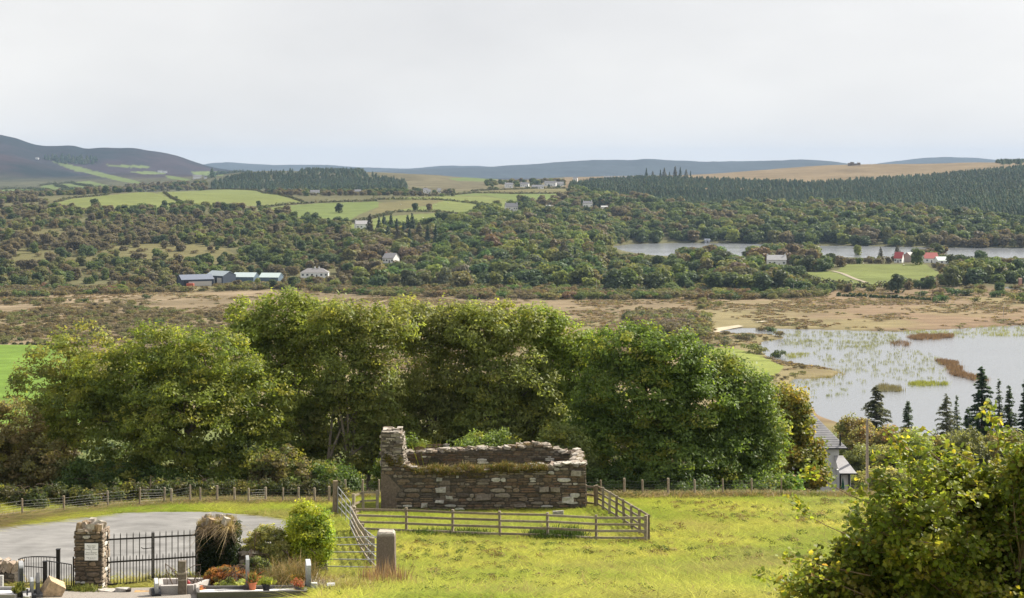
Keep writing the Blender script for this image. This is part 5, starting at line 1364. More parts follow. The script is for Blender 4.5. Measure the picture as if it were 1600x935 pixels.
# shrubs inside the graveyard
bush_at("bright yellow green privet bush behind the graves, lit by the sun", 482, 836, 34, 52, 57.6, [(0.14, 0.17, 0.02), (0.18, 0.195, 0.022), (0.085, 0.12, 0.02)], 301, 190, 110, 0.10, 0.06, cl_r=(0.18, 0.40), name='privet_bush', hang=0.0)
for k, (px, py) in enumerate(((455, 800), (470, 790), (497, 795), (508, 812), (447, 830))): pass
bush_at("olive green shrub with small pale leaves between the ivy pillar and the privet", 415, 852, 34, 30, 57.3, [(0.12, 0.12, 0.045), (0.09, 0.10, 0.035), (0.15, 0.14, 0.06)], 302, 110, 110, 0.09, 0.055, cl_r=(0.14, 0.24), name='shrub', hang=0.0)
bush_at("orange and rust coloured heather bush beside the slim dark headstone", 352, 902, 30, 18, 53.2, [(0.15, 0.06, 0.022), (0.11, 0.05, 0.02), (0.19, 0.10, 0.03), (0.07, 0.06, 0.025)], 303, 110, 130, 0.06, 0.03, cl_r=(0.1, 0.2), name='heather_bush', hang=0.0)
bush_at("low grey green shrub in front of the orange heather", 362, 916, 26, 12, 52.4, [(0.16, 0.18, 0.06), (0.22, 0.23, 0.08), (0.11, 0.13, 0.045)], 304, 60, 90, 0.07, 0.045, cl_r=(0.08, 0.16), name='shrub', hang=0.0)
bush_at("small spiky red brown plant on the pebble grave by the lantern", 307, 918, 9, 7, 51.6, [(0.22, 0.08, 0.05), (0.14, 0.06, 0.04)], 305, 14, 60, 0.12, 0.012, cl_r=(0.08, 0.15), name='shrub', hang=0.0)
bush_at("dark green shrub behind the slim dark headstone", 402, 888, 20, 20, 54.5, [(0.04, 0.055, 0.02), (0.06, 0.07, 0.025)], 306, 50, 90, 0.08, 0.05, cl_r=(0.12, 0.2), name='shrub', hang=0.0)
def grass_clump(label, spots, cols, seed, h, rad, n, lean=0.5, droop=0.8, wd=0.009, name='grass_clump', cat="tall grass"):
    rr = np.random.default_rng(seed); g0 = gd(*spots[0]); root = MB()
    for (px, d) in spots:
        g = gd(px, d); tuft(root, (g.x, g.y, g.z), rad, h * rr.uniform(.7, 1.15), n, rr, cols, lean, wd, droop)
    o = root.build(name, M_DRY, off=np.array(g0)); o.location = g0
    return tag(o, label, cat)
DRYC = [(0.34, 0.24, 0.12), (0.26, 0.18, 0.09), (0.20, 0.155, 0.07), (0.16, 0.14, 0.055)]
grass_clump("big arching clump of dry brown grass in front of the privet bush", [(rng.uniform(428, 480), rng.uniform(52.4, 55.2)) for _ in range(26)], DRYC + [(0.10, 0.11, 0.04)], 311, 1.15, 0.5, 110)
grass_clump("dry grass bank between the tall polished headstone and the steel gate", [(rng.uniform(488, 515), rng.uniform(53.0, 54.6)) for _ in range(14)], [(0.40, 0.31, 0.16), (0.30, 0.24, 0.11)], 312, 0.5, 0.4, 110)
grass_clump("pale yellow green grass clump right of the short square marker", [(rng.uniform(528, 565), rng.uniform(50.3, 52.2)) for _ in range(20)], [(0.36, 0.32, 0.11), (0.26, 0.27, 0.07), (0.42, 0.34, 0.18)], 313, 0.55, 0.45, 120)
grass_clump("dead reddish brown dock stalks around the foot of the granite gate post", [(rng.uniform(570, 628), rng.uniform(52.5, 55.8)) for _ in range(18)], [(0.34, 0.22, 0.15), (0.24, 0.15, 0.10), (0.40, 0.30, 0.20)], 314, 1.0, 0.45, 22, 0.25, 0.1, 0.014)
grass_clump("green and yellow weeds behind the white gravel grave", [(rng.uniform(395, 425), rng.uniform(52.3, 53.3)) for _ in range(16)], [(0.20, 0.23, 0.06), (0.30, 0.25, 0.09), (0.12, 0.15, 0.04)], 315, 0.6, 0.35, 80)
grass_clump("tangled dead grey twigs beside the small plaque", [(rng.uniform(486, 510), rng.uniform(51.4, 52.6)) for _ in range(10)], [(0.30, 0.24, 0.20), (0.18, 0.14, 0.12), (0.4, 0.35, 0.3)], 316, 0.5, 0.35, 70, 1.1, 0.8, 0.012, cat="twigs", name='dead_twigs')
grass_clump("dark green nettle patch growing against the middle of the front rail fence", [(rng.uniform(838, 900), rng.uniform(69.3, 70.6)) for _ in range(26)], [(0.06, 0.10, 0.02), (0.09, 0.14, 0.03), (0.05, 0.08, 0.02)], 317, 0.55, 0.6, 130, 0.5, 0.5, 0.02, cat="nettles", name='nettle_patch')
grass_clump("dark green nettles at the left part of the front rail fence", [(rng.uniform(650, 760), rng.uniform(70.0, 71.3)) for _ in range(22)], [(0.07, 0.11, 0.02), (0.10, 0.15, 0.03)], 318, 0.34, 0.6, 120, 0.5, 0.5, 0.018, cat="nettles", name='nettle_patch')
grass_clump("leafy pale weed climbing the netting fence post left of the tarmac's far end", [(313, 87.6), (315, 87.5), (311, 87.6)], [(0.20, 0.21, 0.07), (0.26, 0.24, 0.10)], 319, 0.85, 0.5, 150, 0.3, 0.4, 0.03, cat="weeds", name='weed')
grass_clump("tuft of weeds at the foot of the notice pillar", [(rng.uniform(118, 142), rng.uniform(52.2, 52.7)) for _ in range(10)], [(0.13, 0.16, 0.04), (0.2, 0.2, 0.06)], 320, 0.28, 0.3, 80, 0.6, 0.5, 0.02, cat="weeds", name='weed')
grass_clump("yellow green sapling leaves growing from the ruin's back wall near its tall corner", [(661, 86.5), (663, 86.3), (658, 86.5)], [(0.24, 0.26, 0.04)], 321, 3.45, 0.5, 260, 0.12, 0.2, 0.03, cat="sapling", name='sapling')

# ------------------------------------------------------------------ the bush in the right foreground
def foreground_bush():
    rr = np.random.default_rng(401); d = 21.0
    x0 = (1570 - CX) / F * d; z0 = tz(x0, d)
    root = empty('hawthorn_bush', (x0, d, z0), "big unclipped hawthorn bush with yellowing leaves and long bare twigs, nearest the viewer", "bush")
    lobes = [(1565, 765, 85, 75), (1475, 780, 85, 75), (1430, 800, 90, 80), (1390, 870, 100, 70), (1350, 925, 90, 60), (1480, 880, 110, 90), (1590, 860, 110, 110), (1420, 950, 120, 60), (1300, 925, 65, 40), (1540, 960, 120, 60), (1680, 810, 100, 100), (1720, 930, 110, 90), (1330, 880, 45, 35), (1620, 730, 45, 25)]
    CCs = []
    base = np.array([x0, d + 0.2, z0])
    hubs = []
    mbw = MB(); wood = (0.13, 0.095, 0.07)
    for (px, py, hw, hh) in lobes:
        c = np.array(P(px, py, d + rr.uniform(-0.5, 0.8))); rd = np.array([hw, hw * 0.9, hh]) / F * d
        m_ = base * 0.5 + c * 0.5 + rr.normal(size=3) * 0.15
        q = np.array(smooth_line([base + rr.normal(size=3) * [0.15, 0.15, 0], m_, c], 6)); mbw.tube(q, np.linspace(0.035, 0.014, len(q)), 6, wood)
        hubs.append((c, rd, q))
    LPs, LN, LC, LT = [], [], [], []
    lc = np.array([(0.115, 0.13, 0.022), (0.085, 0.105, 0.02), (0.14, 0.14, 0.025), (0.065, 0.085, 0.02), (0.20, 0.165, 0.03), (0.17, 0.10, 0.03)])
    lp = np.array([0.28, 0.26, 0.18, 0.15, 0.08, 0.05])
    for (c, rd, q) in hubs:
        nt = int(44 * (rd[0] * rd[2]) ** 0.5 / 0.8) + 12
        for k in range(nt):
            dirn = rr.normal(size=3); dirn /= np.linalg.norm(dirn); s = rr.uniform(0.35, 1.05)
            tip = c + dirn * rd * s
            a = q[rr.integers(len(q) // 2, len(q))]
            m_ = (a + tip) / 2 + rr.normal(size=3) * 0.1 + [0, 0, 0.06]
            tw = np.array(smooth_line([a, m_, tip], 5)); mbw.tube(tw, np.linspace(0.014, 0.0035, len(tw)), 4, (0.16, 0.115, 0.085), cap=False)
            sub = [tw]
            for j in range(3):
                b = tw[rr.integers(3, len(tw))]; e = b + (dirn * 0.5 + rr.normal(size=3) * 0.7) * rr.uniform(0.12, 0.32)
                st = np.array(smooth_line([b, (b + e) / 2 + rr.normal(size=3) * 0.03, e], 3)); mbw.tube(st, np.linspace(0.006, 0.0025, len(st)), 3, (0.19, 0.13, 0.10), cap=False); sub.append(st)
            tint = lc[rr.choice(6, p=lp)]
            for st in sub:
                n = int(rr.uniform(20, 44)); t = rr.uniform(0.25, 1, n) ** 0.8 * (len(st) - 1); i = np.minimum(t.astype(int), len(st) - 2); f = (t - i)[:, None]
                pt = st[i] * (1 - f) + st[i + 1] * f + rr.normal(size=(n, 3)) * 0.05
                LPs.append(pt); LN.append(rr.normal(size=(n, 3)) * 0.6 + [0, -0.1, 0.9] + dirn * 0.3); mixc = lc[rr.choice(6, n, p=lp)]
                LC.append((mixc * 0.55 + tint * 0.45) * rr.uniform(0.75, 1.3, (n, 1)))
    # long bare twigs reaching out left and up
    for pts in ([(1400, 800), (1330, 775), (1275, 742), (1262, 736)], [(1400, 860), (1310, 830), (1255, 800), (1235, 775)], [(1360, 900), (1290, 885), (1225, 872)], [(1350, 930), (1270, 900), (1222, 915)], [(1520, 720), (1480, 700), (1440, 670), (1405, 700)],
                [(1440, 740), (1415, 700), (1395, 680), (1380, 668)], [(1550, 720), (1560, 690), (1548, 650), (1541, 625)], [(1470, 720), (1440, 700), (1405, 712), (1372, 715)], [(1500, 800), (1430, 790), (1370, 765), (1335, 770)]):
        q = np.array([np.array(P(px, py, d - 0.3 + rr.uniform(-0.2, 0.2))) for px, py in pts]); q = np.array(smooth_line(q, 6))
        mbw.tube(q, np.linspace(0.008, 0.003, len(q)), 5, (0.20, 0.14, 0.10), cap=False)
        for j in range(16):
            b = q[rr.integers(len(q) // 4, len(q))]; n = int(rr.uniform(2, 9))
            LPs.append(b + rr.normal(size=(n, 3)) * 0.06); LN.append(rr.normal(size=(n, 3)) * 0.6 + [0, -0.2, 0.9]); LC.append(lc[rr.choice(6, n, p=[.3, .15, .25, .05, .2, .05])] * rr.uniform(0.9, 1.4, (n, 1)))
    Pn, Nn, Cn = np.concatenate(LPs), np.concatenate(LN), np.concatenate(LC); n = len(Pn)
    # lobed leaves: six cornered, slightly folded
    Nn = Nn / np.linalg.norm(Nn, axis=1)[:, None]; t = rr.normal(size=(n, 3)); T = t - (t * Nn).sum(1)[:, None] * Nn; T /= np.linalg.norm(T, axis=1)[:, None]; B = np.cross(Nn, T)
    S = rr.uniform(0.04, 0.075, (n, 1))
    sh = [(-0.5, 0), (-0.2, 0.42), (0.15, 0.30), (0.35, 0.36), (0.62, 0), (0.35, -0.36), (0.15, -0.30), (-0.2, -0.42)]
    V = np.stack([Pn + T * a * S * 1.15 + B * b * S * 1.25 + Nn * abs(b) * S * 0.35 for a, b in sh], 1).reshape(-1, 3)
    mb = MB(); k = np.arange(n)[:, None] * 8; mb.add(V, k + np.array([[0, 1, 2, 3, 4]]), np.repeat(Cn * 1.85 * np.array([0.93, 1.0, 1.0]), 8, axis=0)); mb.Fs.append(k + np.array([[0, 4, 5, 6, 7]]))
    mb.build('foliage', M_LEAF, root)
    mbw.build('branches', M_BARK, root)
foreground_bush()

# ------------------------------------------------------------------ conifers and shrubs by the lake on the right
def conifer(name, label, px, top_py, hw, d, seed, cols, dens=1.0, base_py=None, group=None, gap=0.0, droop=0.1, up=0.18):
    rr = np.random.default_rng(seed); x = (px - CX) / F * d; z0 = tz(x, d); ztop = CZ - (top_py - HY) / F * d; H = ztop - z0; R = hw / F * d
    root = empty(name, (x, d, z0), label, "conifer", group)
    mb = MB(); mb.tube([(x, d, z0 - 0.3), (x + 0.05, d, z0 + H * 0.5), (x, d, ztop)], [0.02 * H, 0.012 * H, 0.012], 6, (0.13, 0.105, 0.085)); mb.build('trunk', M_BARK, root)
    mb = MB(); wb = MB(); nwh = int(H / 0.26)
    Ps, Ns, Cs = [], [], []
    for k in range(nwh):
        f = k / nwh; zz = ztop - f * H * 0.96; rad = 1.3 * R * (0.08 + 0.95 * f ** 0.75) * (0.85 + 0.3 * rr.random())
        if f > 0.75: rad *= 1.0
        nb = rr.integers(4, 7)
        for b in range(nb):
            if rr.random() < gap: continue
            az = rr.uniform(0, 2 * math.pi); ln = rad * rr.uniform(0.7, 1.12)
            D = np.array([math.cos(az), math.sin(az), 0.0]); n = max(10, int(44 * ln * dens)); t = rr.uniform(0.12, 1, n)
            base = np.array([x, d, zz + rr.uniform(-0.3, 0.3)]); ptz = up * np.sin(t * 2.2) * ln * 0.8 - droop * t * t * ln
            side = np.array([-D[1], D[0], 0]); w = (1 - t) * 0.28 * ln + 0.08
            pts = base + D * (t * ln)[:, None] + np.stack([0 * t, 0 * t, ptz - rr.uniform(0, 0.28, n) * t * ln * 0.5], 1) + side * (rr.uniform(-1, 1, n) * w)[:, None] + rr.normal(size=(n, 3)) * 0.04
            Ps.append(pts); Ns.append(rr.normal(size=(n, 3)) * 0.45 + [0, 0, 1.0] + D * 0.2); Cs.append(pick(rr, cols)[None, :] * rr.uniform(0.7, 1.25, (n, 1)))
            e = base + D * ln * 0.95 + [0, 0, up * math.sin(2.1) * ln * 0.8 - droop * ln]
            wb.tube([base, (base + e) / 2 + [0, 0, 0.05 * ln], e], [0.03, 0.02, 0.008], 4, (0.14, 0.11, 0.09), cap=False)
    Pn, Nn, Cn = np.concatenate(Ps), np.concatenate(Ns), np.concatenate(Cs)
    mb.add(*leaves(Pn, Nn, 0.34, 0.11, Cn * 2.3, rr)); mb.build('foliage', M_LEAF, root); wb.build('branches', M_BARK, root)
    return root
PN = [(0.05, 0.058, 0.035), (0.06, 0.062, 0.04)]; PD_ = [(0.022, 0.04, 0.022), (0.03, 0.05, 0.026)]; SP = [(0.035, 0.055, 0.035), (0.045, 0.062, 0.04)]
for k, (px, top, hw, d, cols, dens, gap, nm, lab) in enumerate([
    (1369, 604, 34, 215, PN, 1.5, 0.05, 'pine_tree', "wide brownish pine standing alone at the lakeside, left of the other conifers"),
    (1419, 628, 17, 225, SP, 1.1, 0.0, 'spruce_tree', "small neat conical spruce next to the wide brownish pine"),
    (1479, 619, 27, 215, PN, 0.9, 0.15, 'pine_tree', "ragged sparse conifer right of the small neat spruce"),
    (1495, 622, 12, 222, SP, 0.7, 0.3, 'spruce_tree', "thin pale spruce top just right of the ragged conifer"),
    (1534, 575, 30, 200, PD_, 1.7, 0.0, 'spruce_tree', "tallest and darkest spruce at the lakeside"),
    (1512, 640, 16, 210, PD_, 1.2, 0.0, 'spruce_tree', "small dark spruce at the left foot of the tallest one"),
    (1561, 595, 14, 205, SP, 0.7, 0.3, 'spruce_tree', "slender thin spruce right of the tallest dark one"),
    (1577, 604, 18, 206, SP, 1.2, 0.0, 'spruce_tree', "spruce with upswept branches, second from the right edge"),
    (1602, 596, 18, 204, PD_, 1.5, 0.0, 'spruce_tree', "dark spruce cut by the right edge"),
    (1640, 590, 24, 210, PD_, 1.3, 0.0, 'spruce_tree', "dark spruce just beyond the right edge")]):
    conifer(nm, lab, px, top, hw, d, 500 + k, cols, dens, gap=gap, group="conifers beside the lake")
RU = [(0.13, 0.085, 0.045), (0.10, 0.08, 0.04), (0.085, 0.085, 0.035)]
for k, (px, py, hw, hh, d, cols, lab) in enumerate([
    (1335, 670, 30, 22, 205, [(0.075, 0.08, 0.03), (0.10, 0.08, 0.035)], "dull green bush at the lake edge, left of the wide pine"),
    (1350, 690, 26, 22, 200, RU, "russet bush just right of the white house roof"),
    (1342, 715, 22, 22, 190, [(0.11, 0.12, 0.045), (0.09, 0.10, 0.04)], "rounded olive willow bush above the house's lower roof"),
    (1400, 690, 32, 28, 198, RU, "wide russet bush below the neat small spruce"),
    (1385, 718, 34, 24, 185, [(0.10, 0.10, 0.04), (0.08, 0.09, 0.035)], "olive bush behind the timber pole"),
    (1430, 700, 24, 26, 190, [(0.12, 0.14, 0.05), (0.10, 0.12, 0.045)], "light grey green willow bush below the ragged conifer"),
    (1460, 700, 30, 26, 192, RU, "russet brown bush partly behind the foreground hawthorn"),
    (1510, 700, 40, 30, 190, [(0.08, 0.085, 0.035)], "olive bush below the tallest spruce"),
    (1580, 700, 50, 30, 190, [(0.09, 0.08, 0.04)], "brownish bush at the right edge under the spruces"),
    (1300, 712, 40, 24, 200, [(0.08, 0.09, 0.035)], "green bush behind the white house"),
    (1375, 745, 40, 14, 172, [(0.12, 0.13, 0.05), (0.14, 0.13, 0.06)], "low olive hedge across the slope behind the drive"),
    (1450, 745, 50, 18, 170, [(0.11, 0.115, 0.045)], "low green hedge running right from the timber pole")]):
    bush_at(lab, px, py, hw, hh, d, cols, 600 + k, int(hw * hh / 9), 70, 0.32, 0.2, cl_r=(0.5, 1.0), group="bushes on the slope above the lake")
# ------------------------------------------------------------------ far buildings
HOUSES = []     # exclusion discs for the woods: x, y, radius
LAND = []       # landmarks for labels: px, py, words
def far_house(label, px, py, wpx, wh, rh, rz=0.0, dm=None, wc=WC, rc=(0.14, 0.14, 0.15), chim=0, hip=False, windows=3, excl=1.0, dep=7.0, group=None, name='farmhouse', mark=None, dmin=900, sink=1.5, **kw):
    g = gp(px, py, dmin, 9000); L = wpx / F * g.y
    o = gable_house(name, label, g.x, g.y, L, dep, wh, rh, rz, wc, rc, chim=chim, hip=hip, windows=windows, group=group, z0=g.z, small=True, sink=sink, **kw)
    HOUSES.append((g.x, g.y, L * 0.6 * excl + 4)); LAND.append((px, py - 4, mark or 'the ' + label.split(',')[0]))
    return o, g
far_house("long white bungalow with a grey hipped roof at the edge of the bog", 492, 433.5, 43, 3.4, 2.6, 0.05, rc=(0.21, 0.20, 0.20), chim=2, hip=True, windows=5, dep=9, mark='the white bungalow', excl=1.3)
def shed(label, px, py, wpx, wh, rh, rz, rc, wc, dep, mark, white_side=True, opening=None):
    o, g = far_house(label, px, py, wpx, wh, rh, rz, wc=wc, rc=rc, windows=0, door=False, dep=dep, name='farm_shed', mark=mark, excl=1.1, over=0.25, cat="farm shed")
    L = wpx / F * g.y
    if white_side:
        mb = MB(); mb.box((0, -dep / 2 - 0.05, wh * 0.36), (L * 0.86, 0.1, wh * 0.72), 0, (0.50, 0.48, 0.45)); mb.build('block_wall', M_PLAIN, None, off=(0, 0, 0)).parent = o
    if opening:
        mb = MB(); mb.box((opening * L, -dep / 2 - 0.1, wh * 0.42), (L * 0.14, 0.1, wh * 0.84), 0, (0.02, 0.025, 0.03)); mb.build('door', M_PLAIN, None, off=(0, 0, 0)).parent = o
    return o, g
sh1, g1 = shed("navy blue farm shed with a grey roof and pale block wall, leftmost of the sheds", 305, 446, 50, 4.0, 2.6, 0.42, (0.15, 0.17, 0.22), (0.045, 0.057, 0.08), 15, 'the leftmost navy shed', opening=-0.36)
shed("navy blue farm shed with pale doors, second from the left", 345, 441, 34, 4.4, 2.6, -0.5, (0.26, 0.30, 0.33), (0.045, 0.057, 0.08), 13, 'the second navy shed', opening=0.1)
shed("pale green roofed farm shed half hidden by bushes, third from the left", 384, 438.5, 34, 2.6, 2.4, -0.1, (0.36, 0.42, 0.43), (0.10, 0.14, 0.18), 14, 'the third farm shed', white_side=False)
shed("pale green roofed farm shed standing rightmost of the sheds", 424, 438.5, 30, 2.4, 2.4, -0.1, (0.36, 0.43, 0.43), (0.10, 0.14, 0.18), 14, 'the rightmost farm shed', white_side=False)
mb = MB(); mb.box((g1.x - 1.0, g1.y - 10.0, g1.z + 0.9), (4.5, 2.0, 1.7), 0, (0.45, 0.12, 0.07), 0.05); mb.box((g1.x - 1.0, g1.y - 10.0, g1.z + 1.85), (3.6, 1.6, 0.3), 0, (0.36, 0.10, 0.06), 0.05)
tag(mb.build('farm_trailer', M_PLAIN), "orange red trailer parked beside the leftmost navy shed", "trailer")
far_house("white cottage with a pale roof among the trees right of the bungalow", 611, 411, 20, 3.6, 3.4, -0.5, chim=1, windows=3, rc=(0.30, 0.29, 0.29), dep=8, mark='the cottage right of the bungalow', excl=1.6, chimc=(0.35, 0.18, 0.12))
far_house("white house half hidden below the dark hillside conifers", 566, 359, 22, 5.0, 3.0, 0.3, chim=1, windows=3, rc=(0.30, 0.29, 0.30), dep=8, mark='the house below the dark conifers', dmin=1200, excl=1.6)
far_house("white grey roofed house at the right edge of the hilltop pastures", 799, 329.5, 19, 4.6, 4.0, 0.2, chim=2, windows=4, mark='the grey roofed white house', dmin=1200, excl=1.6)
far_house("tall narrow white farmhouse with two chimneys left of the plantation", 918, 326, 14, 6.2, 2.6, 0.1, chim=2, windows=3, mark='the tall white farmhouse', dmin=1200, excl=1.8)
far_house("small white outbuilding right of the tall white farmhouse", 944, 327, 10, 2.6, 1.4, 0.1, windows=1, door=False, mark='the small white outbuilding', dmin=1200, excl=1.6, rc=(0.4, 0.4, 0.4))
far_house("white lean-to building with a sloping garden above the upper lake's left tip", 860, 326, 14, 2.4, 1.6, 0.15, windows=2, mark='the low white building', dmin=1200, rc=(0.35, 0.35, 0.34))
far_house("low white cottage with two chimneys in front of the russet lakeside trees", 1213, 416, 29, 4.6, 3.2, -0.06, chim=2, windows=3, rc=(0.40, 0.39, 0.40), mark='the two chimney white cottage', excl=1.5)
far_house("white house with a bright red roof by the two lakeside pines", 1405, 410.5, 12, 3.4, 4.4, -0.5, rc=(0.38, 0.07, 0.07), windows=2, mark='the red roofed house', excl=1.2)
far_house("long barn with a bright red roof at the top of the lakeside pasture", 1453, 410.5, 22, 3.4, 4.0, 0.1, rc=(0.36, 0.08, 0.07), windows=2, mark='the red roofed barn', excl=1.1, name='barn', cat="barn")
far_house("pale green roofed barn joined to the right of the red roofed barn", 1474, 412, 24, 2.4, 2.6, 0.1, rc=(0.50, 0.56, 0.52), windows=1, mark='the pale green roofed barn', excl=1.0, name='barn', cat="barn", dep=9)
far_house("stone gabled house between the red roofed house and the big green tree", 1421, 410, 12, 4.6, 2.8, 0.7, wc=(0.36, 0.31, 0.27), rc=(0.2, 0.19, 0.19), windows=2, mark='the stone gabled house', excl=1.0)
far_house("small pale boathouse at the far shore of the upper lake", 1105, 379.6, 8, 2.6, 1.4, 0.0, wc=(0.36, 0.38, 0.42), rc=(0.3, 0.32, 0.36), windows=0, mark='the boathouse', name='boathouse', cat="boathouse", dep=5, dmin=1400)
for k, (px, py, w, hgt, lab, ch) in enumerate([(795, 293.5, 12, 4.5, "leftmost white house of the hilltop village", 1), (820, 292.5, 13, 4.2, "grey fronted house second from the left in the hilltop village", 1), (840, 295, 18, 2.8, "long low white building in the middle of the hilltop village", 0),
                                       (860, 291, 18, 5.0, "widest white house at the right of the hilltop village", 2), (875, 290.5, 10, 3.6, "small white house on the right end of the hilltop village", 0), (899, 284, 7, 6.0, "white gabled building on the crest just left of the plantation", 0)]):
    far_house(lab, px, py, w, hgt, 2.6, (-1) ** k * 0.15, chim=ch, windows=3, dmin=1900, mark='the hilltop village', group="houses of the hilltop village", dep=9)
for k, (px, py, w, hgt, lab) in enumerate([(492, 303.5, 14, 3.0, "pale grey farm building beyond the hilltop pastures, leftmost of three"), (559, 302, 10, 2.6, "small white building below the conifer hill"), (665, 303, 7, 5.0, "white gabled cottage on the moor beyond the pastures"), (669.5, 303.5, 6, 3.6, "white lean-to beside the gabled cottage on the moor"), (686, 301.5, 5, 3.5, "tiny white shed right of the gabled cottage on the moor")]):
    far_house(lab, px, py, w, hgt, 2.6, 0.2, windows=2, dmin=2050, group="far houses beyond the pastures", dep=8)
for k, (px, py, w, hgt, lab) in enumerate([(58, 249, 6, 6.0, "lone white house high on the purple mountain slope"), (250, 269.5, 8, 6.0, "white house left of the farm on the mountain's lower slope"), (258, 270, 7, 5, "smaller white house just right of its neighbour on the mountain slope"), (308, 279.5, 15, 8.0, "long white farm at the foot of the mountain"), (321, 280, 5, 5.0, "small white shed right of the long farm at the mountain's foot")]):
    far_house(lab, px, py, w * 0.85, hgt * 0.6, 2.6, 0.2, windows=0, door=False, dmin=3000, group="white farms on the mountain slope", dep=12)
for k, px in enumerate((946, 951, 957, 964, 971, 979, 984)):
    lab = ["leftmost", "second", "third", "middle", "fifth", "sixth", "rightmost"][k] + " of the seven pale caravans on the skyline left of the plantation crest"
    g = gd(px, 2900); mb = MB(); rr = np.random.default_rng(k); wv = rr.uniform(5, 8)
    mb.box((g.x, g.y, g.z + 4.5), (wv, 3, 2.6), 0, (0.62, 0.63, 0.64), 0.05); mb.box((g.x, g.y, g.z + 5.9), (wv * 0.9, 2.4, 0.4), 0, (0.5, 0.5, 0.52), 0.03); mb.box((g.x, g.y, g.z + 1.6), (wv * 0.95, 2.8, 3.3), 0, (0.12, 0.12, 0.1))
    tag(mb.build('caravan', M_PLAIN), lab, "caravan", "caravans on the skyline")
# roofless ruin on the moor skyline and the brick stack by the pool
g = gp(1334, 259, 2500, 3600); mb = MB()
for dx, w, h in ((-9, 5, 6), (-3, 7, 8), (4, 8, 5), (10, 5, 7)): mb.box((g.x + dx, g.y, g.z + h / 2 - 1), (w, 7, h), 0, (0.2, 0.17, 0.14), 0.5)
tag(mb.build('ruined_building', M_STONE), "broken stone ruin on top of the brown moor against the sky", "ruin")
g = gp(1594, 449, 880, 1000); mb = MB(); mb.box((g.x, g.y, g.z + 2.6), (1.9, 1.9, 5.6), 0, (0.42, 0.24, 0.18), 0.05); mb.box((g.x, g.y, g.z + 5.5), (2.2, 2.2, 0.4), 0, (0.5, 0.36, 0.28), 0.03)
tag(mb.build('brick_stack', M_STONE), "square pinkish brick stack by the pool at the right edge", "brick stack")
LAND += [(265, 398, 'the ochre clearing'), (1330, 432, 'the lakeside pasture'), (1440, 428, "the lakeside pasture's right end"), (1080, 440, 'the tan clearing'), (1590, 450, 'the brick stack by the pool'), (968, 392, "the upper lake's left tip"),
         (1040, 392, "the upper lake's near shore"), (1550, 425, 'the small right hand pasture'), (20, 400, 'the left edge clearing'), (180, 318, 'the leftmost hilltop pasture'), (360, 310, 'the second hilltop pasture'), (470, 335, 'the pasture with the lone tree'), (640, 348, 'the sheep pasture'),
         (30, 480, "the bog's left end"), (170, 480, "the bog's pale strip"), (700, 462, "the bog's far edge"), (780, 455, 'the pole left of centre'), (932, 450, 'the tall pole by the bog'), (1130, 515, "the lower lake's head"), (1240, 450, 'the pole right of centre'), (1310, 465, 'the straight hedge'), (880, 455, 'the bog between the poles')]
for px, py, top, lab in ((463, 391, 374, "timber pole in the scrub above the white bungalow"), (780, 466, 446, "pale timber pole at the wood's edge left of centre"), (932, 462, 439, "tall pale pole at the wood's edge by the bog"), (1240, 460, 443, "thin pole in the scrub below the lakeside pasture"),
                         (1392, 480, 460, "leaning pale pole in the brown bog"), (1438, 466, 448, "thin pole right of the straight hedge"), (1568, 495, 478, "short pale post in the bog near the right edge"), (245, 346, 333, "pole in the wood below the hilltop pastures"), (1075, 455, 442, "thin pole below the tan clearing")):
    g = gp(px, py, 700, 2000); utility_pole(lab, px, g.y, top, 0.13, False, col=(0.42, 0.38, 0.33), group="far utility poles")

# ------------------------------------------------------------------ tree shapes used by the hundred
def broad_shape(seed, form, mat):
    rr = np.random.default_rng(seed); mb = MB(); nl = 15
    wx, top = {'round': (0.46, 1.0), 'spreading': (0.66, 0.8), 'tall': (0.34, 1.15), 'lopsided': (0.5, 0.95)}[form]
    Ps, Ns, Cs = [], [], []
    for k in range(nl):
        az = rr.uniform(0, 2 * math.pi); f = rr.random() ** 0.7
        z = 0.28 + (top - 0.42) * rr.random(); rmax = wx * math.sin(math.pi * min(1, max(0.12, (z / top) * 0.86 + 0.12))) ** 0.6
        c = np.array([math.cos(az) * rmax * f * 0.8, math.sin(az) * rmax * f * 0.8, z])
        if form == 'lopsided': c[0] += 0.25 * (z - 0.4)
        rad = rr.uniform(0.15, 0.24) * (1.15 if z < 0.5 else 1); n = 60; q = rr.normal(size=(n, 3)); q /= np.linalg.norm(q, axis=1)[:, None]
        Ps.append(c + q * rad * rr.uniform(0.88, 1.04, (n, 1)) * [1, 1, 0.85]); Ns.append(q * 0.8 + rr.normal(size=(n, 3)) * 0.36 + [0, 0, 0.35])
        Cs.append(np.ones((n, 3)) * rr.uniform(0.85, 1.18) * rr.uniform(0.88, 1.12, (n, 1)))
    n = 90; q = rr.normal(size=(n, 3)); q /= np.linalg.norm(q, axis=1)[:, None]
    Ps.append([0, 0, 0.2] + q * [wx * 0.75, wx * 0.75, 0.2]); Ns.append(q + rr.normal(size=(n, 3)) * 0.4); Cs.append(np.ones((n, 3)) * 0.9)
    mb.add(*leaves(np.concatenate(Ps), np.concatenate(Ns), 0.125, 0.115, np.concatenate(Cs), rr))
    mb.tube([(0, 0, -0.1), (0.01, 0, 0.25), (0, 0.01, 0.6)], [0.03, 0.025, 0.01], 5, (1.2, 1.0, 0.9))
    return mb.build('broadleaf_tree', mat, None, off=(0, 0, 0), link=False)
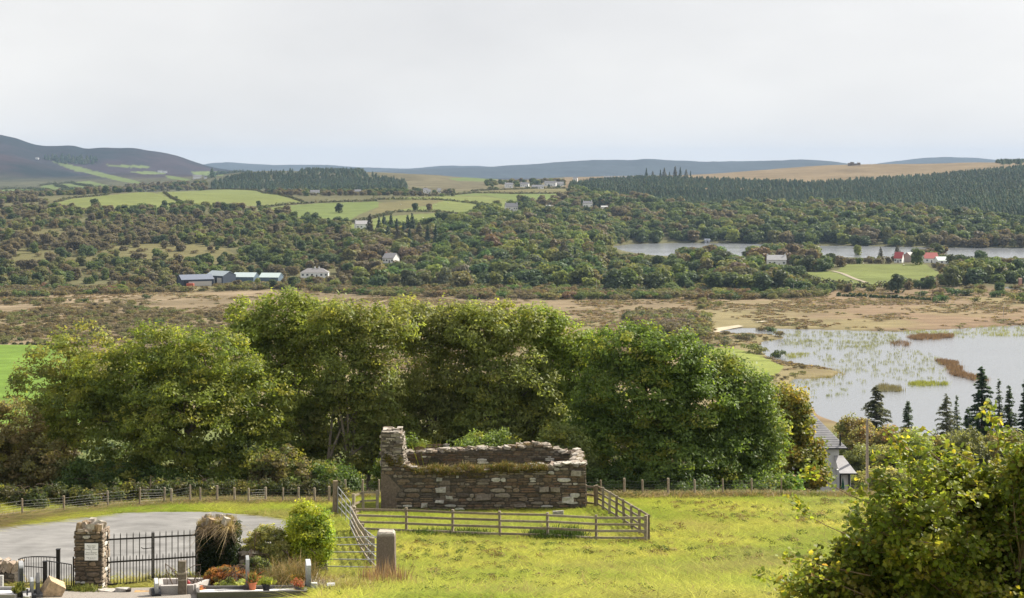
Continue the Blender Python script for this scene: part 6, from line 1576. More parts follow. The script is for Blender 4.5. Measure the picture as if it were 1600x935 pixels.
def scrub_shape(seed, mat):
    rr = np.random.default_rng(seed); mb = MB(); Ps, Ns, Cs = [], [], []
    for k in range(9):
        c = np.array([rr.normal() * 0.38, rr.normal() * 0.38, rr.uniform(0.25, 0.62)]); n = 55; q = rr.normal(size=(n, 3)); q /= np.linalg.norm(q, axis=1)[:, None]; q[:, 2] = np.where(q[:, 2] < -0.4, -q[:, 2], q[:, 2])
        Ps.append(c + q * rr.uniform(0.26, 0.36) * rr.uniform(0.75, 1.12, (n, 1))); Ns.append(q + rr.normal(size=(n, 3)) * 0.45); Cs.append(np.ones((n, 3)) * rr.uniform(0.82, 1.2) * rr.uniform(0.75, 1.25, (n, 1)))
    n = 60; q = rr.normal(size=(n, 3)); q /= np.linalg.norm(q, axis=1)[:, None]; Ps.append([0, 0, 0.1] + q * [0.7, 0.7, 0.16]); Ns.append(q); Cs.append(np.ones((n, 3)) * 0.85)
    mb.add(*leaves(np.concatenate(Ps), np.concatenate(Ns), 0.17, 0.13, np.concatenate(Cs), rr))
    return mb.build('scrub_bush', mat, None, off=(0, 0, 0), link=False)
def cone_shape(seed, mat, wide=0.2):
    rr = np.random.default_rng(seed); mb = MB(); n = 420; z = 1 - rr.random(n) ** 0.62 * 0.93; az = rr.uniform(0, 2 * np.pi, n)
    wob = 0.85 + 0.25 * np.sin(z * 40 + az * 2)
    rad = ((1.02 - z) ** 0.85 * wide * 1.15 + 0.008) * rr.uniform(0.65, 1.08, n) * wob
    Pn = np.stack([np.cos(az) * rad, np.sin(az) * rad, z - rad * 0.25], 1); N = np.stack([np.cos(az), np.sin(az), 0.75 + 0 * az], 1) + rr.normal(size=(n, 3)) * 0.35
    mb.add(*leaves(Pn, N, 0.10, 0.055, np.ones((n, 3)) * rr.uniform(0.7, 1.3, (n, 1)), rr)); mb.tube([(0, 0, -0.1), (0, 0, 0.6)], [0.014, 0.006], 5, (1.3, 1.1, 0.9))
    return mb.build('conifer_tree', mat, None, off=(0, 0, 0), link=False)
FORMS = ['round', 'spreading', 'tall', 'lopsided', 'round', 'spreading', 'tall', 'lopsided']
BO = [broad_shape(900 + k, f, M_TREE_OBJ) for k, f in enumerate(FORMS)]; BI = [broad_shape(900 + k, f, M_TREE_INS) for k, f in enumerate(FORMS)]
SO = [scrub_shape(930 + k, M_TREE_OBJ) for k in range(5)]; SI = [scrub_shape(930 + k, M_TREE_INS) for k in range(5)]
CO = [cone_shape(950 + k, M_TREE_OBJ, [0.17, 0.21, 0.26][k]) for k in range(3)]; CI = [cone_shape(950 + k, M_TREE_INS, [0.17, 0.21, 0.26][k]) for k in range(3)]

_ngc = {}
def instance_mass(name, label, cat, pts, rot, scl, idx, tint, shapes):
    """one object: many shapes spread by geometry nodes"""
    me = bpy.data.meshes.new(name); pts = np.asarray(pts, float); n = len(pts)
    me.vertices.add(n); me.vertices.foreach_set("co", pts.astype(np.float32).ravel())
    a = me.attributes.new('rot', 'FLOAT_VECTOR', 'POINT'); a.data.foreach_set('vector', np.asarray(rot, np.float32).ravel())
    a = me.attributes.new('scl', 'FLOAT_VECTOR', 'POINT'); a.data.foreach_set('vector', np.asarray(scl, np.float32).ravel())
    a = me.attributes.new('idx', 'INT', 'POINT'); a.data.foreach_set('value', np.asarray(idx, np.int32).ravel())
    a = me.attributes.new('tint', 'FLOAT_COLOR', 'POINT'); a.data.foreach_set('color', np.concatenate([np.asarray(tint, float), np.ones((n, 1))], 1).astype(np.float32).ravel())
    o = bpy.data.objects.new(name, me); COL.objects.link(o)
    key = shapes[0].name
    cl = bpy.data.collections.new(name + '_shapes')
    names = []
    for k, s in enumerate(shapes):
        t = s.copy(); t.name = f"{name}_shape_{k:02d}"; cl.objects.link(t)
    ng = bpy.data.node_groups.new(name + '_spread', 'GeometryNodeTree')
    ng.interface.new_socket("Geometry", in_out='INPUT', socket_type='NodeSocketGeometry'); ng.interface.new_socket("Geometry", in_out='OUTPUT', socket_type='NodeSocketGeometry')
    N = ng.nodes; Lk = ng.links; gi = N.new("NodeGroupInput"); go = N.new("NodeGroupOutput"); ip = N.new("GeometryNodeInstanceOnPoints"); ci = N.new("GeometryNodeCollectionInfo")
    ci.inputs["Collection"].default_value = cl; ci.inputs["Separate Children"].default_value = True; ci.inputs["Reset Children"].default_value = True
    def attr(nm, ty):
        q = N.new("GeometryNodeInputNamedAttribute"); q.data_type = ty; q.inputs["Name"].default_value = nm; return q.outputs["Attribute"]
    ip.inputs["Pick Instance"].default_value = True
    Lk.new(gi.outputs[0], ip.inputs["Points"]); Lk.new(ci.outputs[0], ip.inputs["Instance"]); Lk.new(attr('idx', 'INT'), ip.inputs["Instance Index"])
    e2r = N.new("FunctionNodeEulerToRotation"); Lk.new(attr('rot', 'FLOAT_VECTOR'), e2r.inputs[0]); Lk.new(e2r.outputs[0], ip.inputs["Rotation"]); Lk.new(attr('scl', 'FLOAT_VECTOR'), ip.inputs["Scale"])
    Lk.new(ip.outputs[0], go.inputs[0])
    md = o.modifiers.new("spread", 'NODES'); md.node_group = ng
    return tag(o, label, cat, kind="stuff")

# ------------------------------------------------------------------ woods, scrub and plantations
PAL = {'russet': (0.18, 0.145, 0.085), 'grey brown': (0.18, 0.155, 0.105), 'olive': (0.175, 0.18, 0.08), 'dark green': (0.085, 0.118, 0.056), 'mid green': (0.13, 0.17, 0.06), 'yellow green': (0.21, 0.24, 0.075)}
PK = list(PAL)
def free(px, py, d, x):
    ok = np.ones(len(px), bool)
    for poly, d0, d1, c in FIELDS:
        hit = (d > d0) & (d < d1) & inpoly(px, py, poly)
        if c is OC: hit &= (np.sin(px * 91.7 + d * 37.3) < 0.80)
        ok &= ~hit
    for (hx, hy, hr) in HOUSES:
        ok &= (x - hx) ** 2 + (d - hy) ** 2 > hr ** 2
        w = np.abs(x - hx * d / hy) < hr * 0.8       # keep the view of each house open
        ok &= ~(w & (d < hy) & (d > hy - 34))
    for L_ in (LAKE_LOWER, LAKE_UPPER, POND):
        ok &= ~inpoly(px, HY + CZ / d * F, L_)
    return ok
def scatter(poly, d0, d1, step, seed, thin=None, pr=(-160, 1760)):
    rr = np.random.default_rng(seed); out = []
    xs0, xs1 = max(min(p[0] for p in poly), pr[0]), min(max(p[0] for p in poly), pr[1])
    D = np.arange(d0, d1, step)
    for d in D:
        n = int((xs1 - xs0) / F * d / step) + 1
        px = xs0 + (xs1 - xs0) * (np.arange(n) + rr.uniform(-0.5, 0.5, n)) / n; dd = d + rr.uniform(-0.55, 0.55, n) * step
        out.append(np.stack([px, dd], 1))
    A = np.concatenate(out); px, d = A[:, 0], A[:, 1]; x = (px - CX) / F * d; z = terr(x, d); py = HY + (CZ - z) / d * F
    ok = inpoly(px, py, poly) & free(px, py, d, x) & (z > 0.25)
    if thin is not None: ok &= rr.random(len(px)) < thin(px, py, x, d)
    return px[ok], py[ok], x[ok], d[ok], z[ok]
TREES = []   # px, py, x, d, z, height, colour index, form index
def add_wood(poly, d0, d1, step, seed, h, probs, thin=None, cap=None):
    px, py, x, d, z = scatter(poly, d0, d1, step, seed, thin); rr = np.random.default_rng(seed + 1); n = len(px)
    patch = fbm(x, d, 130, seed, 3)
    pr = np.array(probs, float)[None, :] * np.exp(4.5 * patch[:, None] * np.array([0.7, 1.0, 0, -0.9, -0.6, -0.4])[None, :]); pr[:, 0] *= 0.55; pr /= pr.sum(1)[:, None]
    ci = (rr.random(n)[:, None] > np.cumsum(pr, 1)).sum(1).clip(0, 5)
    hh = rr.uniform(*h, n) * (1 + 0.25 * fbm(x, d, 60, seed + 5, 2))
    if cap is not None: hh = np.minimum(hh, cap(px, py, d))
    for hx, hy, hr in HOUSES:
        hpx, hpy = CX + hx / hy * F, HY + (CZ - tz(hx, hy)) / hy * F; wpx = hr * 0.85 / hy * F
        k = (np.abs(px - hpx) < wpx) & (d < hy) & (d > hy - 260)
        hh = np.where(k, np.minimum(hh, np.maximum(0, (py - hpy + 2.0) * d / F)), hh)
    keep = hh > 1.5
    for q in zip(px[keep], py[keep], x[keep], d[keep], z[keep], hh[keep], ci[keep], rr.integers(8, size=n)[keep]): TREES.append(q)
scrubby = lambda sc, seed, lo, hi: (lambda px, py, x, d: np.clip(lo + (hi - lo) * (0.5 + 1.3 * fbm(x, d, sc, seed, 3)), 0, 1))
#           russet, greybrown, olive, dark, mid, yellow
W_LEFT = [(-170, 300), (0, 306), (60, 314), (88, 318), (150, 330), (262, 328), (300, 321), (400, 328), (480, 342), (540, 350), (560, 366), (560, 470), (-170, 474)]
add_wood(W_LEFT, 930, 1900, 9.5, 71, (3, 9), [1.8, 5, 3.2, 1.0, 2.0, 0.6], scrubby(110, 3, 0.3, 1.0))
W_MID = [(540, 352), (560, 364), (640, 360), (700, 352), (740, 342), (770, 328), (840, 320), (890, 313), (930, 318), (960, 330), (960, 470), (540, 470)]
add_wood(W_MID, 925, 2100, 11.5, 73, (6, 13.5), [0.9, 1.4, 2.8, 2.4, 3.2, 0.9], scrubby(100, 4, 0.7, 1.0))
W_SHORE = [(940, 318), (1020, 345), (1040, 390), (955, 394)]
add_wood([(930, 384), (1000, 392), (1012, 410), (940, 420)], 1150, 1330, 9, 76, (5, 8), [2, 1.6, 2.2, 1.6, 2.2, 0.4], None, lambda px, py, d: (py - 396) / F * d)
add_wood(W_SHORE, 1440, 2100, 10, 75, (8, 12), [2.2, 1.6, 2.2, 1.6, 2.2, 0.4])
W_ISTH = [(950, 398), (1000, 408), (1140, 404), (1170, 398), (1280, 400), (1310, 408), (1500, 408), (1760, 408), (1760, 442), (1560, 444), (1490, 450), (1300, 460), (1200, 466), (950, 468)]
def cap_i(px, py, d):
    c = np.full(len(px), 12.5)
    low = ((px > 960) & (px < 1062)) | ((px > 1128) & (px < 1172)) | ((px > 1275) & (px < 1430)) | (px > 1480)
    lim = np.where(px > 1480, 402, 401.0)
    c = np.where(low, np.minimum(c, (py - lim) / F * d), c)
    fm = (px > 1225) & (px < 1485) & (py > 436)
    c = np.where(fm, np.minimum(c, (py - np.interp(px, [1225, 1290, 1350, 1440, 1485], [428, 440, 446, 434, 424])) / F * d), c)
    return c
add_wood(W_ISTH, 905, 1285, 10, 77, (6, 13.5), [1.2, 1.2, 2.6, 2.4, 3.0, 0.7], scrubby(80, 5, 0.6, 1.0), cap_i)
W_RIGHT = [(885, 300), (905, 322), (960, 326), (1010, 352), (1030, 391), (1100, 388), (1250, 391), (1400, 393), (1760, 397), (1760, 338), (1600, 344), (1500, 341), (1400, 330), (1300, 326), (1200, 323), (1100, 328), (1000, 318), (920, 308)]
add_wood(W_RIGHT, 1440, 2450, 12, 79, (6, 14), [1.2, 1.5, 2.8, 2.6, 2.8, 0.5])
W_BAND = [(300, 298), (420, 300), (640, 301), (730, 302), (720, 307), (600, 311), (470, 314), (380, 304), (300, 296)]
add_wood(W_BAND, 1950, 2900, 13, 81, (5, 8), [1.5, 2.5, 1, 2.5, 1.5, 0.1], scrubby(150, 6, 0.5, 1))
W_VIL = [(760, 298), (780, 296), (890, 297), (890, 284), (760, 286)]
add_wood(W_VIL, 2100, 3300, 16, 83, (4, 8), [1, 2, 1, 2, 1.5, 0.1], scrubby(120, 7, 0.1, 0.6))
W_FOOT = [(-170, 304), (0, 304), (180, 298), (300, 293), (330, 296), (330, 284), (200, 296), (100, 303), (-170, 306)]
add_wood([(-170, 290), (0, 302), (90, 300), (190, 294), (330, 284), (330, 297), (200, 301), (0, 312), (-170, 312)], 1950, 3600, 16, 85, (6, 9), [1.4, 2.5, 1, 2.5, 1, 0.05], scrubby(200, 8, 0.4, 0.95))
# trees that stand on their own
own = []
for px, py, h, ci, fi, lab in [
    (530, 333, 11, 3, 0, "round dark tree standing alone in the middle of the hilltop pasture"), (649, 329.5, 9, 3, 0, "round dark tree on the hedge, left of two above the sheep pasture"), (671, 329.5, 8.5, 1, 0, "broad grey tree on the hedge, right of two above the sheep pasture"),
    (148, 326.5, 11.5, 3, 0, "large round dark tree against the leftmost hilltop pasture"), (404, 323, 7, 3, 0, "small round tree at the top left corner of the pasture with the lone tree"), (275, 311, 4, 3, 1, "dark bush where the hedge climbs between the two leftmost hilltop pastures"),
    (1190, 414, 16, 0, 1, "big russet crowned tree left of the two chimney white cottage"), (1215, 408, 15, 3, 1, "broad dark tree directly behind the two chimney white cottage"), (1262, 416, 15.5, 1, 1, "very broad grey brown tree right of the two chimney white cottage"), (1236, 411, 15, 0, 0, "dark russet tree rising behind the white cottage's right chimney"),
    (1298, 414, 9, 3, 0, "dark round tree at the upper left corner of the lakeside pasture"), (1434, 414, 12, 4, 0, "bright green round tree between the red roofed house and the red barn"), (1492, 419, 12, 3, 1, "broad dark tree right of the pale green roofed barn"), (1512, 424, 13, 3, 1, "massive dark tree at the right end of the lakeside pasture"), (1530, 416, 12, 3, 0, "tall dark green tree left of the small right hand pasture"),
    (1402, 459, 12, 3, 0, "round dark green tree below the middle of the lakeside pasture"), (1340, 400.5, 9, 5, 2, "pale willow at the lakeshore left of the two pines"), (1085, 412, 15, 0, 1, "big russet tree standing against the upper lake, left of two"), (1110, 413, 15, 0, 0, "dark russet tree standing against the upper lake, right of two"),
    (1065, 420, 14, 1, 1, "spreading grey brown tree with a pale forked trunk above the tan clearing"), (1102, 428, 10, 5, 0, "yellow green round tree right of the tan clearing's far edge"), (1125, 426, 10, 3, 0, "dark green tree right of the yellow green one by the tan clearing"), (870, 408, 15, 0, 2, "tall dome shaped brown green tree left of the upper lake's tip"),
    (1562, 468, 7, 3, 0, "dark round bush standing alone in the bog near the right edge"), (1040, 452, 12, 4, 0, "broad fresh green tree below the tan clearing's left end"), (1182, 440, 11, 3, 1, "dark green tree between the tan clearing and the lakeside pasture")]:
    g = gp(px, py, 900, 2600); own.append((px, py, g.x, g.y, g.z, h, ci, fi, lab))
TREES = [t for t in TREES if all((t[2] - o[2]) ** 2 + (t[3] - o[3]) ** 2 > 60 for o in own)]

ORD = ['', 'second ', 'third ', 'fourth ', 'fifth ', 'sixth ', 'seventh ', 'eighth ', 'ninth ', 'tenth ', 'eleventh ', 'twelfth ', 'thirteenth ', 'fourteenth ', 'fifteenth ', 'sixteenth ', 'seventeenth ', 'eighteenth ', 'nineteenth ', 'twentieth ']
def relation(px, py):
    b = min(LAND, key=lambda l: ((l[0] - px) ** 2 + (2.2 * (l[1] - py)) ** 2)); dx, dy = px - b[0], 2.2 * (py - b[1])
    if abs(dx) > abs(dy): w = 'right of ' if dx > 0 else 'left of '
    else: w = 'below ' if dy > 0 else 'above '
    return w + b[2], math.hypot(dx, dy)
def label_all(items, describe):
    """items: list of (object, px, py, kind words); gives each its own label"""
    groups = {}
    for o, px, py, words in items:
        w, dist = relation(px, py); groups.setdefault(words + ' ' + w, []).append((dist, o))
    for base, lst in groups.items():
        lst.sort(key=lambda q: q[0])
        for k, (_, o) in enumerate(lst):
            o['label'] = base if len(lst) == 1 else base + ', ' + (ORD[k] if k < len(ORD) else f'{k + 1}th ') + 'nearest'
def place_many(name, cat, group, items, shapes, limit, mass_name, mass_label, mass_shapes, kindw, vis, widen=1.0, seed=5, extra=()):
    rr = np.random.default_rng(seed)
    order = sorted(range(len(items)), key=lambda i: -items[i][5] / items[i][3] if vis(items[i]) else 1)
    chosen = [i for i in order[:limit] if vis(items[i])]; cs = set(chosen); labs = []
    szs = [items[i][5] for i in chosen]; q1, q2 = np.percentile(szs, 33), np.percentile(szs, 66)
    for e in extra:
        px, py, x, d, z, h, ci, fi, lab = e; o = shapes[fi % len(shapes)].copy(); COL.objects.link(o); o.name = name
        o.location = (x, d, z - 0.1); o.scale = (h, h, h); o.rotation_euler = (0, 0, rr.uniform(0, 6.28)); o.color = (*[c * rr.uniform(0.9, 1.1) for c in PAL[PK[ci]]], 1); tag(o, lab, cat, group)
    for i in chosen:
        px, py, x, d, z, h, ci, fi = items[i]; fi = int(fi) % len(shapes); o = shapes[fi].copy(); COL.objects.link(o); o.name = name
        w = widen * rr.uniform(0.9, 1.2); o.location = (x, d, z - 0.1); o.scale = (h * w, h * w, h); o.rotation_euler = (0, 0, rr.uniform(0, 6.28)); o.color = (*[c * rr.uniform(0.88, 1.15) for c in PAL[PK[int(ci)]]], 1); tag(o, None, cat, group)
        sz = 'small ' if h < q1 else ('large ' if h > q2 else '')
        labs.append((o, px, py, f"{sz}{PK[int(ci)]} {kindw(fi)}"))
    label_all(labs, None)
    rest = [items[i] for i in range(len(items)) if i not in cs]
    if rest:
        A = np.array([[t[2], t[3], t[4] - 0.1] for t in rest]); H = np.array([t[5] for t in rest]); n = len(rest); w = widen * rr.uniform(0.9, 1.2, n)
        T = np.array([PAL[PK[int(t[6])]] for t in rest]) * rr.uniform(0.85, 1.15, (n, 1))
        instance_mass(mass_name, mass_label, "wood" if cat == 'tree' else 'scrub', A, np.stack([0 * H, 0 * H, rr.uniform(0, 6.28, n)], 1), np.stack([H * w, H * w, H], 1), [int(t[7]) % len(mass_shapes) for t in rest], T, mass_shapes)
def vis_tree(t):
    px, py, d, h = t[0], t[1], t[3], t[5]
    return -8 < px < 1608 and not (py < 318 and d > 2400)
place_many('broadleaf_tree', 'tree', 'broadleaf trees on the far hillsides', TREES, BO, 300 - len(own), 'broadleaf_wood', "mixed green and brown broadleaf wood covering the far hillsides", BI, lambda f: FORMS[f] + ' tree', vis_tree, 1.22, extra=own)

# scrub on the bog and along its edges
SCRUB = []
def add_scrub(poly, d0, d1, step, seed, h, probs, thin=None):
    px, py, x, d, z = scatter(poly, d0, d1, step, seed, thin); rr = np.random.default_rng(seed); pr = np.array(probs, float); pr /= pr.sum()
    for q in zip(px, py, x, d, z, rr.uniform(*h, len(px)), rr.choice(6, len(px), p=pr), rr.integers(5, size=len(px))): SCRUB.append(q)
add_scrub([(-170, 470), (150, 470), (190, 478), (250, 484), (380, 492), (430, 500), (430, 540), (-170, 545)], 620, 900, 5.2, 91, (1.3, 3.0), [3, 3.5, 2.2, 0.2, 0.2, 0], scrubby(35, 12, 0.15, 0.9))
add_scrub([(150, 470), (190, 462), (250, 462), (260, 480), (170, 480)], 800, 930, 14, 92, (2, 4), [2, 2, 2, 1, 0, 0], scrubby(30, 13, 0, 0.7))
add_scrub([(-170, 452), (240, 452), (300, 446), (620, 440), (740, 452), (740, 468), (560, 462), (460, 452), (240, 458), (-170, 471)], 880, 1010, 5.5, 93, (2.2, 4.5), [2.2, 4, 2.5, 1, 0.6, 0])
add_scrub([(700, 448), (1250, 452), (1300, 462), (1230, 468), (1000, 472), (720, 468)], 860, 960, 6.0, 94, (2.5, 5), [1.6, 3, 2.5, 1.6, 1, 0.1])
add_scrub([(1440, 455), (1600, 450), (1760, 450), (1760, 470), (1500, 478), (1440, 474)], 820, 960, 10, 95, (2.5, 5), [1, 2, 2, 2, 1, 0], scrubby(40, 14, 0.1, 0.6))
add_scrub([(975, 497), (1060, 492), (1105, 498), (1115, 520), (1100, 532), (1060, 528), (1000, 510)], 640, 800, 4.6, 96, (2.5, 5.5), [1, 5, 1, 0.3, 0, 0])
add_scrub([(1085, 520), (1130, 522), (1185, 527), (1225, 527), (1190, 560), (1150, 545), (1100, 545)], 560, 740, 7, 97, (1.5, 3.5), [2, 3, 2.4, 1, 0, 0], scrubby(25, 15, 0.1, 0.8))
add_scrub([(1120, 570), (1200, 560), (1250, 572), (1290, 582), (1230, 596), (1180, 600)], 480, 620, 5, 98, (1.0, 2.4), [2.5, 2, 2.5, 0.3, 0, 0.2], scrubby(20, 16, 0.1, 0.8))
add_scrub([(1080, 466), (1140, 464), (1140, 485), (1090, 486)], 780, 900, 9, 99, (2, 4), [1, 3, 2, 2, 0, 0], scrubby(20, 17, 0, 0.6))
add_scrub([(-170, 640), (900, 640), (1300, 640), (1300, 780), (-170, 780)], 135, 330, 9, 100, (2, 4.5), [1, 1, 2, 2, 2, 0], scrubby(30, 18, 0.1, 0.8))
add_scrub([(-170, 318), (280, 330), (560, 352), (560, 450), (-170, 460)], 940, 1750, 8.5, 101, (1.6, 3.6), [3, 5, 3, 0.6, 0.6, 0.2], scrubby(60, 22, 0.1, 1.0))
sown = []
for px, py, h, ci, fi, lab in [(1217, 562, 4.2, 3, 0, "dark round bush on the point of land jutting into the lower lake"), (1202, 521, 3.6, 3, 1, "dark upright bush at the head of the lower lake"), (1190, 520, 3.2, 1, 2, "small brown bush left of the dark upright one at the lake's head"), (1218, 526, 3.0, 1, 3, "low grey brown bush at the tip of the spit in the lower lake"),
                               (1106, 551, 4.2, 3, 1, "dark green bush at the left edge of the lime green shore grass"), (1178, 551, 4.0, 2, 2, "olive brown bush above the small bay of the lower lake"), (1101, 482, 2.6, 3, 3, "tiny dark bush in the bog left of the lower lake's head"), (200, 480, 2.6, 1, 1, "rounded grey bush alone on the bog's pale strip"), (205, 478, 3.6, 2, 0, "rounded olive bush at the right of the pale strip in the bog"), (90, 474, 3.4, 2, 2, "olive bush standing up at the upper left of the bog")]:
    g = gp(px, py, 420, 1000); sown.append((px, py, g.x, g.y, g.z, h, ci, fi, lab))
LAND2 = LAND; LAND = LAND + [(60, 500, "the left of the brown scrub"), (150, 505, "the middle of the brown scrub"), (250, 500, "the right of the brown scrub"), (1060, 510, 'the grey thicket by the bog'), (1160, 535, 'the spit'), (1230, 585, "the brown point in the lower lake"), (600, 452, "the bog edge below the cottage")]
place_many('scrub_bush', 'bush', 'willow and gorse bushes round the bog', SCRUB, SO, 290, 'scrub', "brown and olive scrub round the bog and along the wood's edge", SI, lambda f: 'low bush', lambda t: -8 < t[0] < 1608 and (t[3] > 400) and (t[1] < 520 or t[0] > 1080), 1.15, extra=sown)

# dark conifers in clumps, each its own tree
PALC = {'dark': (0.05, 0.075, 0.052), 'bluish': (0.06, 0.09, 0.072), 'brownish': (0.10, 0.095, 0.065)}
CON = []
for px, py, h, c, lab in [(578, 372, 21, 'brownish', "broad brownish conifer at the left end of the dark hillside clump"), (592, 374, 19, 'dark', "dark conifer second from the left in the hillside clump"), (600, 372, 20, 'bluish', "bluish conifer third from the left in the hillside clump"), (611, 371, 21, 'dark', "sharp pointed dark conifer in the middle of the hillside clump"),
                          (620, 375, 18, 'dark', "shorter dark conifer just right of the middle of the hillside clump"), (631, 378, 17, 'bluish', "low bluish conifer in the dip of the hillside clump"), (637, 374, 21, 'dark', "tall dark conifer, left of the twin pointed pair on the hillside"), (644, 374, 22, 'dark', "tallest dark conifer, right of the twin pointed pair on the hillside"),
                          (655, 381, 18, 'brownish', "brownish conifer at the lower right of the hillside clump"), (668, 388, 19, 'dark', "dark conifer standing lower, right of the hillside clump"), (681, 392, 20, 'dark', "dark conifer, rightmost below the hillside clump"), (606, 386, 18, 'dark', "dark conifer in front of the hillside clump, left of two"), (622, 390, 19, 'brownish', "brownish conifer in front of the hillside clump, right of two"), (640, 395, 19, 'dark', "dark conifer below the twin pointed pair"),
                          (880, 418, 20, 'brownish', "tall brown conifer left of the upper lake, seen above the wood"), (898, 416, 14, 'dark', "shorter dark conifer right of the tall brown one near the upper lake"), (1376, 408, 11, 'brownish', "left of the two grey brown pines at the lakeside pasture's top"), (1402, 408, 12.5, 'brownish', "right of the two grey brown pines at the lakeside pasture's top"), (1044, 440, 11, 'bluish', "narrow bluish conifer in front of the tan clearing")]:
    g = gp(px, py, 900, 2200); CON.append((px, g.x, g.y, g.z, h, c, lab))
for k, (px, h) in enumerate([(1010, 13), (1020, 9), (1032, 11), (1038, 13), (1046, 8), (1055, 15), (1063, 13), (1072, 10), (1079, 8)]):
    g = gd(px, 3060); CON.append((px, g.x, g.y, g.z - 1, h * 1.5, 'dark' if k % 2 == 0 else 'brownish', ["leftmost", "second", "third", "fourth", "fifth", "sixth", "seventh", "eighth", "rightmost"][k] + " of the nine conifers standing out on the skyline above the plantation"))
for k, (px, x, d, z, h, c, lab) in enumerate(CON):
    rr = np.random.default_rng(k); o = CO[k % 3].copy(); COL.objects.link(o); o.name = 'conifer_tree'; w = 1.35 if c == 'brownish' else 1.0
    o.location = (x, d, z - 0.2); o.scale = (h * w, h * w, h); o.rotation_euler = (0, 0, rr.uniform(0, 6.28)); o.color = (*PALC[c], 1); tag(o, lab, "conifer", "dark conifers on the hillsides")
def plantation(name, label, poly, d0, d1, step, seed, h, thin=None, tints=((0.075, 0.12, 0.09), (0.09, 0.13, 0.095), (0.11, 0.135, 0.09))):
    px, py, x, d, z = scatter(poly, d0, d1, step, seed, thin); rr = np.random.default_rng(seed); n = len(px); H = rr.uniform(*h, n) * (1 + 0.2 * fbm(x, d, 120, seed, 2)); w = rr.uniform(1.5, 2.2, n)
    T = np.array(tints)[rr.integers(len(tints), size=n)] * rr.uniform(0.85, 1.2, (n, 1)) * (1 + 0.25 * fbm(x, d, 160, seed + 2, 3))[:, None]
    instance_mass(name, label, "forest", np.stack([x, d, z - 0.2], 1), np.stack([0 * H, 0 * H, rr.uniform(0, 6.28, n)], 1), np.stack([H * w, H * w, H], 1), rr.integers(3, size=n), T, CI)
plantation('conifer_forest', "blue green spruce plantation covering the hill on the right", [(890, 290), (930, 284), (1000, 280), (1100, 281), (1160, 284), (1290, 287), (1340, 283), (1450, 277), (1520, 270), (1600, 262), (1760, 252), (1760, 343), (1600, 346), (1500, 342), (1400, 331), (1300, 327), (1200, 324), (1100, 328), (1000, 320), (930, 312), (893, 304)], 1780, 3350, 7.5, 111, (5.5, 9.5), scrubby(140, 31, 0.6, 1.4))
plantation('conifer_forest', "dark spruce forest on the low hill beyond the pastures", [(330, 286), (380, 274), (450, 270), (500, 267), (565, 267), (570, 272), (600, 277), (640, 287), (640, 296), (600, 300), (470, 300), (330, 296)], 2350, 3250, 9, 112, (5.5, 9), scrubby(130, 21, 0.25, 1.2))
plantation('conifer_forest', "dark strip of forest across the mountain's shoulder", [(70, 249), (100, 248), (140, 249), (163, 252), (150, 257), (110, 258), (85, 255)], 4300, 5600, 20, 113, (14, 18))
plantation('conifer_forest', "small dark fir wood beside the long white farm at the mountain's foot", [(328, 278), (400, 275), (400, 287), (330, 285)], 3000, 5200, 22, 114, (14, 20))
plantation('conifer_forest', "dark firs on the skyline at the far right", [(1555, 253), (1600, 249), (1760, 244), (1760, 256), (1560, 258)], 3000, 3400, 14, 115, (6, 9))

# ------------------------------------------------------------------ hedges between the pastures
def hedge(label, line, seed, h=2.6, w=2.2, cols=((0.05, 0.06, 0.03), (0.085, 0.075, 0.045), (0.07, 0.08, 0.035)), dmin=900, dens=1.0, gaps=0.12):
    rr = np.random.default_rng(seed); pts = [gp(px, py, dmin, 4500) for px, py in line]; mb = MB(); o0 = pts[0]
    for a, b in zip(pts[:-1], pts[1:]):
        L = math.hypot(b.x - a.x, b.y - a.y); n = int(L / 2.2) + 1
        for k in range(n):
            if rr.random() < gaps: continue
            t = (k + rr.random()) / n; x, y = a.x + (b.x - a.x) * t, a.y + (b.y - a.y) * t; hh = h * rr.uniform(0.5, 1.25) * (1.5 if rr.random() < 0.07 else 1)
            m = int(26 * dens); q = rr.normal(size=(m, 3)); q /= np.linalg.norm(q, axis=1)[:, None]; q[:, 2] = np.abs(q[:, 2])
            P_ = np.array([x, y, tz(x, y) + 0.0]) + q * [w * rr.uniform(.7, 1.2), w * rr.uniform(.7, 1.1), hh]
            C = np.array(cols[rr.integers(len(cols))])[None, :] * rr.uniform(0.8, 1.25, (m, 1))
            mb.add(*leaves(P_, q + rr.normal(size=(m, 3)) * 0.4, 1.3, 1.1, C, rr))
    o = mb.build('hedge', M_LEAF, off=np.array(o0)); o.location = o0
    return tag(o, label, "hedge", "hedges between the pastures")
hedge("hedge climbing between the two leftmost hilltop pastures", [(256, 302), (268, 310), (292, 321), (300, 322)], 1, 2.4, dmin=1300)
hedge("hedge along the skyline of the leftmost hilltop pasture", [(86, 317), (110, 310.5), (165, 305.5), (225, 299.8), (245, 298)], 2, 2.2, dmin=1400)
hedge("hedge along the lower edge of the second hilltop pasture and above the lone tree", [(400, 325), (440, 321), (500, 317), (590, 314.5)], 3, 2.6, dmin=1300)
hedge("hedge slanting down the left side of the sheep pasture", [(540, 350), (570, 344), (600, 337), (612, 334)], 4, 2.6, dmin=1300)
hedge("hedge curving over the top of the sheep pasture", [(602, 333), (640, 331), (680, 331.5), (720, 335), (742, 342)], 5, 2.8, dmin=1300)
hedge("hedge across the crest of the middle pastures, above the ochre strip", [(580, 312.5), (640, 312), (690, 313), (740, 318), (775, 325)], 6, 3.0, dmin=1300)
hedge("hedge below the hilltop village along the upper pasture", [(680, 307), (740, 302), (800, 303.5), (885, 303)], 7, 2.6, dmin=1400)
hedge("uppermost hedge just under the hilltop village", [(735, 299), (800, 296.5), (885, 295)], 8, 2.4, dmin=1500)
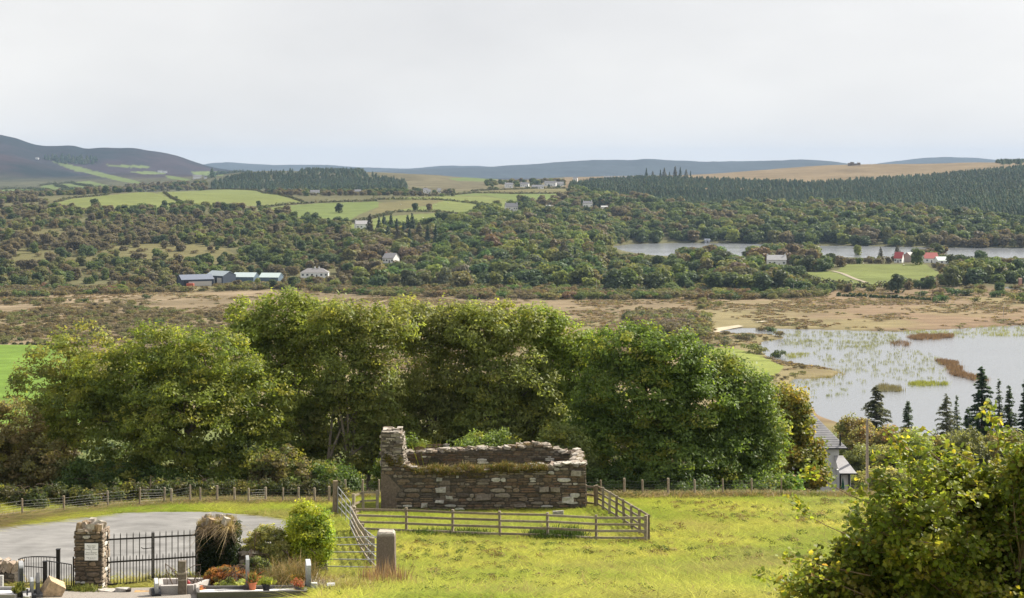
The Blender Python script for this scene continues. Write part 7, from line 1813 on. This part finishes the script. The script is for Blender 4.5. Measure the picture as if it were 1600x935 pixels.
hedge("rough hedge line on the skyline of the second hilltop pasture", [(243, 298), (310, 295.5), (360, 296), (405, 299), (440, 306), (474, 316)], 9, 1.8, dmin=1400)
hedge("straight dark green hedge across the bog below the lakeside pasture", [(1310, 463), (1380, 466), (1462, 470)], 10, 2.0, 1.6, ((0.04, 0.06, 0.02), (0.05, 0.075, 0.025)), 780, 1.4, 0.0)
hedge("hedge at the foot of the lakeside pasture", [(1232, 430), (1288, 442), (1350, 450), (1440, 446), (1480, 434)], 11, 3.2, 2.2, dmin=850)
hedge("hedge along the far side of the near left pasture behind the thin ash", [(-100, 538), (0, 538), (60, 539), (135, 541)], 12, 0.8, 0.8, dmin=420)
for poly_i, (lab, ln) in enumerate([("hedge across the green fields at the mountain's foot, leftmost", [(0, 297), (13, 296), (45, 296), (80, 301)]), ("hedge between the middle green fields at the mountain's foot", [(62, 291), (85, 288), (104, 295), (140, 296)]), ("hedge at the right of the green fields at the mountain's foot", [(92, 288), (112, 286), (145, 293), (180, 293)])]):
    hedge(lab, ln, 30 + poly_i, 5, 5, dmin=2700, gaps=0.2, cols=((0.045, 0.055, 0.03),))

# field track, stone causeway at the lake head
def strip(name, label, line, w, lift, mat, col, dmin, cat):
    pts = [np.array(gp(px, py, dmin, 4000))[:2] for px, py in line]; pts = smooth_line(pts, 5); V = []
    for k, p in enumerate(pts):
        t = pts[min(k + 1, len(pts) - 1)] - pts[max(k - 1, 0)]; t = t / np.linalg.norm(t); n = np.array([-t[1], t[0]])
        for s in (-1, 0, 1): q = p + n * s * w / 2; V.append((q[0], q[1], tz(*q) + lift))
    m = len(pts); k = np.arange(m - 1)[:, None] * 3; mb = MB(); mb.add(V, np.concatenate([k + np.array([[0, 1, 4, 3]]), k + np.array([[1, 2, 5, 4]])]), col)
    return tag(mb.build(name, mat), label, cat, kind="structure")
strip('path', "pale track crossing the lakeside pasture", [(1300, 424), (1316, 428), (1335, 436), (1356, 443)], 3.0, 0.25, M_GRAVEL, (0.30, 0.26, 0.20), 880, "track")
strip('path', "pale gravel bank at the lower lake's head", [(1105, 521), (1122, 516), (1145, 512), (1158, 510)], 3.0, 0.35, M_GRAVEL, (0.40, 0.35, 0.26), 600, "track")
strip('path', "pale strip of gravel in the bog above the lower lake's head", [(1183, 505), (1190, 503.5), (1197, 502.5)], 2.5, 0.3, M_GRAVEL, (0.42, 0.37, 0.28), 600, "track")

# sheep
def sheep_shape():
    mb = MB()
    for p0, rd, c in (((0, 0, 0.62), (0.55, 0.28, 0.30), (0.62, 0.60, 0.55)),):
        th = np.linspace(0, np.pi, 7); ph = np.linspace(0, 2 * np.pi, 9)[:-1]
        V = np.array([[p0[0] + rd[0] * math.cos(t), p0[1] + rd[1] * math.sin(t) * math.cos(f), p0[2] + rd[2] * math.sin(t) * math.sin(f)] for t in th for f in ph]); n = 8
        i = np.arange(6)[:, None] * n; j = np.arange(n)[None, :]; j2 = (j + 1) % n
        mb.add(V, np.stack([i + j, i + j2, i + n + j2, i + n + j], -1).reshape(-1, 4), c)
    body = mb.build('sheep', M_PLAIN, None, off=(0, 0, 0), link=False)
    hb = MB(); hb.tube([(0.45, 0, 0.7), (0.62, 0, 0.62), (0.8, 0, 0.42)], [0.15, 0.12, 0.07], 7, (0.5, 0.48, 0.44)); head = hb.build('head', M_PLAIN, None, off=(0, 0, 0), link=False)
    legs = []
    for sx in (-0.34, 0.34):
        for sy in (-0.14, 0.14):
            lb = MB(); lb.tube([(sx, sy, 0.45), (sx + 0.02, sy, 0.22), (sx, sy, 0)], [0.06, 0.035, 0.03], 5, (0.2, 0.18, 0.16)); legs.append(lb.build('leg', M_PLAIN, None, off=(0, 0, 0), link=False))
    return body, [head] + legs
SB, SPARTS = sheep_shape()
SPOTS = [(657, 346), (661, 341.5), (668, 344), (684, 340), (686.5, 343), (689, 342), (676, 341.5), (630, 347), (648, 350), (700, 343.5), (626, 320.5), (681, 321.5), (700, 318), (645, 322), (1349, 413.5), (1412, 415.5), (328, 391), (168, 387), (840, 306)]
for k, (px, py) in enumerate(SPOTS):
    g = gp(px, py, 900, 2600); b = SB.copy(); COL.objects.link(b); b.name = 'sheep'; s = 1.25; b.location = g; b.scale = (s, s, s); rz_ = random.uniform(0, 6.28); b.rotation_euler = (0, 0, rz_)
    for c in SPARTS:
        q = c.copy(); COL.objects.link(q); q.parent = b; q.name = c.name.split('.')[0]
    w, dist = relation(px, py)
    wh_s = ["leftmost of the three close together", "highest", "second from the left", "left of the tight trio", "lowest of the tight trio", "right of the tight trio", "topmost beside the trio", "farthest left", "lowest", "farthest right"]
    if k < 10: lab = f"white sheep grazing in the sheep pasture, {wh_s[k]}"
    elif k < 14: lab = ["white sheep on the upper pasture left of the twin hedge trees", "white sheep on the upper pasture right of the twin hedge trees", "white sheep highest on the upper pasture", "white sheep between the twin hedge trees and the crest hedge"][k - 10]
    else: lab = ["white sheep at the top left of the lakeside pasture", "dark speck of a sheep at the top of the lakeside pasture", "white sheep at the right of the ochre clearing", "white sheep above the left of the ochre clearing", "white sheep in the pasture below the hilltop village"][k - 14]
    tag(b, lab, "sheep", "sheep in the far pastures")

# ------------------------------------------------------------------ reeds
def blade_shape(name, seed, n, rad, lean, wd, droop, mat, cols=((1, 1, 1),)):
    mb = MB(); tuft(mb, (0, 0, 0), rad, 1.0, n, np.random.default_rng(seed), list(cols), lean, wd, droop); return mb.build(name, mat, None, off=(0, 0, 0), link=False)
RI = [blade_shape('reed', 970 + k, 10, 1.0, 0.10, 0.05, 0.1, M_GRASS_INS) for k in range(3)]
def reeds(name, label, patches, seed):
    rr = np.random.default_rng(seed); A, T, S = [], [], []
    for poly, dens, h, col in patches:
        xs0, xs1 = min(p[0] for p in poly), max(p[0] for p in poly); ys0, ys1 = min(p[1] for p in poly), max(p[1] for p in poly)
        d0, d1 = CZ * F / (ys1 - HY), CZ * F / (ys0 - HY); n = int((xs1 - xs0) / F * (d0 + d1) / 2 * (d1 - d0) * dens * 2.6)
        px = rr.uniform(xs0, xs1, n); d = rr.uniform(d0, d1, n); x = (px - CX) / F * d; py = HY + CZ / d * F
        streak = fbm(x * 0.35, d, 9, seed, 3); ok = inpoly(px + 7 * fbm(x, d, 14, seed + 9, 3), py + 2.5 * fbm(x, d, 9, seed + 11, 3), poly) & (rr.random(n) < np.clip(0.5 + 1.0 * streak, 0.08, 1)) & (terr(x, d) < 0.3)
        k = ok.sum(); A.append(np.stack([x[ok], d[ok], 0 * x[ok] - 0.05], 1)); S.append(rr.uniform(*h, k)); T.append(np.array(col)[None, :] * rr.uniform(0.8, 1.2, (k, 1)))
    A, S, T = np.concatenate(A), np.concatenate(S), np.concatenate(T); n = len(A)
    instance_mass(name, label, "reeds", A, np.stack([0 * S, 0 * S, rr.uniform(0, 6.28, n)], 1), np.stack([1.2 + 0 * S, 1.2 + 0 * S, S], 1), rr.integers(3, size=n), T, RI)
PALE = (0.25, 0.26, 0.16); PINKB = (0.20, 0.13, 0.10)
reeds('reed_bed', "thin pale green reeds standing in the lower lake's shallows", [([(1192, 524), (1260, 518), (1400, 523), (1408, 535), (1360, 545), (1280, 548), (1215, 543), (1230, 530)], 0.10, (0.8, 1.5), PALE), ([(1270, 548), (1370, 545), (1450, 552), (1500, 575), (1480, 592), (1330, 600), (1300, 590), (1318, 580), (1280, 570)], 0.035, (0.8, 1.4), PALE),
      ([(1262, 612), (1350, 606), (1352, 614), (1280, 622), (1264, 622)], 0.16, (0.7, 1.2), (0.22, 0.24, 0.15)), ([(1390, 516), (1500, 513), (1700, 505), (1700, 522), (1500, 528), (1420, 523)], 0.09, (0.8, 1.5), (0.28, 0.29, 0.14)), ([(1230, 598), (1300, 590), (1340, 596), (1300, 606), (1250, 606)], 0.08, (0.7, 1.2), PALE), ([(1200, 518), (1600, 514), (1600, 517), (1200, 523)], 0.05, (0.6, 1.2), PALE)], 121)
reeds('reed_bed', "dense yellow green patch of reeds near the middle of the lower lake", [([(1419, 599), (1440, 596), (1482, 597), (1484, 602), (1450, 605), (1422, 604)], 0.9, (0.8, 1.3), (0.26, 0.28, 0.07))], 122)
reeds('reed_bed', "reddish brown reed islets in the lower lake", [([(1418, 528), (1440, 524.5), (1488, 524.5), (1490, 528), (1460, 533), (1425, 531)], 1.0, (1.2, 2.0), PINKB), ([(1392, 537), (1410, 534), (1427, 536), (1424, 541), (1400, 542)], 0.8, (1.2, 1.8), PINKB), ([(1460, 564), (1470, 562), (1497, 568), (1490, 572), (1465, 570)], 1.0, (1.1, 1.7), PINKB),
      ([(1480, 573), (1495, 572), (1507, 577), (1500, 581), (1484, 579)], 1.0, (1.1, 1.7), PINKB), ([(1484, 583), (1500, 581), (1540, 592), (1545, 597), (1520, 596), (1487, 588)], 1.0, (1.1, 1.8), PINKB)], 123)
reeds('reed_bed', "dull grey brown reeds behind the wide lakeside pine", [([(1366, 608), (1375, 603), (1405, 606), (1412, 611), (1380, 614)], 0.7, (1.0, 1.8), (0.19, 0.17, 0.11))], 124)
reeds('reed_bed', "yellowish reeds fringing the brown point in the lower lake", [([(1215, 566), (1262, 570), (1318, 579), (1320, 586), (1290, 594), (1240, 596), (1250, 588), (1300, 583)], 0.35, (0.7, 1.4), (0.26, 0.22, 0.08)), ([(1225, 553), (1262, 551), (1270, 557), (1235, 562)], 0.3, (0.7, 1.2), (0.26, 0.27, 0.10))], 125)

# rushes and tussocks that roughen the bog
TI = [blade_shape('tussock', 975 + k, 22, 0.7, 0.8, 0.22, 0.8, M_GRASS_INS) for k in range(3)]
rr = np.random.default_rng(141); n = 30000; d = 560 + (925 - 560) * rr.random(n); px = rr.uniform(-60, 1680, n); x = (px - CX) / F * d; z = terr(x, d); q = fbm(x, d, 28, 61, 4); q2 = fbm(x * 0.4, d, 60, 63, 3)
ok = (z > 0.15) & (rr.random(n) < np.clip(0.3 + 1.7 * q, 0.02, 1)) & ((px > 1080) | (d > 560)) & free(px, HY + (CZ - z) / d * F, d, x)
x, d, z, q2 = x[ok], d[ok], z[ok], q2[ok]; n = len(x)
T = np.array([(0.25, 0.19, 0.12), (0.20, 0.155, 0.095), (0.31, 0.24, 0.155), (0.18, 0.17, 0.085), (0.21, 0.15, 0.09)])[(rr.random(n) * 4.99 + 2 * q2).clip(0, 4).astype(int)] * rr.uniform(0.75, 1.2, (n, 1)); H = rr.uniform(0.35, 1.0, n); w = rr.uniform(0.9, 2.4, n)
instance_mass('rushes', "brown rushes and heather tussocks covering the bog", "rushes", np.stack([x, d, z], 1), np.stack([0 * x, 0 * x, rr.uniform(0, 6.28, n)], 1), np.stack([w, w, H], 1), rr.integers(3, size=n), T, TI)

# ------------------------------------------------------------------ grass of the near field and verges
GI = [blade_shape('grass', 980 + k, 30, 0.16, 0.6, 0.018, 0.5, M_GRASS_INS) for k in range(4)]
WI = []
for k in range(3):
    mb = MB(); leaf_ball(mb, (0, 0, 0.25), 0.3, 90, 0.12, 0.06, [(1, 1, 1)], np.random.default_rng(990 + k), 0.9, cvar=0.35); WI.append(mb.build('weed', M_GRASS_INS, None, off=(0, 0, 0), link=False))
def in_tar(x, y): return inpoly(x, y, tar)
PATHP = [(-22, 49), (-7, 49), (-7.2, 52.4), (-10.5, 53.3), (-13.2, 53.2), (-17, 53.0), (-17.8, 53.8), (-20.2, 53.8), (-19.0, 52.2), (-22, 51.0)]
rr = np.random.default_rng(131)
n = 92000; y = rr.uniform(46.5, 93, n); x = rr.uniform(-0.42, 0.58, n) * y; keep = rr.random(n) < np.clip(y / 80, 0, 1) ** 0.3
inside = (x > (596 - CX) / F * RD - 0.1) & (x < (915 - CX) / F * RD + 0.1) & (y > RD - 0.05) & (y < RD + RDEP + 0.05)
fy_ = np.interp(x, [-40, -33, -28, -24, -19, -13, -9.2, -9.1, 60], [80, 80, 81, 84.5, 88, 88, 87.5, 90, 90.5])
ok = keep & (y < fy_ + 0.8) & ~in_tar(x, y) & ~inpoly(x, y, PATHP) & ~inside & ~((x < -6.2) & (y < 52.4)) & ~((x < -6.2) & (y < 53.6) & (rr.random(n) < 0.6))
for cx_, cy_ in ((pxa, PD), (xa2, PD2)): ok &= ~((x > cx_ - 0.05) & (x < cx_ + 1.2) & (y > cy_ - 0.05) & (y < cy_ + 1.1))
x, y = x[ok], y[ok]; n = len(x); p1 = fbm(x, y, 3.5, 41, 3); p2 = fbm(x, y, 12, 43, 3); p3 = fbm(x, y, 1.2, 45, 2)
G1, G2, G3 = np.array((0.31, 0.37, 0.045)), np.array((0.54, 0.50, 0.095)), np.array((0.17, 0.25, 0.03))
a = np.clip(0.42 + 0.7 * p2 + 0.5 * p1, 0, 1)[:, None]; b = np.clip(0.1 + 0.9 * p3 - 0.3 * p1, 0, 1)[:, None] * 0.7
brn = np.clip(1.6 * fbm(x, y, 5, 47, 4) - 0.15, 0, 0.6)[:, None]
T = (G1 * (1 - a) + G2 * a) * (1 - b) + G3 * b; T = T * (1 - brn) + np.array((0.27, 0.22, 0.09)) * brn; T = T * rr.uniform(0.65, 1.3, (n, 1))
straw = (rr.random(n) < 0.06); T[straw] = np.array((0.34, 0.25, 0.10)) * rr.uniform(0.8, 1.1, (straw.sum(), 1))
H = rr.uniform(0.06, 0.12, n) * (1 + 0.6 * np.clip(p3, 0, 1)); w = rr.uniform(0.9, 1.5, n)
instance_mass('grass', "short sunlit green and yellow pasture grass round the ruin", "grass", np.stack([x, y, terr(x, y) - 0.01], 1), np.stack([0 * x, 0 * x, rr.uniform(0, 6.28, n)], 1), np.stack([w, w, H], 1), rr.integers(4, size=n), T, GI)
n = 3200; y = rr.uniform(48.5, 87, n); x = rr.uniform(-0.13, 0.36, n) * y; q = fbm(x, y, 4, 51, 3); ok = (rr.random(n) < np.clip(0.25 + 1.6 * q, 0.02, 1)) & ~((x > -5) & (x < 6.5) & (y > 68) & (y < 88)) & ~((x < -5.0) & (y > 52) & (y < 82))
x, y = x[ok], y[ok]; n = len(x); T = np.array([(0.09, 0.13, 0.025), (0.12, 0.15, 0.035), (0.17, 0.12, 0.045), (0.26, 0.2, 0.09)])[rr.integers(4, size=n)] * rr.uniform(0.8, 1.2, (n, 1)); H = rr.uniform(0.25, 0.6, n); w = rr.uniform(0.35, 1.1, n)
instance_mass('weeds', "dark dock and thistle leaves dotted over the field", "weeds", np.stack([x, y, terr(x, y)], 1), np.stack([0 * x, 0 * x, rr.uniform(0, 6.28, n)], 1), np.stack([w, w, H], 1), rr.integers(3, size=n), T, WI)
n = 5200; u = rr.random(n); side = rr.random(n) < 0.45
xl, yl = np.array([p[0] for p in wp]), np.array([p[1] for p in wp])
x = np.where(side, np.interp(u, np.linspace(0, 1, len(xl)), xl), -9 + u * 46); y = np.where(side, np.interp(u, np.linspace(0, 1, len(yl)), yl) + rr.normal(0, 0.35, n), 89.6 + rr.normal(0, 0.5, n))
T = np.array([(0.38, 0.29, 0.15), (0.30, 0.22, 0.12), (0.24, 0.22, 0.09), (0.16, 0.19, 0.05)])[rr.integers(4, size=n)] * rr.uniform(0.7, 1.1, (n, 1)); H = np.where(side, rr.uniform(0.12, 0.3, n), rr.uniform(0.2, 0.5, n)); w = rr.uniform(0.9, 1.6, n)
instance_mass('long_grass', "long dry straw coloured grass along the netting fences", "long grass", np.stack([x, y, terr(x, y)], 1), np.stack([0 * x, 0 * x, rr.uniform(0, 6.28, n)], 1), np.stack([w, w, H], 1), rr.integers(4, size=n), T, GI)

# ------------------------------------------------------------------ the air between here and the mountains
HAZE = 4.9e-5
bm_v = MB(); bm_v.box((0, 6500, 114), (14600, 14400, 240), 0, (1, 1, 1))
hz_o = bm_v.build('haze', M_PLAIN, off=(0, 0, 0)); hz_o.location = (0, 0, 0)
m, n_, l_ = nodes_of("haze_air"); ho = n_.new("ShaderNodeOutputMaterial"); pv = n_.new("ShaderNodeVolumePrincipled")
pv.inputs["Color"].default_value = (0.45, 0.62, 0.88, 1); pv.inputs["Density"].default_value = HAZE; pv.inputs["Anisotropy"].default_value = 0.0
l_.new(pv.outputs[0], ho.inputs["Volume"]); hz_o.data.materials.clear(); hz_o.data.materials.append(m)
tag(hz_o, "thin pale blue haze over the whole valley", "haze", kind="stuff")
